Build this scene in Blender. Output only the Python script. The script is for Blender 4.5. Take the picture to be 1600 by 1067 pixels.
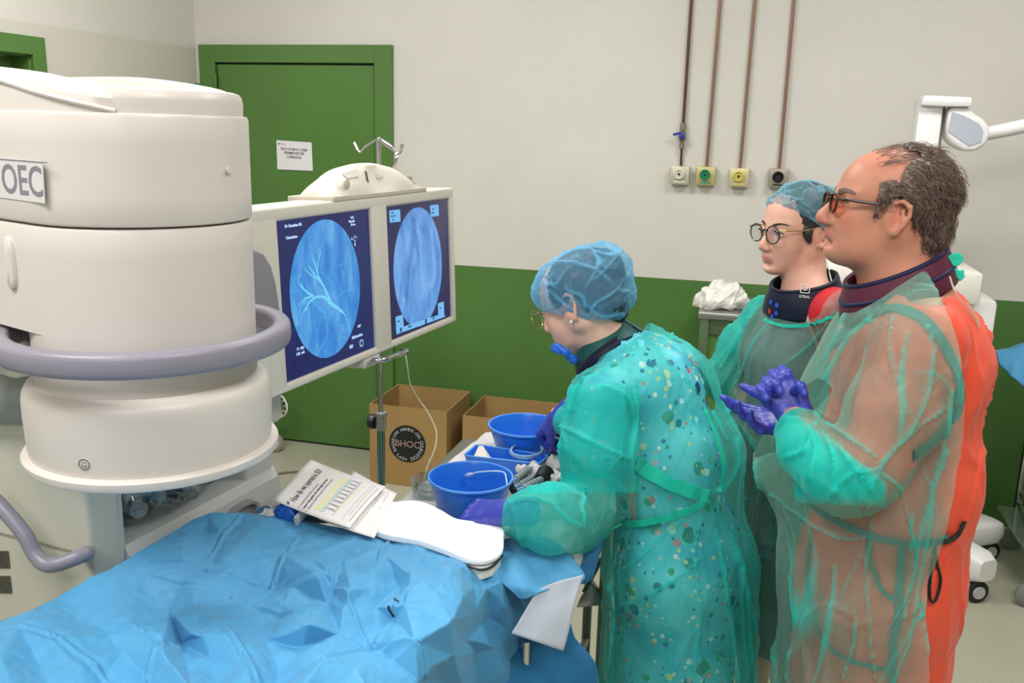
import bpy, bmesh, math, random
import numpy as np
from mathutils import Vector, Matrix
from mathutils.bvhtree import BVHTree
random.seed(7)
S = bpy.context.scene
COL = S.collection
for o in list(bpy.data.objects):
    bpy.data.objects.remove(o)

# ------------------------------------------------------------ camera
CH, FP = 1.75, 1420.037
YAW, PITCH, ROLL = -0.258429557, 0.228449038, 0.0254594441
def _axes():
    cy, sy, cp, sp = math.cos(YAW), math.sin(YAW), math.cos(PITCH), math.sin(PITCH)
    f = np.array([sy*cp, cy*cp, -sp]); r = np.array([cy, -sy, 0.0]); u = np.cross(r, f)
    cr, sr = math.cos(ROLL), math.sin(ROLL)
    return cr*r + sr*u, -sr*r + cr*u, f
CR, CU, CF = _axes()
CAM = np.array([0, 0, CH])
cam = bpy.data.cameras.new('camera'); camo = bpy.data.objects.new('camera', cam); COL.objects.link(camo)
cam.sensor_width = 36; cam.lens = 36*FP/1600; cam.clip_start = 0.02
m = Matrix(((CR[0], CU[0], -CF[0], 0), (CR[1], CU[1], -CF[1], 0), (CR[2], CU[2], -CF[2], CH), (0, 0, 0, 1)))
camo.matrix_world = m
S.camera = camo
# ------------------------------------------------------------ world, lamps, exposure
w = bpy.data.worlds.new('world'); S.world = w; w.use_nodes = True
bg = w.node_tree.nodes['Background']; bg.inputs[0].default_value = (0.93, 0.96, 1.0, 1); bg.inputs[1].default_value = 0.42
S.view_settings.view_transform = 'Standard'; S.view_settings.look = 'None'
S.view_settings.exposure = 0.0; S.view_settings.gamma = 1.0; S.view_settings.use_curve_mapping = False
def area(name, loc, sx, sy, power, col=(1, 0.985, 0.975)):
    l = bpy.data.lights.new(name, 'AREA'); l.shape = 'RECTANGLE'; l.size = sx; l.size_y = sy; l.energy = power; l.color = col
    o = bpy.data.objects.new(name, l); COL.objects.link(o); o.location = loc
    return o
CEIL = 3.2
for (x, y), e in zip([(-1.6, 0.2), (0.9, 0.2), (-1.6, 2.6), (0.9, 2.6), (-0.3, -1.6)], (52, 40, 50, 37, 44)):
    area('ceiling_panel_lamp', (x, y, CEIL - 0.03), 1.2, 0.6, e)

# ------------------------------------------------------------ pixel rays -> points at real depths
def ray(x, y): return CF + CR*((x-800)/FP) - CU*((y-533.5)/FP)
def Pd(x, y, d): return CAM + ray(x, y)*d
def Pz(x, y, z):
    v = ray(x, y); return CAM + v*((z-CH)/v[2])
def Pw(x, y, Y):
    v = ray(x, y); return CAM + v*(Y/v[1])
def Pn(x, y, p0, n):
    v = ray(x, y); n = np.asarray(n, float); return CAM + v*(((np.asarray(p0)-CAM)@n)/(v@n))
def Dep(P): return float((np.asarray(P)-CAM)@CF)
V = lambda *a: np.array(a, float)
def nrm(v):
    v = np.asarray(v, float); return v/np.linalg.norm(v)

# ------------------------------------------------------------ materials
def s2l(c):
    c = c/255.0; return c/12.92 if c <= 0.04045 else ((c+0.055)/1.055)**2.4
def rgb(r, g, b): return (s2l(r), s2l(g), s2l(b), 1)
MATS = {}
class NT:
    def __init__(s, name):
        s.m = bpy.data.materials.new(name); s.m.use_nodes = True; s.t = s.m.node_tree; s.n = s.t.nodes
        s.b = s.n['Principled BSDF']; s.out = s.n['Material Output']
    def new(s, k, **kw):
        n = s.n.new(k)
        for a, b in kw.items(): setattr(n, a, b)
        return n
    def ln(s, a, b): s.t.links.new(a, b)
    def coord(s, scale=(1, 1, 1), what='Object'):
        tc = s.new('ShaderNodeTexCoord'); mp = s.new('ShaderNodeMapping'); mp.inputs['Scale'].default_value = scale
        s.ln(tc.outputs[what], mp.inputs[0]); return mp.outputs[0]
    def noise(s, sc, det=4, rough=0.5, vec=None, dist=0):
        n = s.new('ShaderNodeTexNoise'); n.inputs['Scale'].default_value = sc; n.inputs['Detail'].default_value = det
        n.inputs['Roughness'].default_value = rough; n.inputs['Distortion'].default_value = dist
        if vec is None: vec = s.coord()
        s.ln(vec, n.inputs['Vector']); return n.outputs['Fac']
    def ramp(s, fac, stops, mode='LINEAR'):
        r = s.new('ShaderNodeValToRGB'); r.color_ramp.interpolation = mode
        e = r.color_ramp.elements
        while len(e) < len(stops): e.new(0.5)
        for el, (p, c) in zip(e, stops): el.position = p; el.color = c
        s.ln(fac, r.inputs[0]); return r.outputs[0]
    def mix(s, fac, a, b):
        n = s.new('ShaderNodeMix', data_type='RGBA')
        for i, v in ((0, fac), (6, a), (7, b)):
            if isinstance(v, (int, float, tuple)): n.inputs[i].default_value = v
            else: s.ln(v, n.inputs[i])
        return n.outputs[2]
    def math(s, op, a, b=0.0):
        n = s.new('ShaderNodeMath', operation=op)
        for i, v in ((0, a), (1, b)):
            if isinstance(v, (int, float)): n.inputs[i].default_value = v
            else: s.ln(v, n.inputs[i])
        return n.outputs[0]
    def bump(s, h, strength=0.3, dist=0.01):
        n = s.new('ShaderNodeBump'); n.inputs['Strength'].default_value = strength; n.inputs['Distance'].default_value = dist
        s.ln(h, n.inputs['Height']); s.ln(n.outputs[0], s.b.inputs['Normal']); return n.outputs[0]
def mat(name, col, rough=0.5, metal=0.0, var=0.04, vs=6, bump=0, bs=60, spec=0.5, emit=None, es=1, sss=0, coat=0, trans=0):
    if name in MATS: return MATS[name]
    t = NT(name); b = t.b
    b.inputs['Roughness'].default_value = rough; b.inputs['Metallic'].default_value = metal
    b.inputs['Specular IOR Level'].default_value = spec
    if var:
        f = t.noise(vs, 5, 0.6)
        a = tuple(max(0, c*(1-var*1.5)) for c in col[:3])+(1,); c2 = tuple(min(1, c*(1+var)) for c in col[:3])+(1,)
        t.ln(t.ramp(f, [(0.3, a), (0.7, c2)]), b.inputs['Base Color'])
    else: b.inputs['Base Color'].default_value = col
    if bump: t.bump(t.noise(bs, 3), bump, 0.002)
    if emit: b.inputs['Emission Color'].default_value = emit; b.inputs['Emission Strength'].default_value = es
    if sss:
        b.inputs['Subsurface Weight'].default_value = sss; b.inputs['Subsurface Radius'].default_value = (0.012, 0.005, 0.003)
    if coat: b.inputs['Coat Weight'].default_value = coat; b.inputs['Coat Roughness'].default_value = 0.1
    if trans: b.inputs['Transmission Weight'].default_value = trans; b.inputs['IOR'].default_value = 1.2
    MATS[name] = t.m; return t.m

# ------------------------------------------------------------ objects
def link(name, me, m=None, parent=None, smooth=True, label=None, world=True):
    o = bpy.data.objects.new(name, me); COL.objects.link(o)
    if m is not None:
        for x in (m if isinstance(m, (list, tuple)) else [m]): me.materials.append(x)
    if smooth and me.polygons:
        me.polygons.foreach_set('use_smooth', [True]*len(me.polygons))
    if parent is not None:
        o.parent = parent
        if world:
            bpy.context.view_layer.update()
            o.matrix_parent_inverse = parent.matrix_world.inverted()
    if label: o['label'] = label
    return o
def tag(o, label, cat, group=None, kind=None):
    o['label'] = label; o['category'] = cat
    if group: o['group'] = group
    if kind: o['kind'] = kind
    return o
def thing(name, label, cat, loc, group=None):
    o = bpy.data.objects.new(name, None); COL.objects.link(o); o.location = tuple(loc); o.empty_display_size = 0.05
    o['label'] = label; o['category'] = cat
    if group: o['group'] = group
    bpy.context.view_layer.update()
    return o
def mesh(verts, faces, name='m'):
    me = bpy.data.meshes.new(name); me.from_pydata([tuple(map(float, v)) for v in verts], [], [tuple(map(int, f)) for f in faces]); me.update(); return me
class MB:
    """collects shapes into one mesh"""
    def __init__(s): s.v = []; s.f = []
    def add(s, v, f):
        n = len(s.v); s.v += [tuple(map(float, p)) for p in v]; s.f += [tuple(int(i)+n for i in q) for q in f]; return s
    def build(s, name, m=None, parent=None, smooth=True, sharp=35, **kw):
        me = mesh(s.v, s.f, name); o = link(name, me, m, parent, smooth, **kw)
        bm = bmesh.new(); bm.from_mesh(me); bmesh.ops.recalc_face_normals(bm, faces=bm.faces)
        for e in bm.edges:
            if len(e.link_faces) == 2 and e.calc_face_angle(0) > math.radians(sharp): e.smooth = False
        bm.to_mesh(me); bm.free(); return o
    def box(s, c, size, ax=None, bev=0.0, seg=2):
        bm = bmesh.new(); bmesh.ops.create_cube(bm, size=1)
        for v in bm.verts: v.co = Vector((v.co.x*size[0], v.co.y*size[1], v.co.z*size[2]))
        if bev: bmesh.ops.bevel(bm, geom=list(bm.edges), offset=bev, segments=seg, profile=0.5, affect='EDGES')
        A = np.eye(3) if ax is None else np.array([nrm(a) for a in ax])
        bm.verts.ensure_lookup_table()
        vs = [np.asarray(c) + np.array(v.co)@A for v in bm.verts]
        fs = [[v.index for v in f.verts] for f in bm.faces]; bm.free(); return s.add(vs, fs)
    def loft(s, rings, cap=True, closed=True):
        n = len(rings[0]); vs = [p for r in rings for p in r]; fs = []
        for i in range(len(rings)-1):
            for j in range(n if closed else n-1):
                k = (j+1) % n; fs.append((i*n+j, i*n+k, (i+1)*n+k, (i+1)*n+j))
        if cap: fs.append(tuple(range(n))[::-1]); fs.append(tuple((len(rings)-1)*n+j for j in range(n)))
        return s.add(vs, fs)
    def tube(s, pts, r, n=10, cap=True, sq=None):
        """sweep along points; r a number or one per point; sq=(rw, rh, up) for an oval/rounded section"""
        P = [np.asarray(p, float) for p in pts]; m_ = len(P)
        rr = [r]*m_ if isinstance(r, (int, float)) else list(r)
        rings = []; up = None
        for i in range(m_):
            t = nrm(P[min(i+1, m_-1)]-P[max(i-1, 0)])
            if up is None:
                a = np.array([0, 0, 1.0]) if abs(t[2]) < 0.9 else np.array([1.0, 0, 0])
                if sq is not None and len(sq) > 2: a = np.asarray(sq[2], float)
                up = nrm(a - t*(a@t))
            else:
                up = up - t*(up@t); up = nrm(up)
            sd = np.cross(t, up); ring = []
            for k in range(n):
                th = 2*math.pi*k/n; c, s_ = math.cos(th), math.sin(th)
                if sq is not None:
                    e = 0.6; cx = math.copysign(abs(c)**e, c)*sq[0]*rr[i]; cz = math.copysign(abs(s_)**e, s_)*sq[1]*rr[i]
                else: cx, cz = c*rr[i], s_*rr[i]
                ring.append(P[i]+sd*cx+up*cz)
            rings.append(ring)
        return s.loft(rings, cap)
    def lathe(s, prof, c=(0, 0, 0), n=48, ax=None, cap=False):
        """prof: list of (radius, height)"""
        A = np.eye(3) if ax is None else np.array([nrm(a) for a in ax]); c = np.asarray(c, float); rings = []
        for r, z in prof:
            rings.append([c + (np.array([r*math.cos(2*math.pi*k/n), r*math.sin(2*math.pi*k/n), z])@A) for k in range(n)])
        return s.loft(rings, cap)
    def prism(s, pts, d, bev=0.0, seg=2):
        """extrude a 3D planar outline by vector d"""
        bm = bmesh.new(); a = [bm.verts.new(tuple(p)) for p in pts]; f = bm.faces.new(a)
        r = bmesh.ops.extrude_face_region(bm, geom=[f]); vs = [g for g in r['geom'] if isinstance(g, bmesh.types.BMVert)]
        bmesh.ops.translate(bm, verts=vs, vec=Vector(tuple(d)))
        bmesh.ops.recalc_face_normals(bm, faces=bm.faces)
        if bev:
            es = [e for e in bm.edges if len(e.link_faces) == 2 and e.calc_face_angle(0) > 0.5]
            bmesh.ops.bevel(bm, geom=es, offset=bev, segments=seg, profile=0.5, affect='EDGES')
        bm.verts.index_update(); vv = [np.array(v.co) for v in bm.verts]; ff = [[v.index for v in f.verts] for f in bm.faces]; bm.free()
        return s.add(vv, ff)
    def disc(s, c, r, n=32, ax=None, r2=None):
        A = np.eye(3) if ax is None else np.array([nrm(a) for a in ax])
        pts = [np.asarray(c) + np.array([r*math.cos(2*math.pi*k/n), (r2 or r)*math.sin(2*math.pi*k/n), 0])@A for k in range(n)]
        return s.add(pts, [tuple(range(n))])
def smooth_path(pts, n=8):
    P = [np.asarray(p, float) for p in pts]; P = [2*P[0]-P[1]]+P+[2*P[-1]-P[-2]]; out = []
    for i in range(1, len(P)-2):
        for k in range(n):
            t = k/n; a, b, c, d = P[i-1:i+3]
            out.append(0.5*((2*b)+(-a+c)*t+(2*a-5*b+4*c-d)*t*t+(-a+3*b-3*c+d)*t**3))
    out.append(P[-2]); return out
_fc = [0]
def text_mb(s, size, origin, xa, ya, depth=0.0008, align='LEFT', bold=0.0, mb=None, wscale=1.0, spacing=1.0):
    cu = bpy.data.curves.new('lettering', 'FONT'); cu.body = s; cu.size = size; cu.extrude = depth; cu.align_x = align
    cu.offset = bold; cu.space_character = spacing; cu.resolution_u = 3
    o = bpy.data.objects.new('lettering', cu); COL.objects.link(o); bpy.context.view_layer.update()
    me = bpy.data.meshes.new_from_object(o.evaluated_get(bpy.context.evaluated_depsgraph_get()))
    bpy.data.objects.remove(o); xa = nrm(xa); ya = nrm(ya); za = np.cross(xa, ya); og = np.asarray(origin)
    mb = mb or MB()
    vs = [og + xa*v.co.x*wscale + ya*v.co.y + za*v.co.z for v in me.vertices]
    mb.add(vs, [list(p.vertices) for p in me.polygons]); bpy.data.meshes.remove(me); return mb
# ------------------------------------------------------------ implicit surfaces -> quads
class SDF:
    def __init__(s, lo, hi, h):
        s.lo = np.asarray(lo, float); s.h = h; s.n = np.ceil((np.asarray(hi)-s.lo)/h).astype(int)+1
        s.F = np.full(tuple(s.n), 9.0, np.float32)
    def _sub(s, lo, hi):
        a = np.clip(np.floor((lo-s.lo)/s.h).astype(int), 0, s.n-1); b = np.clip(np.ceil((hi-s.lo)/s.h).astype(int)+1, 1, s.n)
        if np.any(b <= a): return None
        sl = tuple(slice(a[i], b[i]) for i in range(3))
        g = [(s.lo[i]+s.h*np.arange(a[i], b[i])).astype(np.float32) for i in range(3)]
        return sl, np.stack(np.meshgrid(*g, indexing='ij'), -1)
    def _op(s, sl, d, k, op):
        F = s.F[sl]
        if op == 'u':
            if k > 0:
                h = np.clip(k-np.abs(F-d), 0, None)/k; s.F[sl] = np.minimum(F, d)-h*h*k*0.25
            else: s.F[sl] = np.minimum(F, d)
        else:
            d = -d
            if k > 0:
                h = np.clip(k-np.abs(F-d), 0, None)/k; s.F[sl] = np.maximum(F, d)+h*h*k*0.25
            else: s.F[sl] = np.maximum(F, d)
    def cap(s, a, b, ra, rb=None, k=0.02, op='u', flat=None):
        """tapered capsule; flat=(dir, factor): thickness along dir times factor"""
        rb = ra if rb is None else rb; a = np.asarray(a, float); b = np.asarray(b, float); R = max(ra, rb)
        fac = 1.0 if flat is None else max(1.0, flat[1])
        m_ = R*fac+k+3*s.h; q = s._sub(np.minimum(a, b)-m_, np.maximum(a, b)+m_)
        if q is None: return s
        sl, P = q
        ab = b-a; L = ab@ab
        def dist(P):
            t = np.clip(((P-a)@ab)/max(L, 1e-12), 0, 1) if L > 1e-12 else np.zeros(P.shape[:-1])
            return P-(a+t[..., None]*ab), t
        D, t = dist(P)
        if flat is not None:
            u = nrm(flat[0]); c = D@u; D = D + (c*(1/flat[1]-1))[..., None]*u
            d = (np.linalg.norm(D, axis=-1)-(ra+(rb-ra)*t))*(min(1.0, flat[1])*0.5+0.5)
        else: d = np.linalg.norm(D, axis=-1)-(ra+(rb-ra)*t)
        s._op(sl, d.astype(np.float32), k, op); return s
    def chain(s, pts, rs, k=0.02, flat=None, k0=None):
        for i in range(len(pts)-1): s.cap(pts[i], pts[i+1], rs[i], rs[i+1], k if i or k0 is None else k0, flat=flat)
        return s
    def ell(s, c, r, ax=None, k=0.02, op='u'):
        c = np.asarray(c, float); r = np.asarray(r, float); A = np.eye(3) if ax is None else np.array([nrm(a) for a in ax])
        m_ = r.max()+k+3*s.h; q = s._sub(c-m_, c+m_)
        if q is None: return s
        sl, P = q; L = (P-c)@A.T
        k0 = np.linalg.norm(L/r, axis=-1); k1 = np.linalg.norm(L/(r*r), axis=-1)
        d = k0*(k0-1)/np.maximum(k1, 1e-6); d = np.where(k0 < 1e-4, -r.min(), d)
        s._op(sl, d.astype(np.float32), k, op); return s
    def mesh(s):
        F = s.F; n = F.shape
        ins = F < 0
        C = [(i, j, k) for i in (0, 1) for j in (0, 1) for k in (0, 1)]
        sub = lambda A, c: A[c[0]:n[0]-1+c[0], c[1]:n[1]-1+c[1], c[2]:n[2]-1+c[2]]
        al = sub(ins, C[0]).copy(); an = al.copy()
        for c in C[1:]: q = sub(ins, c); al &= q; an |= q
        idx = np.nonzero(an & ~al); shp = al.shape; del al, an
        fv = {c: F[idx[0]+c[0], idx[1]+c[1], idx[2]+c[2]] for c in C}
        P = np.zeros((len(idx[0]), 3)); cn = np.zeros(len(idx[0]))
        for a in C:
            for ax in range(3):
                if a[ax]: continue
                b = list(a); b[ax] = 1; fa, fb = fv[a], fv[tuple(b)]; m_ = (fa < 0) != (fb < 0)
                t = np.where(m_, fa/np.where(m_, fa-fb, 1), 0); p = np.tile(np.array(a, float), (len(t), 1)); p[:, ax] = t
                P += p*m_[:, None]; cn += m_
        Vt = s.lo+(P/cn[:, None]+np.stack(idx, -1))*s.h; cnt = np.zeros(shp, bool)
        ids = np.full(shp, -1, np.int32); ids[idx] = np.arange(len(Vt)); Q = []
        for ax in range(3):
            o1, o2 = [q for q in range(3) if q != ax]
            sa = [slice(0, n[q]) for q in range(3)]; sb = list(sa); sa[ax] = slice(0, n[ax]-1); sb[ax] = slice(1, n[ax])
            A, B = ins[tuple(sa)], ins[tuple(sb)]; e = np.stack(np.nonzero(A != B), -1)
            ok = (e[:, o1] > 0) & (e[:, o2] > 0) & (e[:, o1] < n[o1]-1) & (e[:, o2] < n[o2]-1); e = e[ok]
            if len(e) == 0: continue
            flip = A[tuple(e.T)]
            def at(d1, d2):
                q = e.copy(); q[:, o1] -= d1; q[:, o2] -= d2; return ids[tuple(q.T)]
            quad = np.stack([at(1, 1), at(0, 1), at(0, 0), at(1, 0)], -1)
            if ax == 1: flip = ~flip
            quad[~flip] = quad[~flip][:, ::-1]; Q.append(quad)
        Q = np.concatenate(Q); c0 = Vt[Q].mean(1); fn = np.cross(Vt[Q[:, 2]]-Vt[Q[:, 0]], Vt[Q[:, 3]]-Vt[Q[:, 1]])
        if (fn*(c0-Vt.mean(0))).sum() < 0: Q = Q[:, ::-1].copy()
        return Vt, Q
def np_mesh(Vt, Q, name='m'):
    me = bpy.data.meshes.new(name); me.vertices.add(len(Vt)); me.vertices.foreach_set('co', np.asarray(Vt, np.float32).ravel())
    k = Q.shape[1]; me.loops.add(len(Q)*k); me.loops.foreach_set('vertex_index', Q.ravel().astype(np.int32))
    me.polygons.add(len(Q)); me.polygons.foreach_set('loop_start', np.arange(0, len(Q)*k, k, dtype=np.int32)); me.polygons.foreach_set('loop_total', np.full(len(Q), k, np.int32))
    me.update(calc_edges=True); me.validate(); return me
def relax(Vt, Q, it=2, lam=0.5):
    for _ in range(it):
        S_ = np.zeros_like(Vt); c = np.zeros(len(Vt))
        for a, b in ((0, 1), (1, 2), (2, 3), (3, 0)):
            np.add.at(S_, Q[:, a], Vt[Q[:, b]]); np.add.at(S_, Q[:, b], Vt[Q[:, a]]); np.add.at(c, Q[:, a], 1); np.add.at(c, Q[:, b], 1)
        Vt = Vt+(S_/np.maximum(c, 1)[:, None]-Vt)*lam
    return Vt
def vnormals(Vt, Q):
    fn = np.cross(Vt[Q[:, 2]]-Vt[Q[:, 0]], Vt[Q[:, 3]]-Vt[Q[:, 1]]); N = np.zeros_like(Vt)
    for i in range(4): np.add.at(N, Q[:, i], fn)
    return N/np.maximum(np.linalg.norm(N, axis=1), 1e-9)[:, None]
def drop_faces(Vt, Q, bad):
    """bad: bool per vertex; removes the faces that touch it"""
    Q = Q[~bad[Q].any(1)]; used = np.unique(Q); mp = np.full(len(Vt), -1); mp[used] = np.arange(len(used)); return Vt[used], mp[Q]
def wav(P, seed, wl, oct=4, aniso=(1, 1, 1)):
    """smooth pseudo noise, about -1..1"""
    rs = np.random.RandomState(seed); out = np.zeros(len(P)); amp = 1; tot = 0; P = P*np.array(aniso)
    for o in range(oct):
        for _ in range(5):
            d = rs.normal(size=3); d /= np.linalg.norm(d); ph = rs.uniform(0, 6.28); f = 2*math.pi/wl*(2**o)*rs.uniform(0.7, 1.3)
            out += amp*np.sin(P@d*f+ph+1.5*np.sin(P@np.roll(d, 1)*f*0.6+ph*2))
        tot += amp*2.4; amp *= 0.5
    return out/tot
def folds(P, seed, wl, oct=3, aniso=(1, 1, 1)):
    """sharp creased noise, 0..1"""
    rs = np.random.RandomState(seed); out = np.zeros(len(P)); P = P*np.array(aniso); tot = 0
    for o in range(oct):
        for _ in range(3):
            d = rs.normal(size=3); d /= np.linalg.norm(d); ph = rs.uniform(0, 6.28); f = math.pi/wl*(1.7**o)*rs.uniform(0.7, 1.3)
            x = np.sin(P@d*f+ph+1.2*np.sin(P@np.roll(d, 1)*f*0.7+ph*3)); a = rs.uniform(0.5, 1)/(1.6**o)
            out += a*(1-np.abs(x))**1.6; tot += a
    return out/tot
def bvh_of(o):
    dg = bpy.context.evaluated_depsgraph_get(); M = o.matrix_world
    me = o.data; return BVHTree.FromPolygons([M @ v.co for v in me.vertices], [tuple(p.vertices) for p in me.polygons])
def onto(bvh, x, y, lift=0.002):
    """the point of a surface seen at photo pixel x, y"""
    v = ray(x, y); v = v/np.linalg.norm(v); h = bvh.ray_cast(Vector(CAM), Vector(v))
    if h[0] is None: return None
    n = np.array(h[1]); n = -n if n@v > 0 else n
    return np.array(h[0])+n*lift, n
def ribbon(bvh, px, w, lift=0.003, th=0.002, n=8, mb=None):
    """a flat strip laid on a surface along the given line"""
    pp = smooth_path([V(a, b, 0) for a, b in px], n); mb = mb or MB(); cur = []; 
    def flush(c):
        if len(c) < 2: return
        rings = []
        for i, (p, nn) in enumerate(c):
            t = nrm(c[min(i+1, len(c)-1)][0]-c[max(i-1, 0)][0]); s_ = nrm(np.cross(t, nn))*w/2
            rings.append([p-s_, p+s_, p+s_+nn*th, p-s_+nn*th])
        mb.loft(rings)
    for q in pp:
        h = onto(bvh, q[0], q[1], lift)
        if h is None or (cur and np.linalg.norm(h[0]-cur[-1][0]) > 0.12): flush(cur); cur = [] if h is None else [h]
        else: cur.append(h)
    flush(cur); return mb
# ============================================================ the room
WY = 4.42; LX = -2.94; DADO = 1.066
GREEN = rgb(70, 118, 44); WHITE = rgb(206, 202, 194)
def wall_mat(name, patch=None):
    t = NT(name); tc = t.new('ShaderNodeNewGeometry'); sp = t.new('ShaderNodeSeparateXYZ'); t.ln(tc.outputs['Position'], sp.inputs[0])
    n = t.noise(1.3, 6, 0.6, tc.outputs['Position']); n2 = t.noise(9, 5, 0.65, tc.outputs['Position'])
    gr = t.ramp(n, [(0.3, rgb(70, 108, 50)), (0.7, rgb(82, 121, 60))]); wh = t.ramp(n, [(0.3, rgb(201, 197, 187)), (0.7, rgb(211, 207, 200))])
    if patch:
        wh = t.mix(t.math('MULTIPLY', t.math('LESS_THAN', sp.outputs[2], patch), 0.55), wh, rgb(190, 186, 172))
    c = t.mix(t.math('LESS_THAN', sp.outputs[2], DADO), wh, gr); t.ln(c, t.b.inputs['Base Color'])
    t.b.inputs['Roughness'].default_value = 0.42; t.b.inputs['Specular IOR Level'].default_value = 0.35
    t.bump(t.math('ADD', n2, t.noise(60, 2, 0.5, tc.outputs['Position'])), 0.12, 0.004); return t.m
M_wall = wall_mat('wall_paint'); M_wall2 = wall_mat('wall_paint_left', 2.13)
M_green = mat('green_gloss_paint', rgb(80, 118, 56), 0.3, vs=2, var=0.06, bump=0.04, bs=40)
M_gdark = mat('green_gap', rgb(14, 40, 12), 0.6)
def struct(mb, name, m_, parent=None, **k):
    o = mb.build(name, m_, parent, smooth=False, **k)
    if parent is None: o['kind'] = 'structure'
    return o
def bx(mb, x0, x1, y0, y1, z0, z1, bev=0): return mb.box(((x0+x1)/2, (y0+y1)/2, (z0+z1)/2), (x1-x0, y1-y0, z1-z0), bev=bev)
struct(bx(MB(), LX-0.1, 3.2, WY, WY+0.12, 0, CEIL), 'wall_back', M_wall)
# left wall with its door opening
yf = Pn(64, 59, (LX, 0, 0), (1, 0, 0))[1]; yi = Pn(46, 86, (LX, 0, 0), (1, 0, 0))[1]
zf = Pn(64, 59, (LX, 0, 0), (1, 0, 0))[2]; zi = Pn(46, 86, (LX, 0, 0), (1, 0, 0))[2]
mb = MB(); bx(mb, LX-0.12, LX, yi, WY, 0, CEIL); bx(mb, LX-0.12, LX, yi-1.0, yi, zi, CEIL); bx(mb, LX-0.12, LX, -2.5, yi-1.0, 0, CEIL)
struct(mb, 'wall_left', M_wall2)
struct(bx(MB(), 3.2, 3.32, -2.5, WY+0.12, 0, CEIL), 'wall_right', M_wall)
t = NT('floor_vinyl'); g = t.new('ShaderNodeNewGeometry').outputs['Position']
c = t.ramp(t.noise(0.9, 5, 0.6, g), [(0.3, rgb(164, 162, 142)), (0.7, rgb(184, 180, 160))]); sp = t.ramp(t.noise(160, 2, 0.5, g), [(0.45, rgb(152, 150, 132)), (0.6, rgb(190, 186, 168))])
t.ln(t.mix(0.35, c, sp), t.b.inputs['Base Color']); t.b.inputs['Roughness'].default_value = 0.33; M_floor = t.m
struct(bx(MB(), LX-0.12, 3.32, -2.5, WY+0.12, -0.1, 0), 'floor', M_floor)
struct(bx(MB(), LX-0.12, 3.32, -2.5, WY+0.12, CEIL, CEIL+0.1), 'ceiling', mat('ceiling_paint', rgb(225, 222, 214), 0.8))
for i, (x, y) in enumerate([(-1.6, 0.2), (0.9, 0.2), (-1.6, 2.6), (0.9, 2.6), (-0.3, -1.6)]):
    o = bx(MB(), x-0.62, x+0.62, y-0.32, y+0.32, CEIL-0.025, CEIL-0.001, 0.004).build('ceiling_light', mat('lamp_diffuser', rgb(245, 245, 240), 0.5, var=0, emit=(1, .98, .95, 1), es=1.5), smooth=False)
    tag(o, 'white flat ceiling light panel recessed above the room', 'light', 'ceiling light panels')
# back door
d = thing('door_1', 'green painted door with a wide flat frame in the back wall', 'door', (-2.36, WY, 0)); d['kind'] = 'structure'
DX0, DX1, DZ = -2.907, -1.817, 2.147; ix0, ix1, iz = -2.815, -1.912, 2.058
for nm, a in (('frame_left', (DX0, ix0, 0, DZ)), ('frame_right', (ix1, DX1, 0, DZ)), ('frame_top', (ix0, ix1, iz, DZ))):
    bx(MB(), a[0], a[1], WY-0.028, WY+0.02, a[2], a[3], 0.003).build('door_frame', M_green, d, smooth=False)
bx(MB(), ix0+0.008, ix1-0.008, WY-0.012, WY+0.02, 0.012, iz-0.010, 0.002).build('door_leaf', M_green, d, smooth=False)
bx(MB(), ix0, ix1, WY-0.004, WY+0.01, 0.0, iz).build('door_gap', M_gdark, d, smooth=False)
hz = Pw(343, 137, WY-0.02)[2]
for z in (hz, hz-0.85, 0.3): MB().lathe([(0, 0), (0.008, 0), (0.008, 0.07), (0, 0.07)], (ix0+0.004, WY-0.03, z), 12).build('hinge', M_green, d)
# left door, recessed
d2 = thing('door_2', 'green recessed doorway in the wall to the left', 'door', (LX, yi-0.4, 0)); d2['kind'] = 'structure'
w_ = yf-yi
for a in ((yi, yf, 0, zf), (yi-1.0, yi, zi, zf), (yi-1.0-w_, yi-1.0, 0, zf)):
    bx(MB(), LX-0.004, LX+0.02, a[0], a[1], a[2], a[3], 0.003).build('door_frame', M_green, d2, smooth=False)
mb = MB(); bx(mb, LX-0.118, LX-0.002, yi-0.006, yi, 0, zi); bx(mb, LX-0.118, LX-0.002, yi-1.0, yi-0.994, 0, zi); bx(mb, LX-0.118, LX-0.002, yi-1, yi, zi-0.006, zi)
mb.build('door_reveal', M_green, d2, smooth=False)
bx(MB(), LX-0.11, LX-0.08, yi-0.992, yi-0.008, 0.004, zi-0.008, 0.004).build('door_leaf', M_green, d2, smooth=False)
# teal knob by the back door frame
p = Pw(312, 136, WY-0.03); o = MB().lathe([(0, 0), (0.012, 0), (0.02, 0.012), (0.02, 0.024), (0.012, 0.03), (0, 0.03)], p, 20, ax=((1, 0, 0), (0, 0, 1), (0, -1, 0))).build('wall_knob', mat('teal_plastic', rgb(40, 120, 110), 0.4))
tag(o, 'small teal wall knob beside the top corner of the back door', 'knob')
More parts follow.
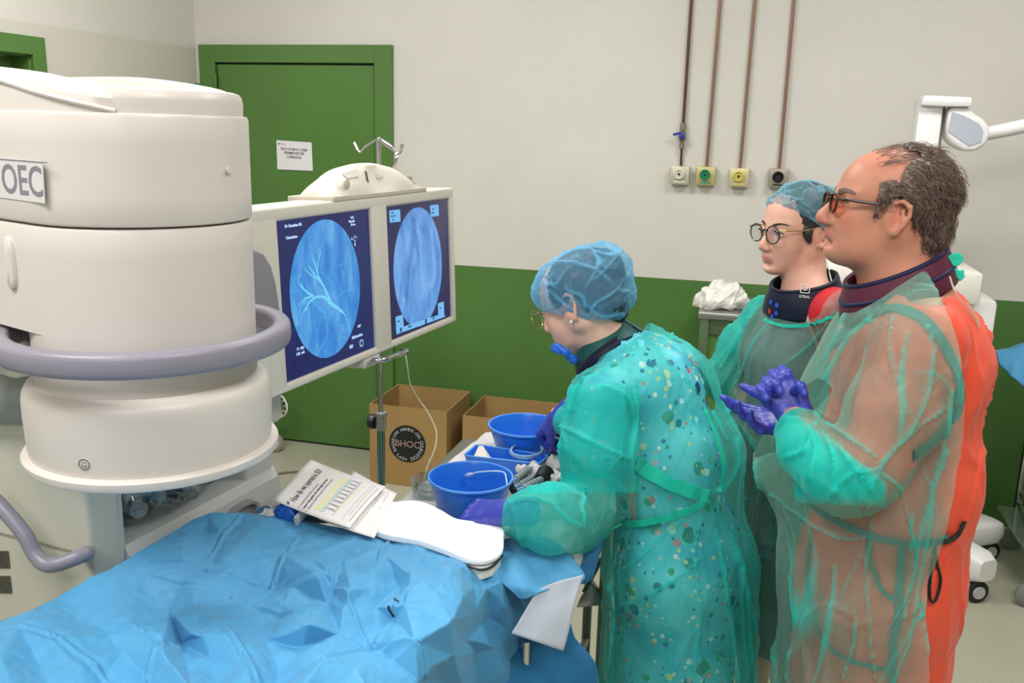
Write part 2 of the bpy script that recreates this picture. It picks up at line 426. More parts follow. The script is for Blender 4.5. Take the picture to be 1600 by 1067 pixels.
# door sign
M_paper = mat('paper', rgb(226, 222, 224), 0.7, var=0.02); M_ink = mat('ink', rgb(70, 66, 74), 0.8, var=0)
q = [Pw(x, y, WY-0.0165) for x, y in ((432, 219), (487, 222.5), (489, 267), (433.5, 264.5))]
sg = MB().prism(q[::-1], (0, -0.001, 0)).build('door_sign', M_paper, smooth=False); tag(sg, 'white A4 paper notice with three lines of print on the green door', 'notice')
xa, ya = nrm(q[1]-q[0]), nrm(q[0]-q[3]); W = np.linalg.norm(q[1]-q[0]); Hh = np.linalg.norm(q[0]-q[3]); o0 = q[3]+V(0, -0.0012, 0)
mb = MB()
for s_, yy, sz in (('ESTA PUERTA DEBE', .68, .0155), ('PERMANECER', .55, .0165), ('CERRADA', .415, .0165)):
    text_mb(s_, sz*1.15, o0+xa*W*.5+ya*Hh*yy, xa, ya, .0003, 'CENTER', .0004, mb)
text_mb('SACYL', .009, o0+xa*W*.13+ya*Hh*.86, xa, ya, .0003, 'LEFT', .0002, mb); mb.disc(o0+xa*W*.07+ya*Hh*.885-V(0, .0004, 0), .005, 8, ax=(xa, ya, (0, -1, 0)))
mb.build('lettering', M_ink, sg, smooth=False)
# gas outlets and pipes
M_cop = mat('copper_pipe', rgb(140, 104, 84), 0.38, 0.35); M_copd = mat('dark_copper_pipe', rgb(88, 52, 60), 0.4, 0.3)
M_chrome = mat('chrome', rgb(190, 190, 188), 0.16, 1.0, var=0.02); M_steel = mat('brushed_steel', rgb(170, 170, 166), 0.33, 0.85, var=0.05)
M_dark = mat('black_plastic', rgb(22, 22, 26), 0.4)
outs = [(1062, 274, 'white', rgb(196, 190, 168), rgb(220, 218, 205), 1080), (1102.5, 275, 'green', rgb(190, 178, 120), rgb(50, 140, 96), 1128), (1155, 277.5, 'yellow', rgb(200, 192, 150), rgb(214, 196, 96), 1182), (1216.5, 278.5, 'black', rgb(160, 152, 140), rgb(22, 22, 26), 1240)]
for i, (x, y, nm, bc, rc, xt) in enumerate(outs):
    p = Pw(x, y, WY-0.05); t_ = thing('gas_outlet', {'white': 'square metal gas outlet with a white ring, under the pipe with the valve', 'green': 'brass square gas outlet with a green ring and green mark', 'yellow': 'square gas outlet with a yellow ring and yellow corner', 'black': 'grey square gas outlet with a black ring, nearest the cap of the woman in glasses'}[nm], 'gas outlet', (p[0], WY, p[2]), 'gas outlets on the back wall')
    MB().box((p[0], WY-0.024, p[2]), (0.088, 0.052, 0.086), bev=0.006).build('housing', mat('outlet_'+nm, bc, 0.4, 0.3), t_)
    a = ((1, 0, 0), (0, 0, 1), (0, -1, 0))
    MB().lathe([(0, 0), (0.024, 0), (0.025, 0.012), (0.020, 0.016), (0.017, 0.008), (0.011, 0.006), (0.010, 0.014), (0, 0.014)], (p[0]-0.003, WY-0.049, p[2]+0.006), 28, ax=a).build('ring', mat('ring_'+nm, rc, 0.35), t_)
    MB().lathe([(0, 0), (0.006, 0), (0.006, 0.017), (0, 0.017)], (p[0]-0.003, WY-0.049, p[2]+0.006), 16, ax=a).build('socket', M_dark, t_)
    MB().box((p[0], WY-0.051, p[2]-0.030), (0.05, 0.003, 0.007), bev=0.001).build('slot', mat('ring_'+nm, rc, .35), t_)
    x2 = Pw(xt, 0, WY-0.02)[0]; zt = p[2]+0.04; mt = M_copd if nm == 'white' else M_cop
    if nm == 'white':
        pv = Pw(1066, 213, WY-0.03)
        v = thing('shut_off_valve', 'brass shut-off valve with a blue lever on the dark pipe', 'valve', (pv[0], WY-0.022, pv[2]))
        zz = pv[2]; X = pv[0]
        MB().lathe([(0, -0.055), (0.012, -0.055), (0.012, -0.035), (0.008, -0.03), (0.016, -0.015), (0.016, 0.02), (0.010, 0.026), (0.013, 0.03), (0.013, 0.06), (0, 0.06)], (X, WY-0.022, zz), 16).build('valve_body', mat('brass', rgb(150, 144, 116), 0.35, 0.7), v)
        m2 = MB(); m2.lathe([(0, 0), (0.017, 0), (0.014, 0.012), (0, 0.014)], (X, WY-0.038, zz), 6, ax=a); m2.box((X-0.02, WY-0.046, zz+0.012), (0.045, 0.006, 0.012), ax=((1, 0, 0.25), (0, 1, 0), (-0.25, 0, 1)), bev=0.002)
        m2.build('lever', mat('blue_lever', rgb(36, 48, 140), 0.4), v)
        m2 = MB(); m2.tube([(p[0], WY-0.012, zt-0.01), (X, WY-0.02, zz-0.05)], 0.0058, 10); o = m2.build('gas_pipe', mt); tag(o, 'short copper pipe stub between the valve and the white ringed outlet', 'pipe', 'copper pipes')
        z0 = zz+0.055; x0 = X
    else: z0 = zt-0.01; x0 = p[0]
    m2 = MB(); m2.tube([(x0, WY-0.02, z0), (x0+(x2-x0)*0.5, WY-0.012, (z0+CEIL)/2), (x2+(x2-x0)*0.2, WY-0.02, CEIL)], 0.0072, 10)
    o = m2.build('gas_pipe', mt); tag(o, {'white': 'dark purplish pipe running down the wall to the blue valve', 'green': 'thin copper pipe leading down to the green ringed outlet', 'yellow': 'thin copper pipe leading down to the yellow ringed outlet', 'black': 'thin copper pipe leading down to the black ringed outlet'}[nm], 'pipe', 'copper pipes')
# cardboard boxes
M_card = mat('cardboard', rgb(160, 128, 78), 0.8, var=0.07, vs=3, bump=0.05, bs=90); M_cardin = mat('cardboard_inside', rgb(150, 112, 68), 0.85, vs=3)
def carton(x0, x1, y0, y1, h, label):
    t_ = thing('cardboard_box', label, 'box', ((x0+x1)/2, (y0+y1)/2, 0), 'open cardboard boxes'); e = 0.006
    bx(MB(), x0, x1, y0, y1, 0.0, e).build('bottom', M_card, t_, smooth=False)
    for nm, a in (('front_panel', (x0, x1, y0, y0+e)), ('back_panel', (x0, x1, y1-e, y1)), ('side_panel', (x0, x0+e, y0+e, y1-e)), ('side_panel', (x1-e, x1, y0+e, y1-e))):
        bx(MB(), *a, e, h).build(nm, M_card, t_, smooth=False)
    return t_
p = Pz(580, 750, 0); BY = p[1]-0.02; a0 = Pn(577, 629, (0, BY, 0), (0, 1, 0)); a1 = Pn(698, 645, (0, BY, 0), (0, 1, 0)); bh = (a0[2]+a1[2])/2
by1 = min(WY-0.03, Pz(625, 600, bh)[1])
b1 = carton(a0[0], a1[0], BY, by1, bh, 'open cardboard box with a round black sticker, behind the drip stand')
a2 = Pz(723, 649, bh*0.97); b2 = carton(a2[0], a2[0]+0.5, a2[1], min(WY-.03, a2[1]+0.36), bh*0.97, 'plain open cardboard box beside the stickered one, behind the basins')
c0 = Pn(636.5, 693.5, (0, BY-0.001, 0), (0, 1, 0)); e = Pn(665, 693.5, (0, BY-.001, 0), (0, 1, 0)); rr = abs(e[0]-c0[0])
axx = (V(1, 0, 0), V(0, 0, 1), V(0, -1, 0))
st = MB().lathe([(0, 0), (rr, 0), (rr, 0.0008), (0, 0.0008)], c0, 48, ax=axx).build('sticker', mat('sticker_black', rgb(14, 20, 22), 0.45), b1, smooth=False)
mb = MB(); text_mb('BHOC', rr*0.50, c0+V(0, -0.0016, -rr*0.17), (1, 0, 0), (0, 0, 1), .0003, 'CENTER', 0.0002, mb); mb.build('lettering', mat('sticker_pink', rgb(168, 132, 128), 0.6), st, smooth=False)
mb = MB()
def arc_text(s_, r, a0_, a1_, size, inward=False):
    for i, ch in enumerate(s_):
        th = math.radians(a0_+(a1_-a0_)*i/(len(s_)-1)); rad = V(math.cos(th), 0, math.sin(th)); tan = V(math.sin(th), 0, -math.cos(th))
        if ch == ' ': continue
        if inward: text_mb(ch, size, c0+V(0, -.0016, 0)+rad*(r+size*.35), -tan, -rad, .0003, 'CENTER', .0004, mb)
        else: text_mb(ch, size, c0+V(0, -.0016, 0)+rad*(r-size*.35), tan, rad, .0003, 'CENTER', .0004, mb)
arc_text('BAVARIAN HANDS-ON COURSE', rr*0.80, 212, -42, rr*0.24); arc_text('León 2025', rr*0.82, 232, 318, rr*0.26, True)
mb.build('lettering', mat('sticker_white', rgb(170, 172, 174), 0.6), st, smooth=False)
# cable on the floor
pts = smooth_path([Pz(400, 748, 0.006), Pz(430, 741, 0.006), Pz(462, 737, 0.006), Pz(500, 738, .006), Pz(540, 752, .006)], 6)
tag(MB().tube(pts, 0.006, 8).build('floor_cable', mat('cable_brown', rgb(112, 100, 78), 0.5)), 'thin brown cable lying on the floor by the workstation', 'cable')
# steel cabinet with a white bag
cz = Pw(1095, 481, 4.0)[2]; cx0 = Pn(1091, 483, (0, 3.9, 0), (0, 1, 0))[0]; cz = Pn(1091, 487, (0, 3.9, 0), (0, 1, 0))[2]
t_ = thing('steel_cabinet', 'stainless steel cabinet with a green reflection painted into its front panel, beneath the white bag', 'cabinet', (cx0+0.3, 4.1, 0))
bx(MB(), cx0, cx0+0.95, 3.9, 4.38, cz-0.03, cz, 0.006).build('top', M_steel, t_)
mb = MB(); bx(mb, cx0+.01, cx0+.05, 3.91, 4.37, 0.08, cz-.03, .003); bx(mb, cx0+.90, cx0+.94, 3.91, 4.37, 0.08, cz-.03, .003); bx(mb, cx0+.05, cx0+.9, 3.92, 3.95, cz-.10, cz-.03, .002); bx(mb, cx0+.01, cx0+.94, 3.91, 4.37, .06, .12, .003)
mb.build('frame', mat('cabinet_frame', rgb(96, 118, 84), .3, .5), t_)
bx(MB(), cx0+.05, cx0+.90, 3.93, 3.94, .12, cz-.10).build('front_panel', mat('cabinet_green_reflection', rgb(84, 126, 60), .25, .15), t_, smooth=False)  # green reflection of a glass door, put into the panel's base colour
for sx in (.03, .92):
    for sy in (3.94, 4.34): bx(MB(), cx0+sx-.015, cx0+sx+.015, sy-.015, sy+.015, 0, .07).build('foot', M_dark, t_, smooth=False)
def crumple(name, c, r, mt, seed, label, cat, k=.25, group=None, base=None):
    s_ = SDF(np.array(c)-np.array(r)*1.6, np.array(c)+np.array(r)*1.6, max(r)/26); s_.ell(c, r, k=0)
    v, q_ = s_.mesh(); n_ = vnormals(v, q_); L = max(r); v = v+n_*((wav(v, seed, L*1.3, 2)*k*.6+(folds(v, seed+3, L*.6, 3)-.45)*k)*L)[:, None]
    if base is not None: v[:, 2] = np.maximum(v[:, 2], base)
    o = link(name, np_mesh(v, q_), mt)
    if label: tag(o, label, cat, group)
    return o
M_wplas = mat('white_plastic_bag', rgb(224, 222, 214), .35, var=.03)
p = Pn(1130, 467, (0, 4.05, 0), (0, 1, 0))
crumple('plastic_bag', (p[0], 4.05, cz+.05), (.105, .10, .072), M_wplas, 5, 'crumpled white plastic bag on the steel cabinet', 'bag', .38, base=cz+.001)
# white equipment column with arm, wheeled base
M_eq = mat('white_equipment', rgb(226, 224, 222), .35, var=.02); M_eqg = mat('grey_equipment_panel', rgb(172, 176, 188), .4)
EY = 3.85; P_ = lambda x, y: Pn(x, y, (0, EY, 0), (0, 1, 0))
colx0, colx1 = P_(1428, 200)[0], P_(1466, 200)[0]; ztop = P_(1440, 160)[2]
eq = thing('equipment_column', 'white wheeled equipment column with a jointed arm, behind the man', 'equipment', (.8, EY, 0))
q = [P_(1437, 150), P_(1512, 153), P_(1512, 168), P_(1476, 168), P_(1432, 166)]; 
MB().prism([V(a[0], EY-.09, a[2]) for a in q][::-1], (0, .18, 0), .01).build('head_cover', M_eq, eq)
bx(MB(), colx0, colx1, EY-.06, EY+.06, .16, ztop, .01).build('column', M_eq, eq)
xp = P_(1470, 200)[0]; MB().tube([(xp, EY-.01, .2), (xp, EY-.01, ztop)], .006, 8).build('guide_rod', M_steel, eq)
q = [P_(*a) for a in ((1480, 168), (1511, 168), (1513, 176), (1530, 186), (1539, 197), (1541, 212), (1534, 226), (1519, 236), (1500, 236), (1484, 226), (1474, 215), (1474, 196), (1476, 176))]
MB().prism([V(a[0], EY-.07, a[2]) for a in q][::-1], (0, .13, 0), .014, 3).build('arm_joint', M_eq, eq)
q = [P_(*a) for a in ((1482, 175), (1500, 181), (1524, 194), (1530, 206), (1526, 222), (1508, 228), (1476, 206))]
MB().prism([V(a[0], EY-.073, a[2]) for a in q][::-1], (0, .004, 0), .001, 1).build('joint_panel', M_eqg, eq)
MB().tube([P_(1528, 211), P_(1572, 203), P_(1605, 196), P_(1700, 172)], .026, 16).build('arm_tube', M_eq, eq)
zb = .13
def leg(pa, pb, w0, w1, parent, h0=.10, h1=.06):
    a, b = V(*pa), V(*pb); dd = nrm(b-a); sd = V(-dd[1], dd[0], 0)
    rings = []
    for k in range(9):
        t_ = k/8; c_ = a+(b-a)*t_; w = w0+(w1-w0)*t_; h = h0+(h1-h0)*t_; e = 1 if k < 8 else .72
        ring = [c_+sd*(w/2*e)*math.copysign(abs(math.cos(x))**.5, math.cos(x))+V(0, 0, h/2*e*math.copysign(abs(math.sin(x))**.5, math.sin(x))+(h-h0)*.0) for x in np.linspace(0, 2*math.pi, 21)[:-1]]
        rings.append(ring)
    return MB().loft(rings).build('base_leg', M_eq, parent)
def caster(c, r, parent, yaw=0, w=.05, mt=None):
    ax = (V(math.cos(yaw), math.sin(yaw), 0), V(0, 0, 1), V(-math.sin(yaw), math.cos(yaw), 0))
    o = MB().lathe([(0, -w/2), (r*.8, -w/2), (r, -w/2+.006), (r, -w*.16), (r*.9, -w*.12), (r*.9, w*.12), (r, w*.16), (r, w/2-.006), (r*.8, w/2), (0, w/2)], (c[0], c[1], r), 28, ax=ax).build('caster', M_dark, parent)
    MB().lathe([(0, -w/2-.003), (r*.55, -w/2-.003), (r*.6, -w/2+.001), (r*.6, w/2-.001), (r*.55, w/2+.003), (0, w/2+.003)], (c[0], c[1], r), 20, ax=ax).build('wheel_hub', mat('hub_grey', rgb(185, 184, 180), .4), o)
    MB().lathe([(0, r*1.2), (.014, r*1.2), (.014, r*2.6), (0, r*2.6)], (c[0], c[1], 0), 12).build('stem', M_steel, o)
w1 = Pz(1541, 874, 0); w2 = Pz(1521, 938, 0)
leg((.8, EY, .15), (w1[0]+.02, w1[1], .15), .16, .12, eq, .13, .10); leg((.78, EY, .14), (w2[0]+.03, w2[1]-.02, .14), .16, .12, eq, .13, .12)
leg((.8, EY, .15), (.42, EY+.25, .15), .16, .12, eq, .13, .10); leg((.8, EY, .15), (.45, EY-.25, .15), .16, .12, eq, .13, .10)
for c_ in (w1, w2, (.46, EY+.22), (.49, EY-.22)): caster(c_, .045, eq, .4)
q0 = P_(1285, 425); q1 = P_(1516, 428)
bx(MB(), q0[0], q1[0], EY-.22, EY+.1, q0[2]-.06, q0[2]+.06, .012).build('equipment_case', mat('case_cream', rgb(222, 218, 206), .45), eq)
bx(MB(), .72, .9, EY-.14, EY+.12, .12, q0[2]-.05, .02).build('cabinet_body', M_eq, eq)
# wire trolley at the edge of the picture
t_ = thing('wire_trolley', 'chrome wire trolley carrying a blue folded drape, by the green wall', 'trolley', (1.45, 3.9, 0))
tz = Pn(1590, 600, (0, 3.6, 0), (0, 1, 0))[2]; bz_ = Pn(1585, 760, (0, 3.6, 0), (0, 1, 0))[2]
ps = [(Pz(1597, 948, 0)[0]+.02, 3.62), (Pz(1577, 856, 0)[0], 4.17), (1.75, 3.62), (1.75, 4.17)]
for x, y in ps:
    MB().tube([(x, y, .09), (x, y, tz+.02)], .013, 12).build('post', M_chrome, t_)
    o = MB().lathe([(0, -.014), (.04, -.014), (.05, -.008), (.05, .008), (.04, .014), (0, .014)], (x, y, .05), 24, ax=((1, 0, 0), (0, 0, 1), (0, 1, 0))).build('caster', mat('rubber_grey', rgb(120, 122, 116), .5), t_)
    MB().box((x, y, .10), (.02, .05, .03), bev=.004).build('fork', M_chrome, o)
for z in (.22, bz_, tz):
    mb = MB()
    for k in range(12): yy = 3.62+.55*k/11; mb.tube([(ps[0][0]+(ps[1][0]-ps[0][0])*k/11, yy, z), (1.75, yy, z)], .003, 6)
    for (x0_, y0_), (x1_, y1_) in ((ps[0], ps[1]), (ps[2], ps[3]), (ps[0], ps[2]), (ps[1], ps[3])): mb.tube([(x0_, y0_, z), (x1_, y1_, z)], .007, 8); mb.tube([(x0_, y0_, z+.05), (x1_, y1_, z+.05)], .005, 8)
    mb.build('wire_shelf', M_chrome, t_)
bx(MB(), ps[0][0]-.03, 1.7, 3.58, 4.1, bz_-.28, bz_-.27).build('clear_bin', mat('clear_bin', rgb(170, 190, 170), .1, trans=.85, var=0), t_, smooth=False)
# blue drape on trolley
ww = [Pn(a, b, (0, 3.58, 0), (0, 1, 0)) for a, b in ((1553, 545), (1570, 543), (1602, 534), (1640, 540))]; wl = [Pn(a, b, (0, 3.52, 0), (0, 1, 0)) for a, b in ((1556, 562), (1576, 584), (1602, 608), (1650, 640))]
M_drape = None
# ============================================================ the x-ray machine head
M_ii = mat('cream_plastic', rgb(206, 198, 190), .38, var=.025, vs=3, bump=.03, bs=120); M_iid = mat('cream_plastic_dark', rgb(196, 192, 184), .4, var=.02)
M_pur = mat('grey_purple_plastic', rgb(134, 130, 142), .38, var=.03, bump=.05, bs=150)
AX = Pd(243, 698, 1.46)[:2]
def zc(y):
    lo, hi = .3, 2.4
    for _ in range(40):
        mz = (lo+hi)/2; P = V(AX[0], AX[1], mz)-CAM; yy = 533.5-FP*(P@CU)/(P@CF)
        if yy > y: lo = mz
        else: hi = mz
    return (lo+hi)/2
zsk, zn = zc(684), zc(578); zfl = zsk-.018
ii = thing('x_ray_head', 'tall cream x-ray detector housing with a grey bumper ring, hanging over the blue draped table', 'x-ray machine', (AX[0], AX[1], zfl))
LD = nrm(V(-.94, .34, 0)); ND = V(LD[1], -LD[0], 0)
if ND@(CAM-V(AX[0], AX[1], 0)) < 0: ND = -ND
A3 = V(AX[0], AX[1], 0)
def stad(r, L, z, n=20, bulge=0):
    """stadium outline in plan: round end at the axis, long towards LD"""
    pts = []
    for k in range(n+1):
        th = -math.pi/2+math.pi*k/n; pts.append(A3+(-LD)*(math.cos(th)*r)+ND*(math.sin(th)*r)+V(0, 0, z))
    for k in range(1, 8): pts.append(A3+ND*(r+bulge*math.sin(math.pi*k/8))+LD*(L*k/8)+V(0, 0, z))
    for k in range(n+1):
        th = math.pi/2-math.pi*k/n; pts.append(A3+LD*(L+math.cos(th)*r)+ND*(math.sin(th)*r)+V(0, 0, z))
    for k in range(1, 8): pts.append(A3-ND*(r+bulge*math.sin(math.pi*k/8))+LD*(L*(1-k/8))+V(0, 0, z))
    return pts
R0 = .163; zseam = zc(340); zlow = zc(497); ztp = zc(178)
# lower neck and skirt
MB().lathe([(0, zsk-.004), (.180, zsk-.004), (.1815, zsk+.01), (.1835, (zsk+zn)/2), (.1835, zn-.028), (.1815, zn-.016), (.176, zn-.006), (.166, zn-.001), (.150, zn+.001), (0, zn+.001)], (AX[0], AX[1], 0), 128).build('detector_skirt', M_ii, ii)
MB().lathe([(0, zfl), (.187, zfl), (.1900, zfl+.002), (.1915, zfl+.006), (.1915, zsk-.004), (.189, zsk-.001), (.184, zsk), (0, zsk)], (AX[0], AX[1], 0), 128).build('detector_rim', M_ii, ii)
# mid housing
def housing(z0, z1, r, L, bev, name, m_, tb=0):
    rings = []
    if name == 'lower_housing': rings += [stad(r, 1e-4, zn-.012), stad(r, 1e-4, z0-.0004), stad(r, L-.003, z0), stad(r, L, z0+bev)]
    else:
        for dz, dr in ((0, -bev), (bev*.3, -bev*.3), (bev, 0)): rings.append(stad(r+dr, L, z0+dz))
    for k in range(1, 4): rings.append(stad(r+tb*k/4, L, z0+bev+(z1-z0-2*bev)*k/4))
    for dz, dr in ((-bev, 0), (-bev*.3, -bev*.3), (0, -bev)): rings.append(stad(r+tb+dr, L, z1+dz))
    return MB().loft(rings).build(name, m_, ii)
housing(zlow, zseam-.0012, R0, .50, .004, 'lower_housing', M_ii)
housing(zseam+.0012, ztp, R0+.001, .50, .005, 'upper_housing', M_ii)
# lid: flat end block then two arched rails with a hollow between them
def lid():
    r = R0-.007; z0 = ztp-.002
    def outl(sgn, t_):   # t_<0: along the round end (radians), t_>0 metres along the straight side
        if t_ < 0:
            th = sgn*(math.pi/2+t_); d_ = -LD*math.cos(th)+ND*math.sin(th); return A3+d_*r, d_
        return A3+LD*t_+ND*(sgn*r), ND*sgn
    for sgn, th0 in ((1, -.86), (-1, -.55)):
        rings = []; side = []
        ts = list(np.linspace(th0, 0, 14))+list(np.linspace(.03, .62, 18))
        for t_ in ts:
            u = (t_-th0)*r if t_ < 0 else -th0*r+t_
            h = .036+.030*math.sin(min(1, u/.36)*math.pi/2); p_, d_ = outl(sgn, t_)
            prof = [(0, 0), (.001, h*.55), (-.004, h-.010), (-.010, h-.003), (-.018, h), (-.040, h-.001), (-.046, h-.006), (-.049, h-.022), (-.06, h-.026), (-.09, h-.026), (-.09, 0)]
            rings.append([p_+d_*a+V(0, 0, z0+b) for a, b in prof]); side.append(p_+d_*.001+V(0, 0, z0+.004+(h-.036)*.9+.018*min(1, u/.2)))
        MB().loft(rings).build('cover_rail', M_ii, ii)
        if sgn > 0: MB().tube(side, .0035, 8).build('side_moulding', M_ii, ii)
    MB().loft([[A3+LD*u+ND*(v*(r-.05))+V(0, 0, z0+b) for v, b in ((-1, 0), (-1, .030), (1, .030), (1, 0))] for u in (-.06, .2, .45, .62)]).build('cover_well', M_iid, ii, sharp=20)
    def ring(rr, dz):
        a0, a1 = math.pi/2-.845, -(math.pi/2-.535)
        return [A3-LD*(math.cos(th)*rr)+ND*(math.sin(th)*rr)+V(0, 0, z0+dz) for th in np.linspace(a1, a0, 30)]
    MB().loft([ring(r+dr, dz) for dr, dz in ((0, 0), (.001, .02), (-.001, .029), (-.005, .034), (-.012, .036))]).build('end_cap', M_ii, ii)
lid()
# bumper ring
zr = zc(521); RR = .203
def on_ring(th, r=RR, z=0): return A3+V(math.cos(th)*r, math.sin(th)*r, zr+z)
pf = Pz(33, 512, zr)-A3; tl = math.atan2(pf[1], pf[0])       # left end of the visible bar
if tl < 0: tl += 2*math.pi
pts = [on_ring(th) for th in np.linspace(tl-2*math.pi-.0, tl-2*math.pi+5.15, 60)]
P0_ = Pz(90, 505, zr); Pe = Pz(66, 497, zr)
ring_pts = [P0_, Pz(70, 499, zr), Pz(48, 499, zr)]+[on_ring(th) for th in np.linspace(tl+.10, tl+4.9, 64)]
ring_pts = smooth_path(ring_pts[:4], 5)[:-1]+ring_pts[3:]
MB().tube(ring_pts, 1, 20, sq=(.0145, .0185, (0, 0, 1))).build('bumper_ring', M_pur, ii)
pb0, pb1 = Pz(-60, 505, zr), Pz(80, 511, zr)
MB().box((pb0+pb1)/2+V(0, 0, .002), (np.linalg.norm(pb1-pb0)+.03, .05, .034), ax=(pb1-pb0, np.cross(V(0, 0, 1), pb1-pb0), (0, 0, 1)), bev=.014, seg=4).build('bumper_mount', M_pur, ii)
MB().lathe([(0, 0), (.003, 0), (.003, .002), (0, .002)], Pz(48, 550, zr), 12, ax=(CR, CU, -CF)).build('screw', M_steel, ii)
# badge
pp0 = A3+ND*(R0+.0015)
q = [Pn(x, y, pp0, ND) for x, y in ((-40, 238), (67, 252), (71, 318), (-40, 303))]
pl = MB().prism(q[::-1], ND*.0008).build('badge', mat('badge_grey', rgb(206, 203, 200), .45, var=0), ii)
pp1 = pp0+ND*.0009; xa = nrm(V(-LD[0], -LD[1], 0)); ya = V(0, 0, 1)
o0 = Pn(4, 300, pp1, ND); ow = np.linalg.norm(Pn(66, 306, pp1, ND)-o0); oh = np.linalg.norm(Pn(4, 256, pp1, ND)-o0)
me_w = text_mb('OEC', 1, V(0, 0, 0), (1, 0, 0), (0, 1, 0), 0, 'LEFT', 0.0); arr = np.array(me_w.v); sw = arr[:, 0].max()-arr[:, 0].min(); sh = arr[:, 1].max()-arr[:, 1].min()
text_mb('OEC', oh/sh, o0, xa, ya, .0003, 'LEFT', .012*oh/sh, wscale=(ow/sw)/(oh/sh)).build('lettering', mat('letter_grey', rgb(122, 120, 130), .5), pl, smooth=False)
mb = MB(); mb.box(Pn(33, 251, pp1, ND), (.13, .0012, .0012), ax=(xa, ND, ya)); mb.build('badge_line', mat('letter_grey', rgb(122, 120, 130), .5), pl, smooth=False)
# recess, screw cover, sticker: placed on the housing as seen
bvh = None
def put(o_par, x, y, size, name, m_, shape='disc', sx=1, th=.003, prof=None):
    h = onto(bvh_of(o_par), x, y, 0.0)
    if h is None: return None
    p_, n_ = h; xa_ = nrm(np.cross(V(0, 0, 1), n_)); ya_ = np.cross(n_, xa_)
    mb_ = MB(); n = 40
    pr = prof or [(0, 0), (1, 0), (1, th*.6), (.9, th), (0, th)]
    rings = [[p_+xa_*(r_*size*sx*math.cos(2*math.pi*k/n))+ya_*(r_*size*math.copysign(abs(math.sin(2*math.pi*k/n))**(.6 if sx < 1 else 1), math.sin(2*math.pi*k/n)))+n_*z_ for k in range(n)] for r_, z_ in pr]
    return mb_.loft(rings).build(name, m_, ii), p_, n_, xa_, ya_
bpy.context.view_layer.update()
g = lambda nm: [o for o in ii.children if o.name.split('.')[0] == nm][0]
put(g('upper_housing'), 355, 266, .0055, 'screw_cover', M_ii, prof=[(0, -.004), (1, -.004), (1, .0035), (.85, .0045), (0, .0045)])
put(g('lower_housing'), 18, 411, .038, 'side_button', M_ii, sx=.34, prof=[(0, -.002), (1.0, -.002), (1.0, .004), (.9, .006), (0, .006)])
r_ = put(g('detector_skirt'), 132, 725, .0085, 'laser_sticker', M_iid, prof=[(0, -.0005), (1, -.0005), (1, .0008), (0, .0008)])
if r_:
    o_, p_, n_, xa_, ya_ = r_; mb = MB(); R8 = .0078
    mb.tube([p_+n_*.001+xa_*R8*math.cos(a)+ya_*R8*math.sin(a) for a in np.linspace(0, 6.3, 33)], .0006, 6)
    mb.tube([p_+n_*.001+xa_*.0038*math.cos(a)+ya_*.0038*math.sin(a) for a in np.linspace(math.pi*1.05, math.pi*1.95, 12)], .0006, 6)
    for s_ in (-1, 1): mb.tube([p_+n_*.001+xa_*s_*.0030+ya_*.0025, p_+n_*.001+xa_*s_*.0012+ya_*.0028], .0005, 6)
    mb.build('smiley_line', mat('ink', rgb(70, 66, 74)), o_)
# ============================================================ workstation cart with twin monitors
a_ = nrm(V(.119, .993, 0)); u_ = nrm(V(-.039, .005, .999)); nn = nrm(np.cross(a_, u_)); MP0 = Pd(438, 468, 1.9)
def mp(x, y, off=0): return Pn(x, y, MP0+nn*off, nn)
def mq(s_, t_, off=0): return MP0+a_*s_+u_*t_+nn*off
ws = thing('imaging_workstation', 'cream imaging workstation cart with two lit screens showing x-ray pictures', 'workstation', (-1.3, 1.7, 0))
M_mon = mat('monitor_cream', rgb(204, 198, 184), .4, var=.02, bump=.03, bs=150)
# monitor housing with two openings: bars around the screens
sc = {'L': [(428, 345), (578, 328), (587, 545), (449, 592)], 'R': [(600, 325), (700, 315), (707, 495), (613, 531)]}
def st_of(x, y, off=0):
    p = mp(x, y, off)-MP0-nn*off; return p@a_, p@u_
def rect(k):
    q = [st_of(x, y) for x, y in sc[k]]; return ((q[0][0]+q[3][0])/2, (q[1][0]+q[2][0])/2, (q[2][1]+q[3][1])/2, (q[0][1]+q[1][1])/2)
rl, rr_ = rect('L'), rect('R')
s0, s1 = -.115, st_of(709, 395)[0]; t0 = (st_of(714, 500)[1]+st_of(432, 622)[1])/2; t1 = st_of(704, 293)[1]
FT = .012
def mbx(s0_, s1_, t0_, t1_, d0, d1, mb, bev=0, seg=3):
    return mb.box(mq((s0_+s1_)/2, (t0_+t1_)/2, (d0+d1)/2), (s1_-s0_, t1_-t0_, d1-d0), ax=(a_, u_, nn), bev=bev, seg=seg)
mb = MB(); mbx(s0, s1, t0, t1, -.11, -.004, mb, .022, 4); mb.build('monitor_housing', M_mon, ws)
mb = MB()   # bezel frame: outline with two holes made of strips
top, bot = max(rl[3], rr_[3]), min(rl[2], rr_[2])
mbx(s0+.001, s1-.001, top, t1-.001, -.03, .004, mb, .006); mbx(s0+.001, s1-.001, t0+.001, bot, -.03, .004, mb, .006)
mbx(s0+.001, rl[0], bot-.01, top+.01, -.03, .004, mb, .004); mbx(rl[1], rr_[0], bot-.01, top+.01, -.03, .004, mb, .004); mbx(rr_[1], s1-.001, bot-.01, top+.01, -.03, .004, mb, .004)
mb.build('bezel', M_mon, ws)
def screen_mat(name, base, es):
    t = NT(name); g = t.new('ShaderNodeNewGeometry').outputs['Position']; f = t.noise(5, 4, .6, g)
    t.ln(t.ramp(f, [(.3, base[0]), (.7, base[1])]), t.b.inputs['Emission Color']); t.b.inputs['Emission Strength'].default_value = es
    t.b.inputs['Base Color'].default_value = (.01, .01, .015, 1); t.b.inputs['Roughness'].default_value = .3; return t.m
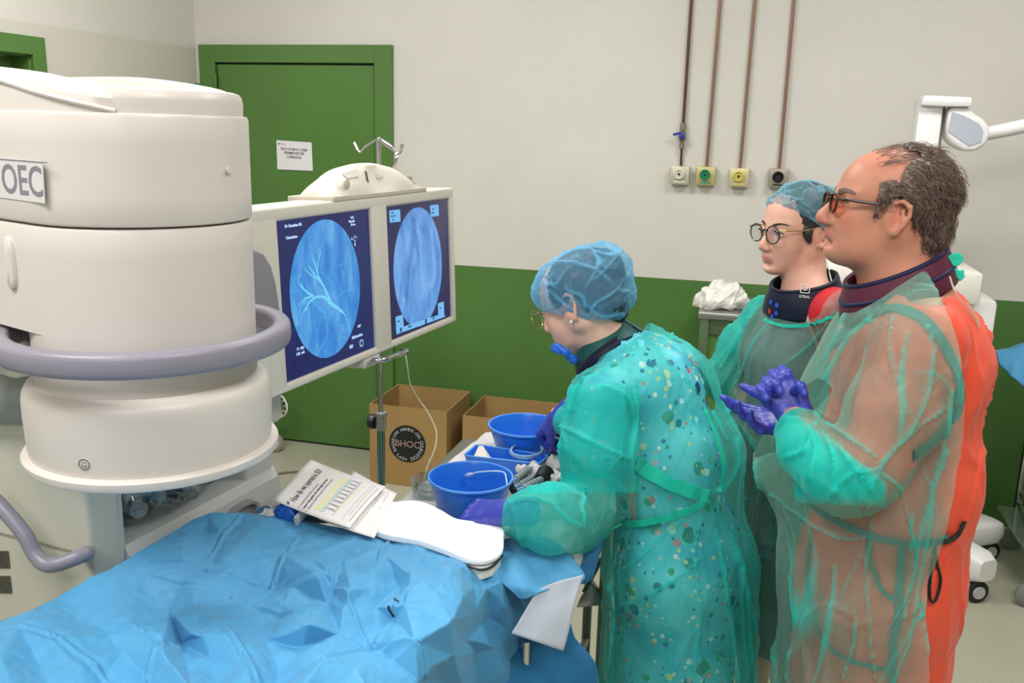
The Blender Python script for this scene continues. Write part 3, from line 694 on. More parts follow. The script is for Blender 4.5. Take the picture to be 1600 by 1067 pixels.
M_scr = screen_mat('screen_navy', (rgb(10, 20, 96), rgb(14, 44, 112)), .8); M_scr2 = screen_mat('screen_violet', (rgb(26, 28, 84), rgb(34, 30, 100)), .75)
def disc_mat(name, stops, sc_, dist, es):
    t = NT(name); g = t.new('ShaderNodeNewGeometry').outputs['Position']; mp_ = t.new('ShaderNodeMapping'); mp_.inputs['Scale'].default_value = (1, 1, .45); t.ln(g, mp_.inputs[0])
    f = t.noise(sc_, 6, .62, mp_.outputs[0], dist); t.ln(t.ramp(f, stops), t.b.inputs['Emission Color']); t.b.inputs['Emission Strength'].default_value = es
    t.b.inputs['Base Color'].default_value = (.01, .01, .015, 1); t.b.inputs['Roughness'].default_value = .3; return t.m
M_dL = disc_mat('angiogram_blue', [(.25, rgb(30, 110, 205)), (.5, rgb(64, 150, 226)), (.75, rgb(120, 190, 246))], 16, 1.2, .9)
M_dR = disc_mat('fluoroscopy_blue', [(.25, rgb(52, 104, 176)), (.5, rgb(98, 160, 232)), (.75, rgb(150, 200, 250))], 11, 1.6, .9)
M_glow = mat('screen_text', (0, 0, 0, 1), .5, var=0, emit=rgb(190, 225, 255), es=1.0); M_ves = mat('vessel_light', (0, 0, 0, 1), .5, var=0, emit=rgb(120, 215, 250), es=.95); M_ves2 = mat('vessel_faint', (0, 0, 0, 1), .5, var=0, emit=rgb(92, 178, 242), es=.95)
M_box = mat('screen_box', (0, 0, 0, 1), .5, var=0, emit=rgb(120, 190, 245), es=.95); M_boxink = mat('screen_ink', (0, 0, 0, 1), .5, var=0, emit=rgb(30, 80, 150), es=.7)
for k, m1, m2 in (('L', M_scr, M_dL), ('R', M_scr2, M_dR)):
    r4 = rl if k == 'L' else rr_
    mb = MB(); mbx(r4[0]-.004, r4[1]+.004, r4[2]-.004, r4[3]+.004, -.012, -.004, mb); scr = mb.build('screen', m1, ws, smooth=False)
    scr['label'] = 'left screen with an angiogram of branching vessels' if k == 'L' else 'right screen with a blurred fluoroscopy picture'
    if k == 'L': e = [st_of(451, 440, -.004), st_of(562, 440, -.004), st_of(505, 343, -.004), st_of(512, 559, -.004)]
    else: e = [st_of(614, 412, -.004), st_of(690, 410, -.004), st_of(653, 324, -.004), st_of(661, 508, -.004)]
    cx, cy = (e[0][0]+e[1][0])/2, (e[2][1]+e[3][1])/2; ra, rb = (e[1][0]-e[0][0])/2, (e[2][1]-e[3][1])/2
    mb = MB(); n = 72; mb.add([mq(cx+ra*math.cos(2*math.pi*i/n), cy+rb*math.sin(2*math.pi*i/n), -.0034) for i in range(n)], [tuple(range(n))])
    im = mb.build('x_ray_picture', m2, scr, smooth=False)
    def sline(pts, w, off=-.003, mbb=None):
        P = smooth_path([V(*st_of(x, y, off), 0) for x, y in pts], 5); mbb = mbb or MB(); n_ = len(P); L_, R_ = [], []
        for i, p in enumerate(P):
            tt = nrm(P[min(i+1, n_-1)]-P[max(i-1, 0)]); ww_ = w[0]+(w[1]-w[0])*i/(n_-1); s_ = V(-tt[1], tt[0], 0)*ww_
            L_.append(mq(*(p+s_)[:2], off)); R_.append(mq(*(p-s_)[:2], off))
        return mbb.add(L_+R_, [(i, i+1, n_+i+1, n_+i) for i in range(n_-1)])
    def label_(s_, x, y, hpx, mbb, mt_=None):
        o_ = mp(x, y, -.003); h_ = np.linalg.norm(mp(x, y-hpx, -.003)-o_); text_mb(s_, h_*1.35, o_, a_, u_, .0002, 'LEFT', .0003, mbb)
    def lab(s_, x, y, h_): mb_ = MB(); label_(s_, x, y, h_, mb_); mb_.build('screen_text', M_glow if k == 'L' else M_boxink, scr, smooth=False)
    if k == 'L':
        for pts, w in (([(546, 520), (542, 500), (537, 489), (521, 479), (512, 472)], (.0010, .0022)), ([(536, 488), (527, 481), (515, 471), (505, 464), (495, 464), (488, 468), (482, 474), (477, 486)], (.004, .0018)),
                       ([(517, 473), (511, 459), (505, 446), (497, 436), (488, 424), (482, 415)], (.0038, .0014)), ([(505, 446), (497, 430), (494, 418), (489, 405), (487, 396)], (.0028, .0010)),
                       ([(498, 436), (496, 424), (497, 412), (499, 400), (496, 393)], (.0018, .0008)), ([(498, 402), (501, 395), (497, 388)], (.0010, .0008)),
                       ([(490, 463), (482, 458), (475, 452), (470, 442)], (.0034, .0012)), ([(486, 464), (478, 466), (471, 472), (466, 478)], (.0024, .0010)), ([(494, 436), (484, 428), (476, 420)], (.0018, .0008)),
                       ([(475, 452), (469, 446), (466, 436), (472, 428)], (.0018, .0006)), ([(482, 474), (474, 488), (470, 498)], (.0014, .0006)), ([(478, 470), (470, 480), (468, 492)], (.0012, .0006))): sline(pts, w).build('vessel_trace', M_ves, im, smooth=False)
        for pts, w in (([(488, 470), (498, 480), (508, 492), (512, 512), (510, 530), (500, 545), (496, 556)], (.0014, .0010)), ([(506, 542), (510, 556)], (.0008, .001)), ([(526, 550), (532, 540), (540, 530)], (.0010, .0008)), ([(520, 462), (518, 448), (514, 432)], (.0012, .0008)), ([(524, 468), (538, 456), (552, 452)], (.0009, .0006)),
                       ([(528, 416), (540, 410), (550, 402)], (.0008, .0006)), ([(538, 508), (530, 508), (526, 514)], (.001, .0006)), ([(480, 480), (476, 500), (486, 520)], (.0012, .0008)), ([(512, 378), (508, 366), (504, 356)], (.0012, .0006)), ([(468, 456), (462, 448), (458, 440)], (.0012, .0006))): sline(pts, w, -.0031).build('faint_vessel_trace', M_ves2, im, smooth=False)
        lab('Dr Gonzalez AR.', 445, 356, 5); lab('F.Resolution', 447, 374, 4.5); lab('9:12', 548, 342, 4); lab('Normal', 545, 348, 4); lab('10 cm', 548, 353, 4); lab('A', 549, 375, 4); lab('II', 554, 384, 5)
        lab('71  kVp', 464, 548, 4.5); lab('1.02  mA', 463, 556, 4.5); lab('5:07', 559, 512, 4); lab('Subtraction', 550, 530, 5); lab('283', 546, 545, 5.5)
        c_ = st_of(565, 536, -.003); mb = MB(); mb.add([mq(c_[0]+.009*math.cos(i/3)*1.0, c_[1]+.009*math.sin(i/3), -.003) for i in range(19)]+[mq(c_[0]+.0065*math.cos(i/3), c_[1]+.0065*math.sin(i/3), -.003) for i in range(19)], [(i, i+1, 20+i, 19+i) for i in range(18)]); mb.build('screen_icon', M_glow, scr, smooth=False)
        c_ = st_of(555, 373, -.003); mb = MB(); mb.add([mq(c_[0]+.007*math.cos(i/3)*1.0, c_[1]+.007*math.sin(i/3), -.003) for i in range(16)]+[mq(c_[0]+.0052*math.cos(i/3), c_[1]+.0052*math.sin(i/3), -.003) for i in range(16)], [(i, i+1, 17+i, 16+i) for i in range(15)])
        mb.build('screen_icon', M_glow, scr, smooth=False)
    else:
        mb = MB()
        for q in ([(608, 329), (625, 327), (626, 346), (609, 348)], [(672, 321), (685, 319.5), (686, 337), (673, 339)], [(618, 495), (629.5, 491.5), (631, 511), (619, 514)], [(684, 474), (693.5, 471), (694, 490), (685, 493)], [(619, 514), (694, 489), (695, 495), (619.5, 522.5)]): MB().add([mp(x, y, -.003) for x, y in q], [(0, 1, 2, 3)]).build('screen_button', M_box, scr, smooth=False)
        lab('SWAP', 611, 334, 2.6); lab('DSA ON', 610.5, 339.5, 3); lab('EXIT', 613, 345, 2.6); lab('LAST', 675, 328, 2.6); lab('IMAGE', 674, 334, 2.6); lab('PREV', 621, 504, 2.6); lab('FILE', 687, 483, 2.6); lab('MENU', 638, 512.5, 3); lab('LEVEL', 675, 499.5, 3)
        for q in ([(625, 512.5), (628, 511.5), (628, 518), (625, 519)], [(664, 499), (667, 498), (667, 505), (664, 506)]): MB().add([mp(x, y, -.0028) for x, y in q], [(0, 1, 2, 3)]).build('slider_mark', M_boxink, scr, smooth=False)
        mb = MB(); sline([(630, 466), (632, 470)], (.0018, .0016), mbb=mb); mb.build('cursor', M_glow, im, smooth=False)
        M_shade = mat('fluoroscopy_shadow', (0, 0, 0, 1), .5, var=0, emit=rgb(60, 112, 178), es=.9)
# grey side pod
q = [mp(x, y, .02) for x, y in ((380, 391), (400, 391), (414, 397), (425, 415), (433, 445), (438, 480), (440, 520), (380, 530))]
MB().prism(q[::-1], -nn*.03, .006, 3).build('side_speaker', mat('speaker_grey', rgb(128, 126, 130), .45), ws)
# chrome edge handle on the far side
xs, xe = mq(s1+.01, .10, -.03), mq(s1+.01, -.12, -.03)
MB().tube(smooth_path([mq(s1-.01, .10, -.04), mq(s1+.016, .09, -.03), mq(s1+.02, 0, -.03), mq(s1+.016, -.11, -.03), mq(s1-.01, -.12, -.04)], 5), .006, 10).build('side_handle', M_chrome, ws)
# sensor dome on top
dm0, dm1 = st_of(490, 302, -.05)[0], st_of(636, 292, -.05)[0]; L = dm1-dm0; rings = []; hd = .072
for k in range(25):
    x = k/24; h = max(.004, hd*(1-abs(2*x-1)**2.4)**.75); w = .062*(1-.25*abs(2*x-1)**3); s_ = dm0+L*x
    groove = .014*math.exp(-((x-.5)/.16)**2)
    prof = [(w, 0), (w-.004-groove, h*.35), (w-.018-groove, h*.7), (w-.036, h*.92), (0, h), (-w+.036, h*.92), (-w+.014, h*.6), (-w, 0)]
    rings.append([mq(s_, t1+.006+b, -.055+a) for a, b in prof])
dome = MB().loft(rings).build('sensor_dome', M_mon, ws, sharp=50)
mb = MB(); mbx(dm0-.004, dm1+.008, t1-.004, t1+.009, -.120, .006, mb, .003); mb.build('dome_base', mat('monitor_cream_dark', rgb(186, 178, 160), .45), ws)
bpy.context.view_layer.update(); bdm = bvh_of(dome)
ribbon(bdm, [(571, 268), (572.5, 276), (574, 284)], .009, .0005, .001).build('indicator_slot', mat('slot_dark', rgb(70, 62, 52), .4), ws)
for q in (((534, 273), (557, 265), (559, 277), (543, 280)), ((586, 271), (598, 277), (588, 280))):
    hh = [onto(bdm, x, y, .0012) for x, y in q]
    if all(hh): MB().prism([h[0] for h in hh], hh[0][1]*.002).build('sensor_window', mat('sensor_grey', rgb(182, 178, 170), .3), ws)
h_ = mq(dm0+L*.1, t1+.03, 0); MB().lathe([(0, 0), (.012, 0), (.012, .004), (.008, .006), (0, .006)], mq(dm0+L*.13, t1+.034, .0), 20, ax=(a_, u_, nn)).build('release_button', mat('monitor_cream_dark', rgb(186, 178, 160), .45), ws)
# chrome tray handle under the housing
pa, pb, pc, pd_ = mp(583, 563, .03), mp(600, 562, .055), mp(636, 549, .055), mp(627, 546, 0)
MB().tube(smooth_path([mp(586, 562, -.01), pa, pb, (pb+pc)/2, pc, pd_], 4), .0065, 12).build('tray_handle', M_chrome, ws)
mb = MB(); c_ = st_of(578, 566, -.01); mbx(c_[0]-.04, c_[0]+.035, t0-.025, t0+.004, -.07, 0, mb, .006); mb.build('handle_bracket', M_mon, ws)
# neck of the monitor and cart body
mb = MB(); mbx(-.12, .10, t0-.10, t0+.03, -.16, -.08, mb, .02); mb.build('monitor_neck', M_mon, ws)
M_cart = mat('cart_cream', rgb(186, 184, 170), .42, var=.02, vs=2, bump=.03, bs=120); M_cartl = mat('cart_grey', rgb(176, 178, 174), .42, var=.02)
cn = np.cross(a_, V(0, 0, 1)); CP = MP0-cn*.12
def cp(x, y, off=0): return Pn(x, y, CP+cn*off, cn)
def cs(x, y): p = cp(x, y); return (p-CP)@a_, p[2]
def cq(s_, z_, off=0): return V(CP[0], CP[1], 0)+a_*s_+cn*off+V(0, 0, z_)
sL = cs(140, 830)[0]; so0 = cs(190, 800)[0]; so1 = cs(385, 745)[0]; sR = so1+.10; zo0 = (cs(192, 848)[1]+cs(385, 757)[1])/2; zo1 = zo0+.17; ct = 1.235
def cbx(s0_, s1_, z0_, z1_, d0, d1, mb, bev=0, seg=3): return mb.box(cq((s0_+s1_)/2, (z0_+z1_)/2, (d0+d1)/2), (s1_-s0_, d1-d0, z1_-z0_), ax=(a_, cn, (0, 0, 1)), bev=bev, seg=seg)
mb = MB(); cbx(sL, so0-.004, .12, ct, -.62, 0, mb, .008); mb.build('side_column', M_cart, ws)
mb = MB(); cbx(so0-.012, so0+.004, .2, ct, -.6, .002, mb, .006); mb.build('front_pillar', M_cartl, ws)
mb = MB(); cbx(so1, sR, .12, ct-.03, -.62, 0, mb, .012); mb.build('side_column', M_cartl, ws)
mb = MB(); cbx(sL+.02, sR-.01, .12, zo0, -.61, -.004, mb, .008); mb.build('cart_body', M_cartl, ws)
mb = MB(); cbx(sL+.02, sR-.01, zo1, ct-.01, -.62, -.005, mb, .012); mb.build('deck', M_cartl, ws)
mb = MB(); cbx(so0, so1, zo0, zo1, -.62, -.60, mb); mb.build('back_panel', M_cartl, ws)
# sloping skirt under the opening
rings = []
for s_ in (so0+.0, so1+.05, sR): rings.append([cq(s_, zo0, 0), cq(s_, zo0-.02, .012), cq(s_+(.03 if s_ == sR else 0), zo0-.22, .035), cq(s_, .2, .035), cq(s_, .2, -.06), cq(s_, zo0+.001, -.06)])
MB().loft(rings).build('front_skirt', M_cartl, ws, sharp=20)
q = cs(366, 800); mb = MB(); rings = []
for e, off in ((.050, .012), (.046, .032), (.036, .032), (.034, .022)):
    rings.append([cq(q[0]+e*1.1*math.copysign(abs(math.cos(t_))**.7, math.cos(t_)), q[1]+e*.5*math.sin(t_), off) for t_ in np.linspace(0, 2*math.pi, 25)[:-1]])
MB().loft(rings).build('drawer_pull', mat('speaker_grey', rgb(128, 126, 130)), ws)
# side: vents, seam and steering handle
sf = V(CP[0], CP[1], 0)+a_*sL; sn = -a_; sx_ = -cn
def sp_(x, y, off=0): return Pn(x, y, sf+sn*off, sn)
mb = MB()
for (y0_, y1_, x0_, x1_) in ((861, 888, -30, 13), (900, 927, -30, 16)):
    for k in range(14):
        x = x1_-k*3.1; pA, pB = sp_(x-.5, y0_, .002), sp_(x+.8, y1_, .002); mb.box((pA+pB)/2, (.0016, .002, np.linalg.norm(pB-pA)), ax=(sx_, sn, (0, 0, 1)))
mb.build('vent_slots', mat('vent_dark', rgb(84, 82, 74), .6), ws, smooth=False)
mb = MB(); pA, pB = sp_(-60, 825, .001), sp_(134, 858, .001); mb.box((pA+pB)/2, (np.linalg.norm(pB-pA), .003, .003), ax=(sx_, sn, (0, 0, 1))); mb.build('seam', mat('seam_grey', rgb(140, 138, 126), .6), ws, smooth=False)
hp = [sp_(-30, 760, .07), sp_(-5, 785, .07), sp_(20, 812, .07), sp_(40, 838, .07), sp_(55, 866, .07), sp_(72, 882, .07), sp_(95, 880, .06), sp_(132, 866, .03), sp_(136, 863, -.01)]
MB().tube(smooth_path(hp, 6), .0135, 18).build('steering_handle', M_pur, ws)
# console deck seen left of the x-ray head
zd = sp_(30, 560, .1)[2]
q = [(-80, 522), (20, 522), (52, 540), (62, 556), (60, 585), (17, 594), (0, 588), (-80, 578)]
P3 = [sp_(x, y, .12) for x, y in q]; MB().prism(P3[::-1], -sn*.2, .012, 3).build('console_deck', M_mon, ws)
MB().tube([sp_(-60, 572, .135), sp_(12, 566, .135)], .007, 8).build('deck_latch', M_mon, ws)
MB().tube([sp_(-90, 620, .0), sp_(30, 621, .0), sp_(120, 616, 0)], .045, 28).build('cable_drum', mat('drum_grey', rgb(134, 142, 138), .45), ws)
for c_ in (cq(sL+.1, 0, -.08), cq(sL+.1, 0, -.55), cq(sR-.1, 0, -.08), cq(sR-.1, 0, -.55)): caster(c_, .055, ws, 1.4)
# clear bag of syringes in the shelf
t = NT('clear_bag'); g = t.new('ShaderNodeBsdfGlass'); g.inputs['IOR'].default_value = 1.15; g.inputs['Roughness'].default_value = .05; tr = t.new('ShaderNodeBsdfTransparent'); mx = t.new('ShaderNodeMixShader')
gl = t.new('ShaderNodeBsdfGlossy'); gl.inputs['Roughness'].default_value = .12; fr = t.new('ShaderNodeLayerWeight'); fr.inputs[0].default_value = .25; t.ln(t.math('ADD', t.math('MULTIPLY', fr.outputs['Facing'], .6), .10), mx.inputs[0]); t.ln(tr.outputs[0], mx.inputs[1]); t.ln(gl.outputs[0], mx.inputs[2]); tr.inputs[0].default_value = (.86, .9, .92, 1)
t.ln(mx.outputs[0], t.out.inputs[0]); M_clear = t.m
cb = cq((so0+so1)/2, zo0+.075, -.10)
s_ = SDF(cb-V(.12, .26, .12), cb+V(.12, .26, .12), .006); s_.ell(cb, (so1-so0)*.48*V(1, 0, 0)+V(0, .09, .075)); v, q_ = s_.mesh(); 
s_ = SDF(cb-V(.16, .3, .14), cb+V(.16, .3, .14), .006); s_.ell(cb, ((so1-so0)*.49, .12, .082), ax=(a_, cn, (0, 0, 1)), k=0); v, q_ = s_.mesh(); n_ = vnormals(v, q_)
v = v+n_*((folds(v, 31, .05, 3)-.4)*.04)[:, None]; v[:, 2] = np.maximum(v[:, 2], zo0+.002)
o = link('clear_bag', np_mesh(v, q_), M_clear); tag(o, 'clear crinkled plastic bag in the open shelf of the workstation', 'bag')
rs = random.Random(4); M_syr = mat('frosted_plastic', rgb(176, 190, 194), .3, var=.1, trans=.2)
for k in range(44):
    p = cb+a_*rs.uniform(-.17, .17)*(so1-so0)/.4+cn*rs.uniform(-.05, .05)+V(0, 0, rs.uniform(-.055, .05)); dd = nrm([rs.uniform(-1, 1), rs.uniform(-1, 1), rs.uniform(-.6, .6)]); sd = nrm(np.cross(dd, (0, 0, 1))); up = np.cross(sd, dd)
    o = MB().lathe([(0, -.03), (.017, -.03), (.018, -.026), (.012, -.022), (.0115, .02), (.016, .024), (.006, .028), (.003, .04), (0, .04)], p, 14, ax=(sd, up, dd)).build('plastic_tube_fitting', M_syr)
    tag(o, 'frosted plastic tube fitting inside the clear bag on the workstation shelf', 'fitting', 'plastic fittings in the clear bag')
# half hidden wheeled stand near the back door
hs = thing('wheeled_stand', 'pale wheeled stand with a slotted loop, half hidden behind the x-ray head', 'stand', (-2.6, 4.22, 0))
pc_ = Pz(438, 703, 0)
caster((pc_[0]-.02, pc_[1]-.03), .05, hs, .5, .05); hc = [o for o in hs.children if o.name.startswith('caster')][0]; hc.data.materials[0] = mat('caster_beige', rgb(150, 142, 128), .5)
PQ = lambda x, y: Pn(x, y, (0, pc_[1]-.03, 0), (0, 1, 0))
mb = MB(); mb.tube([(pc_[0]-.02, pc_[1]-.03, .10), (pc_[0]-.25, pc_[1]-.03, .12), (pc_[0]-.25, pc_[1]-.03, .75)], .02, 12); mb.build('stand_frame', M_eq, hs)
hp = [V(pc_[0]-.25, pc_[1]-.03, PQ(410, 622)[2]), PQ(410, 622), PQ(432, 620), PQ(441, 622), PQ(447, 635), PQ(443, 646), PQ(430, 652), PQ(410, 656), V(pc_[0]-.25, pc_[1]-.03, PQ(410, 656)[2])]
mb = MB(); mb.tube(smooth_path(hp, 5), 1, 8, sq=(.005, .014, (0, -.3, 1))); lo = mb.build('loop_handle', M_eq, hs)
mb = MB(); hh = smooth_path(hp, 5)
for i in range(3, len(hh)-3, 3): mb.box(hh[i]+V(0, -.012, 0), (.016, .006, .008), ax=(hh[i+1]-hh[i-1], (0, 1, 0), np.cross(hh[i+1]-hh[i-1], (0, 1, 0))))
mb.build('slots', M_dark, lo, smooth=False)
# drip stand
ivd = 2.85; IB = Pd(595, 640, ivd); ix, iy = IB[0], IB[1]
def ivz(y):
    k = ray(596, y); return (CAM+k*((np.linalg.norm(IB[:2]))/np.linalg.norm(k[:2])))[2]
iv = thing('drip_stand', 'chrome drip stand with two hooks and a black clamp knob, before the cardboard box', 'drip stand', (ix, iy, 0))
zt_, zcol = ivz(217), ivz(648)
MB().tube([(ix, iy, zcol-.05), (ix, iy, zt_)], .0075, 14).build('upper_pole', M_chrome, iv)
MB().tube([(ix, iy, .09), (ix, iy, zcol-.01)], .0125, 16).build('lower_pole', mat('teal_chrome', rgb(120, 150, 156), .2, 1.0), iv)
MB().lathe([(0, -.05), (.016, -.05), (.017, -.045), (.017, -.006), (.020, -.004), (.020, .008), (.012, .01), (0, .01)], (ix, iy, zcol), 20).build('collar', M_steel, iv)
kx = Pn(582, 654, (0, iy, 0), (0, 1, 0)); mb = MB(); mb.tube([(ix-.01, iy, zcol-.025), (kx[0]+.008, iy, zcol-.025)], .004, 8); mb.lathe([(0, -.01), (.022, -.01), (.024, -.006), (.024, .006), (.022, .01), (0, .01)], (kx[0], iy, zcol-.025), 20, ax=((0, 1, 0), (0, 0, 1), (1, 0, 0))); mb.build('clamp_knob', M_dark, iv)
PI = lambda x, y, d=0: Pn(x, y, (0, iy+d, 0), (0, 1, 0))
for pts in ([PI(592, 216), PI(572, 229), PI(565, 237), PI(560, 236), PI(553, 223)], [PI(592, 216), PI(612, 229), PI(621, 239), PI(625, 237), PI(629, 225)]): MB().tube(smooth_path(pts, 4), .0045, 10).build('hook', M_chrome, iv)
MB().tube(smooth_path([PI(592, 217), PI(604, 228, -.05), PI(619, 240, -.12), PI(617, 255, -.13), PI(611, 272, -.12)], 4), .0042, 8).build('hook', M_chrome, iv)
mb = MB(); c_ = PI(630, 281, 0); mb.box(c_, (.045, .04, .02), bev=.004); mb.tube([PI(606, 280), c_], .006, 8); mb.tube([PI(610, 272), PI(612, 280)], .006, 8); mb.tube([(ix, iy, c_[2]), PI(606, 280)], .007, 8); mb.build('holder_arm', M_chrome, iv)
c_ = PI(633, 287); MB().box(c_, (.046, .04, .008), bev=.002).build('clamp_pad', M_dark, iv)
c_ = PI(633, 293); MB().box(c_, (.036, .03, .015), bev=.003).build('clamp_block', mat('pad_white', rgb(210, 206, 196), .4), iv)
for a in range(5):
    th = a*2*math.pi/5+.3; e = (ix+.26*math.cos(th), iy+.26*math.sin(th)); MB().tube([(ix, iy, .11), (e[0], e[1], .075)], .013, 10).build('base_leg', M_chrome, iv); caster(e, .025, iv, th, .02)
# ============================================================ cloth helpers
def facet(u, v, seed):
    """piecewise flat random relief on a warped triangle lattice, about -1..1"""
    rs = np.random.RandomState(seed); T = rs.uniform(-1, 1, (64, 64))
    u = u+.35*np.sin(v*1.3+seed)+.2*np.sin(u*2.1+seed*2); v = v+.35*np.sin(u*1.1+seed*3)+.2*np.sin(v*2.3+seed)
    s = (u+v)*.366; i = np.floor(u+s); j = np.floor(v+s); t_ = (i+j)*.2113; x0, y0 = u-(i-t_), v-(j-t_)
    up = x0 > y0; i1 = np.where(up, 1, 0); j1 = 1-i1
    h = lambda a, b: T[(a.astype(int)) % 64, (b.astype(int)) % 64]
    fx, fy = u+s-i, v+s-j      # position in the skewed cell
    a, b, c = h(i, j), h(i+i1, j+j1), h(i+1, j+1)
    m1, m2 = np.maximum(fx, fy), np.minimum(fx, fy)
    return a*(1-m1)+b*(m1-m2)+c*m2
def voro(u, v, seed, cell):
    rs = np.random.RandomState(seed); u0, u1, v0, v1 = u.min()-cell, u.max()+cell, v.min()-cell, v.max()+cell
    n = int((u1-u0)*(v1-v0)/cell**2); P = np.stack([rs.uniform(u0, u1, n), rs.uniform(v0, v1, n)], 1); f1 = np.full(u.shape, 9.0); f2 = f1.copy()
    for a, b in P: d = np.hypot(u-a, v-b); f2 = np.minimum(f2, np.maximum(f1, d)); f1 = np.minimum(f1, d)
    return np.minimum((f2-f1)/cell, 1.0)
def grid_obj(name, P, m_, parent=None, th=.0015, smooth=True, **k):
    """P: (n, m, 3) array of points"""
    n, m2 = P.shape[:2]; ii_ = np.arange(n*m2).reshape(n, m2); Q = np.stack([ii_[:-1, :-1], ii_[1:, :-1], ii_[1:, 1:], ii_[:-1, 1:]], -1).reshape(-1, 4)
    o = link(name, np_mesh(P.reshape(-1, 3), Q), m_, parent, smooth, **k)
    if th: md = o.modifiers.new('thickness', 'SOLIDIFY'); md.thickness = th; md.offset = 0
    return o
def cr_interp(A, n):
    """catmull-rom along axis 0, n steps per span"""
    A = np.asarray(A, float); A = np.concatenate([2*A[:1]-A[1:2], A, 2*A[-1:]-A[-2:-1]]); out = []
    for i in range(1, len(A)-2):
        for k in range(n):
            t_ = k/n; a, b, c, d_ = A[i-1], A[i], A[i+1], A[i+2]
            out.append(.5*(2*b+(c-a)*t_+(2*a-5*b+4*c-d_)*t_*t_+(3*b-a-3*c+d_)*t_**3))
    out.append(A[-2]); return np.array(out)
def patch(name, rows, m_, parent=None, n=10, amp=.006, wl=.07, seed=1, th=.0015, fold=0, **k):
    C_ = np.array([[Pd(*q) for q in r] for r in rows]); P = cr_interp(C_, n); P = np.swapaxes(cr_interp(np.swapaxes(P, 0, 1), n), 0, 1)
    du = np.gradient(P, axis=0); dv = np.gradient(P, axis=1); N = np.cross(du, dv); N /= np.maximum(np.linalg.norm(N, axis=-1), 1e-9)[..., None]
    if (N*(P-CAM)).sum() > 0: N = -N
    U = np.cumsum(np.linalg.norm(du, axis=-1), 0)/wl; W_ = np.cumsum(np.linalg.norm(dv, axis=-1), 1)/wl
    d_ = facet(U, W_, seed)+.45*facet(U*2.3, W_*2.3, seed+1)
    P = P+N*(d_*amp)[..., None]; return grid_obj(name, P, m_, parent, th, **k)
def cloth_mat(name, col, rough=.75, sheen=.3, trans=0.0, bs=900, var=.04, sub=.0):
    t = NT(name); b = t.b; f = t.noise(5, 4, .6)
    a = tuple(c*(1-var) for c in col[:3])+(1,); c2 = tuple(min(1, c*(1+var)) for c in col[:3])+(1,)
    t.ln(t.ramp(f, [(.3, a), (.7, c2)]), b.inputs['Base Color']); b.inputs['Roughness'].default_value = rough
    b.inputs['Sheen Weight'].default_value = sheen; b.inputs['Sheen Roughness'].default_value = .4; b.inputs['Specular IOR Level'].default_value = .25
    t.bump(t.noise(bs, 2, .5), .12, .0008)
    if trans:
        tr = t.new('ShaderNodeBsdfTranslucent'); tr.inputs[0].default_value = col; mx = t.new('ShaderNodeMixShader'); mx.inputs[0].default_value = trans
        t.ln(b.outputs[0], mx.inputs[1]); t.ln(tr.outputs[0], mx.inputs[2]); t.ln(mx.outputs[0], t.out.inputs[0])
    return t.m
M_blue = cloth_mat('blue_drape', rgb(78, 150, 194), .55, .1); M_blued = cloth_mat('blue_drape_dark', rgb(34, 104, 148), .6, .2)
M_cloth = cloth_mat('white_cloth', rgb(226, 222, 218), .8); M_grey_cloth = cloth_mat('grey_white_cloth', rgb(184, 192, 204), .7)
M_white = cloth_mat('bright_white_cloth', (.93, .93, .94, 1), .8, .1, var=.0)
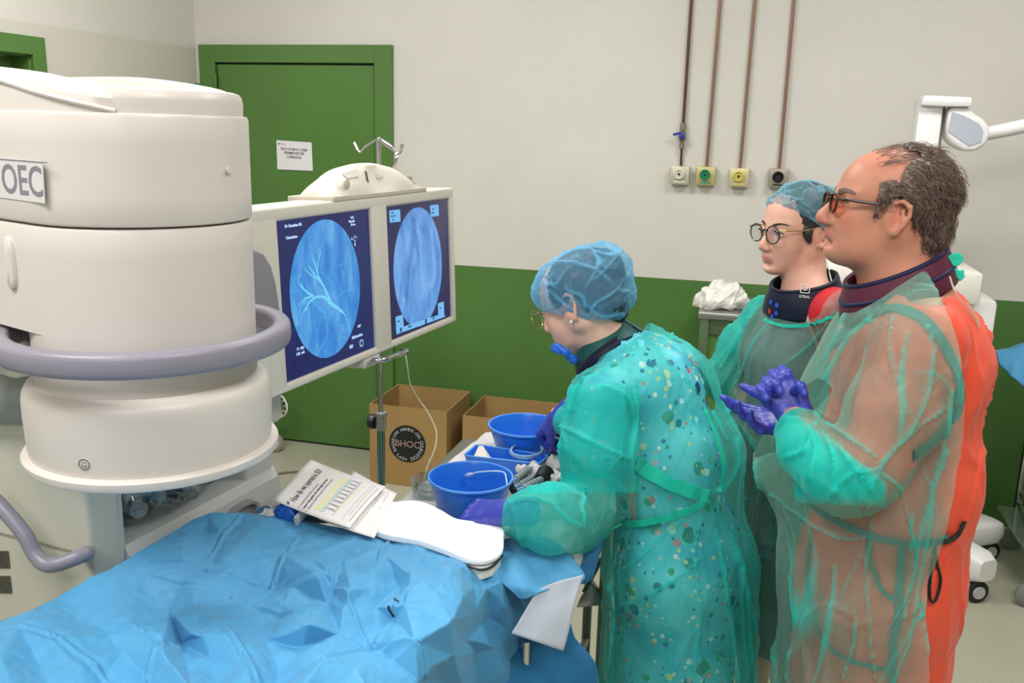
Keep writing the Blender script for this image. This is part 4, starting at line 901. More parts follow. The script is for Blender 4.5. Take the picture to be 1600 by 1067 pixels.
# ============================================================ operating table under the blue drape
TZ = .955
ot = thing('operating_table', 'operating table bed hidden beneath the large blue drape', 'table', (-.75, .7, 0))
bx(MB(), -.985, -.50, -.45, 1.47, TZ-.20, TZ-.10, .01).build('table_bed', mat('table_vinyl', rgb(40, 44, 50), .5), ot)
bx(MB(), -.86, -.62, .1, .5, .1, TZ-.19, .02).build('pedestal', M_steel, ot); bx(MB(), -.95, -.55, -.3, .8, 0, .1, .02).build('base', M_steel, ot)
from mathutils.geometry import delaunay_2d_cdt
def drape():
    """creased sheet: fold corners read off one by one (u, v in a local working grid; h in cm above the table), joined by flat facets"""
    cvt = lambda u, v: (u*.50625, 566+v*.50625)
    rs = random.Random(12)
    far = [(-260, 925, 0), (-120, 860, .5), (0, 800, 0), (100, 765, .8), (200, 715, .2), (290, 668, .8), (350, 635, .6), (445, 575, .3), (560, 510, .8), (640, 470, .6), (740, 464, .2), (850, 475, .5), (960, 495, 0), (1100, 520, 1.0), (1200, 545, .4), (1280, 565, 1.4), (1340, 580, .8), (1400, 600, .6), (1450, 628, 0), (1466, 656, -.8)]
    right = [(1500, 630, -1.2), (1532, 598, -.6), (1562, 582, -1.0), (1592, 592, -2.5), (1626, 622, -4.5), (1648, 668, -7), (1652, 716, -10), (1630, 780, -15), (1622, 860, -21), (1606, 950, -27), (1590, 1060, -34), (1580, 1200, -42), (1570, 1400, -50)]
    near = [(1300, 1700, -50), (1150, 1750, -26), (900, 1800, 0), (600, 1760, 1), (300, 1640, 0), (0, 1560, 0), (-300, 1460, 0), (-420, 1250, 0), (-380, 1060, 0)]
    ins = [(60, 822, 1.6), (220, 762, .2), (420, 652, 1.5), (446, 594, .2), (560, 560, .9), (700, 545, 1.1), (860, 590, .9), (840, 668, -.9), (920, 527, .1), (990, 560, .8), (1060, 600, 1.6), (980, 655, 4.0), (1190, 600, 2.8), (1235, 580, .6), (1270, 645, 3.6), (1305, 596, .8), (1330, 640, 1.0), (1390, 650, 3.0), (1420, 640, 1.2),
           (170, 862, 2.2), (280, 800, .2), (400, 800, 1.6), (520, 770, .2), (600, 742, 1.3), (720, 716, -.4), (700, 640, .4), (570, 660, 1.0), (640, 600, .1), (800, 780, .3), (880, 742, 1.2), (950, 808, 4.2), (900, 690, 1.6), (1012, 742, .9), (1062, 748, 2.6), (1140, 690, 3.2), (1082, 690, 4.2), (1040, 680, 2.2), (1230, 690, 1.2), (1345, 700, 3.8), (1250, 742, 3.2), (1160, 760, 1.0), (1142, 862, -.8), (1430, 720, 2.0),
           (-60, 900, 1.0), (0, 905, 2.0), (120, 935, .3), (250, 945, 2.4), (380, 902, .6), (440, 842, 2.0), (500, 882, 3.6), (590, 832, 2.2), (560, 866, -1.8), (625, 842, 2.4), (700, 842, 3.2), (650, 922, .5), (820, 862, .3), (762, 932, 3.0), (862, 962, .2), (935, 880, .8), (990, 922, 4.0), (1050, 842, .6), (1210, 792, .4), (1212, 850, 1.8), (1282, 862, 2.6), (1340, 932, -2), (1392, 802, 2.6), (1462, 700, -2.0), (1470, 770, -5), (1400, 902, -4), (1210, 920, .2), (1100, 940, 2.8), (300, 1010, .4), (480, 990, 1.0), (590, 1010, 3.0),
           (1436, 862, -9), (1365, 985, -11), (1290, 985, -2), (1500, 700, -3.0), (1540, 680, -2.5), (1590, 650, -4), (1510, 790, -11), (1560, 760, -8), (1600, 720, -9), (1470, 900, -15), (1530, 880, -15), (1580, 840, -17), (1430, 1010, -18), (1500, 1000, -24), (1560, 960, -22), (1400, 1120, -26), (1480, 1150, -34), (1260, 1130, -6), (1180, 1060, .5)]
    for u in range(-300, 1200, 120):
        for v in range(1080, 1640, 110):
            uu, vv = u+rs.uniform(-35, 35), v+rs.uniform(-30, 30)
            if uu > -330 + (v > 1400)*200 and vv < 1520+uu*.2: ins.append((uu, vv, rs.uniform(0, 3.4)))
    bd = far+right+near; P = bd+ins; xy = [cvt(p[0], p[1]) for p in P]
    p3 = [Pz(x, y, TZ+p[2]*(.01 if (p[2] < 0 or i_ < len(bd)) else .0120)) for i_, ((x, y), p) in enumerate(zip(xy, P))]
    n = len(bd); r_ = delaunay_2d_cdt([Vector(q) for q in xy], [(i, (i+1) % n) for i in range(n)], [], 1, 1e-4); vv_, fa, orig = r_[0], r_[2], r_[3]
    co = [p3[o[0]] if o else Pz(q[0], q[1], TZ) for q, o in zip(vv_, orig)]
    bm = bmesh.new(); vs = [bm.verts.new(tuple(c)) for c in co]
    for f in fa:
        try: bm.faces.new([vs[i] for i in f])
        except ValueError: pass
    for _ in range(5): bmesh.ops.subdivide_edges(bm, edges=bm.edges[:], cuts=1, use_grid_fill=True)
    # soften each crease a little, then add paper-fine dents
    for k in range(6):
        bm.verts.index_update(); nw = {v: (v.co*.5+sum((e.other_vert(v).co for e in v.link_edges), Vector())*(.5/len(v.link_edges))) for v in bm.verts if not v.is_boundary}
        for v, c in nw.items(): v.co = c
    bm.verts.index_update(); A = np.array([v.co for v in bm.verts]); d_ = facet(A[:, 0]/.05, A[:, 1]/.05+A[:, 2]/.05, 13)*.0016+facet(A[:, 0]/.11+4, A[:, 1]/.10, 14)*.0045+wav(A, 3, .09, 3)*.0035
    for sg in (((446, 594), (640, 632), (840, 668), (1130, 722)), ((920, 527), (840, 668), (770, 730)), ((420, 652), (720, 716), (950, 808)), ((60, 822), (170, 862), (300, 960), (420, 1040)), ((700, 842), (760, 932), (800, 1010)), ((1250, 742), (1142, 862), (1000, 960)), ((1142, 862), (1300, 900), (1400, 960)), ((1062, 748), (1142, 862)), ((500, 882), (440, 842), (330, 812)), ((980, 655), (1062, 748)), ((560, 866), (500, 900), (430, 1000)), ((1200, 545), (1170, 640)), ((740, 464), (640, 600))):
        for (a1, b1), (a2, b2) in zip(sg[:-1], sg[1:]):
            p_, q_ = Pz(*cvt(a1, b1), TZ+.01)[:2], Pz(*cvt(a2, b2), TZ+.01)[:2]; L_ = q_-p_; t_ = np.clip(((A[:, :2]-p_)@L_)/(L_@L_), 0, 1); dd_ = np.hypot(*(A[:, :2]-p_-t_[:, None]*L_).T); d_ = d_+.0040*np.exp(-(dd_/.0035)**2)-.0018*np.exp(-((dd_-.008)/.006)**2)
    for v, q in zip(bm.verts, d_):
        if not v.is_boundary: v.co.z += q
    # turned-down hem
    be = [e for e in bm.edges if e.is_boundary]; r2 = bmesh.ops.extrude_edge_only(bm, edges=be); nv = [g for g in r2['geom'] if isinstance(g, bmesh.types.BMVert)]; cc_ = sum((v.co for v in nv), Vector())/len(nv)
    for v in nv: o_ = (v.co-cc_); o_.z = 0; v.co += o_.normalized()*.006+Vector((0, 0, -.11))
    bmesh.ops.recalc_face_normals(bm, faces=bm.faces); me = bpy.data.meshes.new('surgical_drape'); bm.to_mesh(me); bm.free()
    o = link('surgical_drape', me, M_blue); md = o.modifiers.new('thickness', 'SOLIDIFY'); md.thickness = .0012; md.offset = 0; return o
dp = drape(); tag(dp, 'large light blue surgical drape creased over the operating table in front', 'drape')
bpy.context.view_layer.update(); bdp = bvh_of(dp)
for pl_, w_ in (([(607, 948), (612, 956), (617, 964)], .004), ([(616, 936), (622, 941)], .002)):
    mk_ = ribbon(bdp, pl_, w_, .002, .0008)
    if mk_.v: mk_.build('drape_mark', M_dark, dp)
# ============================================================ instrument trolley beyond it
T2 = .895
pA, pB = Pz(640, 772, T2), Pz(752, 684, T2); pC = Pz(905, 700, T2)
tx0, tx1, ty0, ty1 = -.98, -.33, 1.60, pB[1]+.03
tr_ = thing('instrument_trolley', 'instrument trolley under a white cloth, holding the blue basins', 'trolley', (-.65, 2.1, 0))
bx(MB(), tx0+.22, tx1, ty0+.0, ty1-.03, T2-.035, T2-.006, .004).build('trolley_top', M_steel, tr_)
for x, y in ((tx0+.26, ty0+.04), (tx1-.04, ty0+.04), (tx0+.30, ty1-.08), (tx1-.04, ty1-.08)):
    MB().tube([(x, y, .06), (x, y, T2-.03)], .013, 12).build('leg', mat('leg_green_grey', rgb(100, 116, 106), .3, .6), tr_); caster((x, y), .03, tr_, .5, .025)
mb = MB(); mb.tube([(tx1-.04, ty0+.04, .35), (tx1-.04, ty1-.08, .35)], .010, 10); mb.tube([(tx0+.26, ty0+.04, .35), (tx0+.30, ty1-.08, .35)], .010, 10); mb.tube([(tx0+.26, ty0+.04, .35), (tx1-.04, ty0+.04, .35)], .010, 10); mb.build('rail', M_steel, tr_)
def cloth2():
    # plan outline of the cloth: slanting left edge as seen in the picture, hem hanging down
    t_ = np.linspace(0, 1, 90); s_ = np.linspace(-.12, 1.05, 90); S2, T_ = np.meshgrid(s_, t_, indexing='ij')
    y = ty0-.02+(ty1-ty0+.02)*T_; yl = np.clip((y-pA[1])/(pB[1]-pA[1]), -.3, 1.1); xl = pA[0]+(pB[0]-pA[0])*yl; xr = np.full_like(xl, tx1+.01)
    sc_ = np.clip(S2, 0, 1); X = xl+(xr-xl)*sc_; Z = np.full_like(X, T2)
    k = np.clip(-S2, 0, None)+np.clip(S2-1, 0, None); Z -= k*1.6; X += np.where(S2 < 0, -k*.15, k*.15)
    Z += .004+np.abs(facet(X/.09, y/.09, 21))*.007*np.clip(1-k*4, 0, 1)
    return np.stack([X, y, Z], -1)
tc_ = grid_obj('trolley_cloth', cloth2(), M_cloth); tag(tc_, 'white cloth spread over the instrument trolley beneath the blue basins', 'cloth')
M_basin = mat('blue_plastic', rgb(36, 112, 214), .28, var=.02, spec=.5)
def basin(cx, cy, wpx, zr_, zb_, label, wb=.66):
    c_ = Pz(cx, cy, zr_); r = wpx/2*Dep(c_)/FP; z = 0
    t_ = thing('basin', label, 'basin', (c_[0], c_[1], zb_), 'blue plastic basins')
    e = .0025; rb = r*wb
    prof = [(0, zb_), (rb-.004, zb_), (rb, zb_+.004), (r*.93, zr_-.012), (r*.94, zr_-.006), (r*.985, zr_-.005), (r, zr_-.002), (r*.995, zr_+.001), (r*.95, zr_+.0015), (r*.925, zr_-.003), (r*.92-e, zr_-.02), (rb-e, zb_+.006), (rb-.010, zb_+.003), (0, zb_+.003)]
    MB().lathe(prof, (c_[0], c_[1], 0), 72).build('bowl', M_basin, t_)
    MB().lathe([(r*.985, zr_-.003), (r*1.004, zr_-.001), (r*1.0, zr_+.0025), (r*.965, zr_+.0025), (r*.955, zr_)], (c_[0], c_[1], 0), 72).build('rim', mat('blue_plastic_rim', rgb(84, 152, 232), .25, var=0), t_)
    return c_, r
zb1 = T2+.008
bc1, br1 = basin(735.5, 745, 134, zb1+.098, zb1, 'round blue plastic basin with a catheter in it, nearest the white towel', .72)
bc2, br2 = basin(821, 664, 117, zb1+.085, zb1, 'round blue basin at the far end of the trolley, under a gloved hand', .72)
# rectangular blue tray
zt2 = zb1+.045; q = [Pz(725, 712, zt2), Pz(842, 725, zt2), Pz(857, 712, zt2), Pz(745, 695, zt2)]; cc = sum(q)/4
ty = thing('blue_tray', 'rectangular blue plastic tray between the two round basins', 'tray', (cc[0], cc[1], zb1))
def ringq(sc_, z): 
    out = []
    for i in range(4):
        a, b, c_ = q[i-1], q[i], q[(i+1) % 4]
        for k in (.82, .93): out.append(a+(b-a)*k)
        for k in (.07, .18): out.append(b+(c_-b)*k)
    return [V(cc[0]+(p[0]-cc[0])*sc_, cc[1]+(p[1]-cc[1])*sc_, z) for p in out]
MB().loft([ringq(.90, zb1), ringq(.99, zt2-.004), ringq(1.02, zt2), ringq(.97, zt2), ringq(.88, zb1+.003)]).build('tray_body', M_basin, ty)
MB().tube(ringq(1.005, zt2+.001)+ringq(1.005, zt2+.001)[:1], .0022, 8).build('rim', mat('blue_plastic_rim', rgb(84, 152, 232)), ty)
# pale coil in the tray, wire, catheter
co = Pz(823, 706, zt2+.004); M_pale = mat('pale_tubing', rgb(150, 184, 224), .3, trans=.2)
mb = MB(); mb.tube([co+V(.040*math.cos(a)*(1+.04*math.sin(a*.8)), .055*math.sin(a), .002*a/6) for a in np.linspace(0, 25, 120)], .0028, 8); tag(mb.build('coiled_tubing', M_pale), 'pale coil of clear tubing lying on the blue tray', 'tubing')
M_cath = mat('catheter_white', rgb(200, 214, 226), .3); wb = bc1+V(0, 0, .0)
cpts = [Pz(712, 748, zb1+.05), Pz(722, 745, zb1+.06), Pz(733, 742, zb1+.085), Pz(745, 738, zb1+.10), Pz(770, 736, zb1+.112), Pz(787, 738, zb1+.110), Pz(791, 748, zb1+.108), Pz(793, 762, zb1+.09), Pz(800, 775, zb1+.02)]
ca = thing('catheter', 'thin white catheter hooked over the rim of the nearer basin', 'catheter', cpts[0])
MB().tube(smooth_path(cpts, 6), .0016, 8).build('catheter_tube', M_cath, ca); d_ = nrm(cpts[3]-cpts[1])
MB().tube([cpts[2]-d_*.018, cpts[2]-d_*.012, cpts[2], cpts[2]+d_*.012, cpts[2]+d_*.02], [.002, .005, .0055, .004, .002], 10).build('hub', M_cath, ca)
MB().tube([Pz(800, 745, zb1+.1), Pz(825, 726, zb1+.06), Pz(838, 712, zb1+.055), Pz(852, 700, zb1+.06)], .0007, 6).build('guide_wire', M_dark, ca)
# white paper cone standing in the tray
mb = MB(); b0 = [Pz(736, 722, zt2-.02), Pz(766, 723, zt2-.02), Pz(768, 716, zt2-.02), Pz(745, 714, zt2-.02)]; ap = Pd(751.5, 697, Dep((b0[0]+b0[1])/2)+.02)
mb.add(b0+[ap+V(.004, .004, 0), ap-V(.006, 0, 0)], [(0, 1, 4, 5), (1, 2, 4), (2, 3, 5, 4), (3, 0, 5), (0, 3, 2, 1)]); o = mb.build('paper_wedge', mat('cream_paper', rgb(232, 220, 204), .7), smooth=False); tag(o, 'folded cream paper wedge standing on the rim of the blue tray', 'paper')
# gauze, black caps and instruments
zz = T2+.012
def at2(x, y, z=0): return Pz(x, y, zz+z)
M_gauze = cloth_mat('gauze', rgb(214, 210, 208), .85)
gz = [((808, 770), (.040, .035, .022), 41, 'crumpled gauze ball beside the nearer basin, closest to the sleeve'), ((832, 745), (.045, .035, .028), 43, 'loose grey-white gauze heap beside the black bung'), ((862, 752), (.045, .04, .030), 44, 'heap of gauze with pink stains under the sleeve'), ((868, 728), (.04, .035, .024), 45, 'white gauze lump behind the black bung, next to the tray')]
for (x, y), r, sd, lb in gz:
    c_ = at2(x, y, r[2]*.6); crumple('gauze', c_, r, M_gauze, sd, lb, 'gauze', .5, 'gauze on the trolley', base=T2+.009)
def stick(p, q_, r, name, m_, label, cat, group=None, prof=None):
    mb = MB(); mb.tube([p, p+(q_-p)*.5, q_], r, 14); o = mb.build(name, m_); tag(o, label, cat, group); return o
stick(at2(846, 752, .035), at2(853, 737, .045), .020, 'rubber_bung', mat('black_rubber', rgb(12, 12, 16), .6), 'round black rubber bung among the gauze on the trolley', 'bung')
stick(at2(874, 725, .02), at2(884, 721, .02), .012, 'rubber_bung', mat('black_rubber', rgb(12, 12, 16), .6), 'small black rubber bung behind the gauze by the sleeve', 'bung')
for k, (x0, y0, x1, y1) in enumerate([(808, 752, 836, 733), (812, 757, 842, 740), (817, 762, 846, 748), (806, 748, 828, 732)]):
    sy = thing('syringe', ['grey syringe lying uppermost in the bundle by the basin', 'second grey syringe in the bundle, below the uppermost', 'third grey syringe in the bundle, near the black bung', 'grey syringe at the back of the bundle, touching the tray'][k], 'syringe', at2(x0, y0, .02), 'syringes on the trolley')
    a, b = at2(x0, y0, .028+.006*k), at2(x1, y1, .030+.006*k); d_ = nrm(b-a)
    MB().tube([a, b], .0075, 14).build('barrel', M_syr, sy); MB().tube([a-d_*.03, a], .004, 10).build('plunger', M_pale, sy)
    MB().tube([a-d_*.033, a-d_*.029], .009, 14).build('thumb_rest', M_dark, sy); MB().tube([b, b+d_*.012], [.004, .0015], 10).build('tip', M_pale, sy)
    for j in range(5): o_ = MB().tube([a+d_*(.012+.012*j), a+d_*(.013+.012*j)], .0079, 14).build('graduation', M_dark, sy)
# clear plastic cup in front of the basin
c_ = at2(668, 772); MB().lathe([(0, 0), (.035, 0), (.04, .045), (.038, .045), (.033, .003), (0, .003)], c_-V(0, 0, .003), 32).build('clear_cup', M_clear)
tag([o for o in COL.objects if o.name == 'clear_cup'][0], 'clear plastic cup standing left of the nearer basin', 'cup')
# drip line from the tray handle down to the trolley
lp = [Pd(634, 556, 2.28), Pd(637, 575, 2.3), Pd(641, 600, 2.35), Pd(655, 625, 2.4), Pd(667, 642, 2.4), Pd(680, 668, 2.38), Pd(682, 685, 2.35), Pd(678, 705, 2.3), Pd(668, 728, 2.26), Pd(662, 750, 2.22), Pz(655, 762, T2+.02), Pz(672, 768, T2+.02), Pz(692, 762, T2+.02)]
dl = MB().tube(smooth_path(lp, 5), .0020, 8).build('drip_line', mat('clear_line', rgb(206, 204, 180), .25, trans=.2)); tag(dl, 'thin clear drip line hanging from the chrome monitor handle to the trolley', 'tubing')
# ---------- towel-shaped white stand-in for a blanked-out item, in a shallow tray
TW = TZ+.012
out = [(585, 781), (566, 796), (561, 812), (573, 830), (600, 842), (648, 852), (692, 866), (730, 880), (762, 882), (783, 870), (787, 848), (783, 826), (742, 822), (712, 817), (690, 805), (664, 793), (640, 789), (612, 790)]
cen = np.mean(np.array(out), 0)
def towel():
    rings = []; op = smooth_path([V(*p, 0) for p in out+out[:1]], 6)[:-1]
    for sc_, dz in ((.99, 0), (1.0, .003), (1.0, .008), (.985, .011), (.95, .012), (.80, .0125), (.6, .013), (.3, .0135), (.02, .0135)):
        rings.append([Pz(cen[0]+(p[0]-cen[0])*sc_, cen[1]+(p[1]-cen[1])*sc_, TW) + V(0, 0, dz+.004*math.sin(p[0]*.05+sc_*6)*(.2 if sc_ > .9 else 1)) for p in op])
    return MB().loft(rings).build('white_towel_stand_in', M_white)
tag(towel(), 'bright white towel shape standing in for a blanked-out item between the papers and the gloved hand', 'towel')
ub = patch('blue_cloth', [[(690, 862, 1.79), (715, 868, 1.78), (740, 878, 1.77)], [(695, 870, 1.77), (718, 880, 1.76), (742, 892, 1.75)]], mat('royal_blue_cloth', rgb(24, 60, 150), .6), amp=.001); tag(ub, 'strip of royal blue cloth tucked under the white towel', 'cloth')
tb = MB(); tb.tube(smooth_path([Pz(730, 884, TZ+.008), Pz(752, 890, TZ+.008), Pz(770, 884, TZ+.008), Pz(785, 868, TZ+.008)], 6), .0025, 8); 
st_ = thing('white_tray', 'white tray corner with a dark rim peeping out under the towel', 'tray', Pz(760, 880, TZ-.02)); tb.build('rim', M_dark, st_)
q4 = [Pz(732, 884, TZ+.006), Pz(752, 890, TZ+.006), Pz(770, 884, TZ+.006), Pz(783, 868, TZ+.006), Pz(780, 862, TZ+.006), Pz(730, 866, TZ+.006)]
MB().prism(q4, (0, 0, -.022), .003).build('tray_corner', mat('white_tray', rgb(222, 220, 214), .4), st_)
# off-white sheet behind the towel with red flecks
sh = patch('paper_sheet', [[(628, 782, 2.06), (655, 782, 2.06), (700, 788, 2.04), (745, 798, 2.02)], [(625, 795, 2.02), (655, 800, 2.0), (700, 812, 1.97), (750, 822, 1.95)], [(625, 815, 1.96), (655, 830, 1.93), (700, 838, 1.91), (780, 846, 1.9)]], cloth_mat('off_white_sheet', rgb(222, 216, 208), .8), amp=.0015, wl=.05); tag(sh, 'off-white absorbent sheet with red flecks behind the white towel', 'sheet')
M_red = mat('dark_red', rgb(120, 40, 40), .4)
bpy.context.view_layer.update(); bv = bvh_of(sh); mb = MB()
for x, y, r in ((664, 787, 1.6), (668, 791, 1.2), (709, 818, 1.8), (714, 817, 1.4), (727, 818, 2.2), (731, 815, 1.5), (690, 800, .9)):
    h = onto(bv, x, y, .0006)
    if h: xa = nrm(np.cross(h[1], (1, 0, 0))); MBf = MB().add([h[0]+(xa*math.cos(a)+np.cross(h[1], xa)*math.sin(a)*1.5)*r*.0013*(1+.3*math.sin(a*3)) for a in np.linspace(0, 6.28, 13)[:-1]], [tuple(range(12))]); MBf.build('stain', M_red, sh, smooth=False)
# instrument in the hand
ist = thing('needle_holder', 'thin steel needle holder with a red tip in the gloved hand by the towel', 'instrument', Pz(728, 806, T2+.05))
MB().tube([Pd(716, 806, 1.99), Pd(742, 810, 1.97), Pd(765, 806, 1.97)], .0022, 8).build('shaft', M_steel, ist); MB().tube([Pd(714, 805.5, 1.99), Pd(730, 808, 1.98)], .0032, 8).build('red_tip', M_red, ist)
MB().tube([Pd(720, 816, 1.98), Pd(728, 812, 1.98), Pd(745, 812, 1.97)], .0018, 8).build('shaft', M_steel, ist)
# ---------- printed papers
M_pap = mat('printed_paper', rgb(236, 232, 230), .65, var=.01)
PZ1 = .985
def paper(c4, z, name, label, lines, bend=.006):
    q = [Pz(x, y, z) for x, y in c4]; n = 16; P = np.zeros((n, n, 3))
    for i in range(n):
        for j in range(n):
            a, b = i/(n-1), j/(n-1); P[i, j] = q[0]*(1-a)*(1-b)+q[1]*a*(1-b)+q[2]*a*b+q[3]*(1-a)*b; P[i, j, 2] += bend*math.sin(math.pi*a)*.6+bend*(b-.5)**2*2
    o = grid_obj(name, P, M_pap, th=.0006); tag(o, label, 'paper', 'printed sheets on the trolley'); bpy.context.view_layer.update(); bb = bvh_of(o); lines(o, bb, q); return o
def bil(q, a, b, z=0): return q[0]*(1-a)*(1-b)+q[1]*a*(1-b)+q[2]*a*b+q[3]*(1-a)*b+V(0, 0, z)
M_print = mat('print_grey', rgb(104, 98, 104), .7, var=0); M_printl = mat('print_light', rgb(176, 172, 168), .7, var=0); M_py = mat('print_yellow', rgb(238, 232, 178), .7, var=0); M_pv = mat('print_violet', rgb(150, 128, 160), .7, var=0); M_pg = mat('print_green', rgb(206, 220, 212), .7, var=0)
def surf_z(bb, p):
    h = bb.ray_cast(Vector((p[0], p[1], p[2]+.1)), Vector((0, 0, -1))); return h[0][2]+.0008 if h[0] else p[2]+.006
def strip(mb, bb, a_, b_, w, n=8):
    rows = []
    for i in range(n+1):
        p = a_+(b_-a_)*i/n; s_ = nrm(np.cross((0, 0, 1), b_-a_))*w/2; z = surf_z(bb, p); rows.append((V(p[0]+s_[0], p[1]+s_[1], z), V(p[0]-s_[0], p[1]-s_[1], z)))
    vs = [r[0] for r in rows]+[r[1] for r in rows]; mb.add(vs, [(i, i+1, n+2+i, n+1+i) for i in range(n)])
def lines1(o, bb, q):
    # text runs along the q0->q1 direction (the short side)
    xa, ya = nrm(q[0]-q[1]), nrm(q[1]-q[2]); L1 = np.linalg.norm(q[0]-q[1])
    def txt(s_, b, a0, size, m_, w_=1.0):
        p = bil(q, a0, b); z = surf_z(bb, p)
        tm = text_mb(s_, size, V(p[0], p[1], z+.001), xa, ya, 0, 'LEFT', .0003, wscale=w_); tm.v = [(a_, b_, surf_z(bb, (a_, b_, c_))+.0002) for a_, b_, c_ in tm.v]; tm.build('lettering', m_, o, smooth=False)
    txt('How do we operate in 3D?', .25, .90, .026, M_print, .62)
    txt('A  Simple device follows the loop', .345, .96, .009, M_printl); txt('1. Insert the guide wire through the hub', .40, .98, .010, M_print); txt('2. Advance until the mark is on the screen', .455, .98, .010, M_printl)
    for nm_, m_, b0, b1, col in (('chart_bar', M_py, .53, .56, 0), ('chart_bar', M_pg, .60, .61, 0)):
        mb = MB(); strip(mb, bb, bil(q, .12, b0), bil(q, .88, b0), .012); mb.build(nm_, m_, o, smooth=False)
    mb = MB()
    for k in range(9):
        a = .12+.085*k; P = [bil(q, a+.05*x, .60+.13*y) for x, y in ((-.5, 1), (-.15, .8), (0, 0), (.15, .8), (.5, 1))]
        for i in range(4): strip(mb, bb, P[i], P[i+1], .0016, 2)
    for b in (.60, .735): strip(mb, bb, bil(q, .08, b), bil(q, .90, b), .0009)
    mb.build('chart_curve', M_pv, o, smooth=False)
    mb = MB()
    for k in range(7): p = bil(q, .2+.1*k, .79-.01*k); strip(mb, bb, p, p+xa*.012, .006, 2)
    mb.build('chart_mark', M_py, o, smooth=False)
    mb = MB(); strip(mb, bb, bil(q, .05, .86), bil(q, .92, .86), .0012); strip(mb, bb, bil(q, .05, .90), bil(q, .80, .90), .0012); strip(mb, bb, bil(q, .1, .95), bil(q, .9, .95), .0022); mb.build('print_line', M_printl, o, smooth=False)
def lines2(o, bb, q):
    mb = MB()
    for b in (.45, .6, .72, .85): strip(mb, bb, bil(q, .05, b), bil(q, .5, b), .0014)
    mb.build('print_line', M_printl, o, smooth=False)
paper([(553, 737), (498, 812), (585, 842), (620, 772)], PZ1-.006, 'printed_sheet', 'printed sheet half hidden beneath the chart page and white towel', lines2, .004)
paper([(486, 720), (426, 783), (546, 827), (603, 762)], PZ1+.004, 'printed_sheet', 'printed page with a row of curves and a heading, topmost of the papers', lines1)
# things beneath the papers
crumple('blue_bulb', Pz(455, 802, TZ+.01), (.035, .03, .026), mat('royal_blue_cap', rgb(24, 92, 190), .45), 51, 'rounded royal blue cap peeping out under the papers', 'cap', .12)
crumple('white_pad', Pz(432, 808, TZ-.005), (.05, .03, .02), M_cloth, 52, 'small white pad beside the royal blue cap, under the papers', 'pad', .25)
o = MB().box(Pz(492, 800, TZ-.01), (.11, .08, .02), ax=((1, .3, 0), (-.3, 1, 0), (0, 0, 1)), bev=.006).build('paper_rest', mat('grey_foam', rgb(126, 122, 120), .7)); tag(o, 'grey block carrying the papers above the drape edge', 'block')
o = MB().tube([Pz(462, 815, TZ+.012), Pz(475, 800, TZ+.02), Pz(486, 786, TZ+.022)], 1, 10, sq=(.004, .011, (0, 0, 1))).build('white_strap', mat('strap_white', rgb(214, 210, 204), .5)); tag(o, 'short white strap between the blue cap and the printed page', 'strap')
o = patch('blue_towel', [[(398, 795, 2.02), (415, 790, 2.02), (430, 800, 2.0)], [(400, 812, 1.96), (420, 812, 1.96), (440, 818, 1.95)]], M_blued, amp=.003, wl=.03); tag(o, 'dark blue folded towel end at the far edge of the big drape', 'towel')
# ---------- drape hanging off the trolley corner
o = patch('hanging_drape', [[(752, 868, 1.84), (790, 842, 1.86), (830, 836, 1.88), (868, 845, 1.90), (895, 872, 1.90)],
                            [(765, 890, 1.74), (800, 880, 1.75), (840, 880, 1.77), (880, 884, 1.80), (905, 886, 1.82)],
                            [(790, 915, 1.70), (815, 915, 1.70), (845, 916, 1.72), (880, 905, 1.76), (912, 900, 1.80)],
                            [(812, 935, 1.70), (824, 934, 1.70), (845, 925, 1.71), (880, 912, 1.75), (913, 906, 1.79)]], M_blue, amp=.006, wl=.08, seed=5); tag(o, 'blue sheet draped over the trolley corner by the elbow of the bending woman', 'drape')
o = patch('white_underpad', [[(838, 922, 1.715), (872, 908, 1.74), (912, 898, 1.78)], [(820, 955, 1.70), (856, 950, 1.72), (897, 948, 1.75)], [(800, 990, 1.69), (842, 1004, 1.71), (880, 1017, 1.74)]], M_grey_cloth, amp=.0025, wl=.07, seed=6); tag(o, 'pale grey-white pad hanging below the blue sheet on the trolley', 'pad')
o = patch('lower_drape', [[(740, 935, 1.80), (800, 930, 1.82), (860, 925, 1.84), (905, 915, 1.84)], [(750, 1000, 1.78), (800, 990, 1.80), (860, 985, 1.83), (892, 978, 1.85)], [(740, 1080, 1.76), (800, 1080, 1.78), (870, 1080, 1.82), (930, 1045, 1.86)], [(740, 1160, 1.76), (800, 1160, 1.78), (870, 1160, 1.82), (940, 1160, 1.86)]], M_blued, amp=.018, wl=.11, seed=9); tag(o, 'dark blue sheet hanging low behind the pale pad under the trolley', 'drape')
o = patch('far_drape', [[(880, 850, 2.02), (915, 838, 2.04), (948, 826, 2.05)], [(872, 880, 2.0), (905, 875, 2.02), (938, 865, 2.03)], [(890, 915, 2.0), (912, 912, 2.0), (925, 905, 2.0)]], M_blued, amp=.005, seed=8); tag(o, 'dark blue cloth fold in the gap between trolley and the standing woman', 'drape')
MB().tube([Pd(821, 1000, 1.80), V(Pd(821, 1000, 1.80)[0], Pd(821, 1000, 1.80)[1], .03)], .011, 12).build('leg', M_chrome, tr_)
sb = thing('side_stand', 'metal side stand with a triangular bracket in the gap beneath the bending woman', 'stand', (Pz(942, 1010, 0)[0]-.1, 2.9, 0))
PX = lambda x, y: Pd(x, y, 2.35)
xx, yy_ = PX(943, 900)[:2]; sb.location = (xx, yy_, 0); bpy.context.view_layer.update()
MB().tube([(xx, yy_, .05), (xx, yy_, PX(943, 820)[2])], .010, 12).build('post', mat('stand_grey', rgb(110, 122, 116), .3, .5), sb)
mb = MB(); mb.prism([PX(900, 950), PX(943, 946), PX(943, 934), PX(924, 910), PX(906, 936)], (0, .02, 0), .003); mb.build('bracket', M_steel, sb)
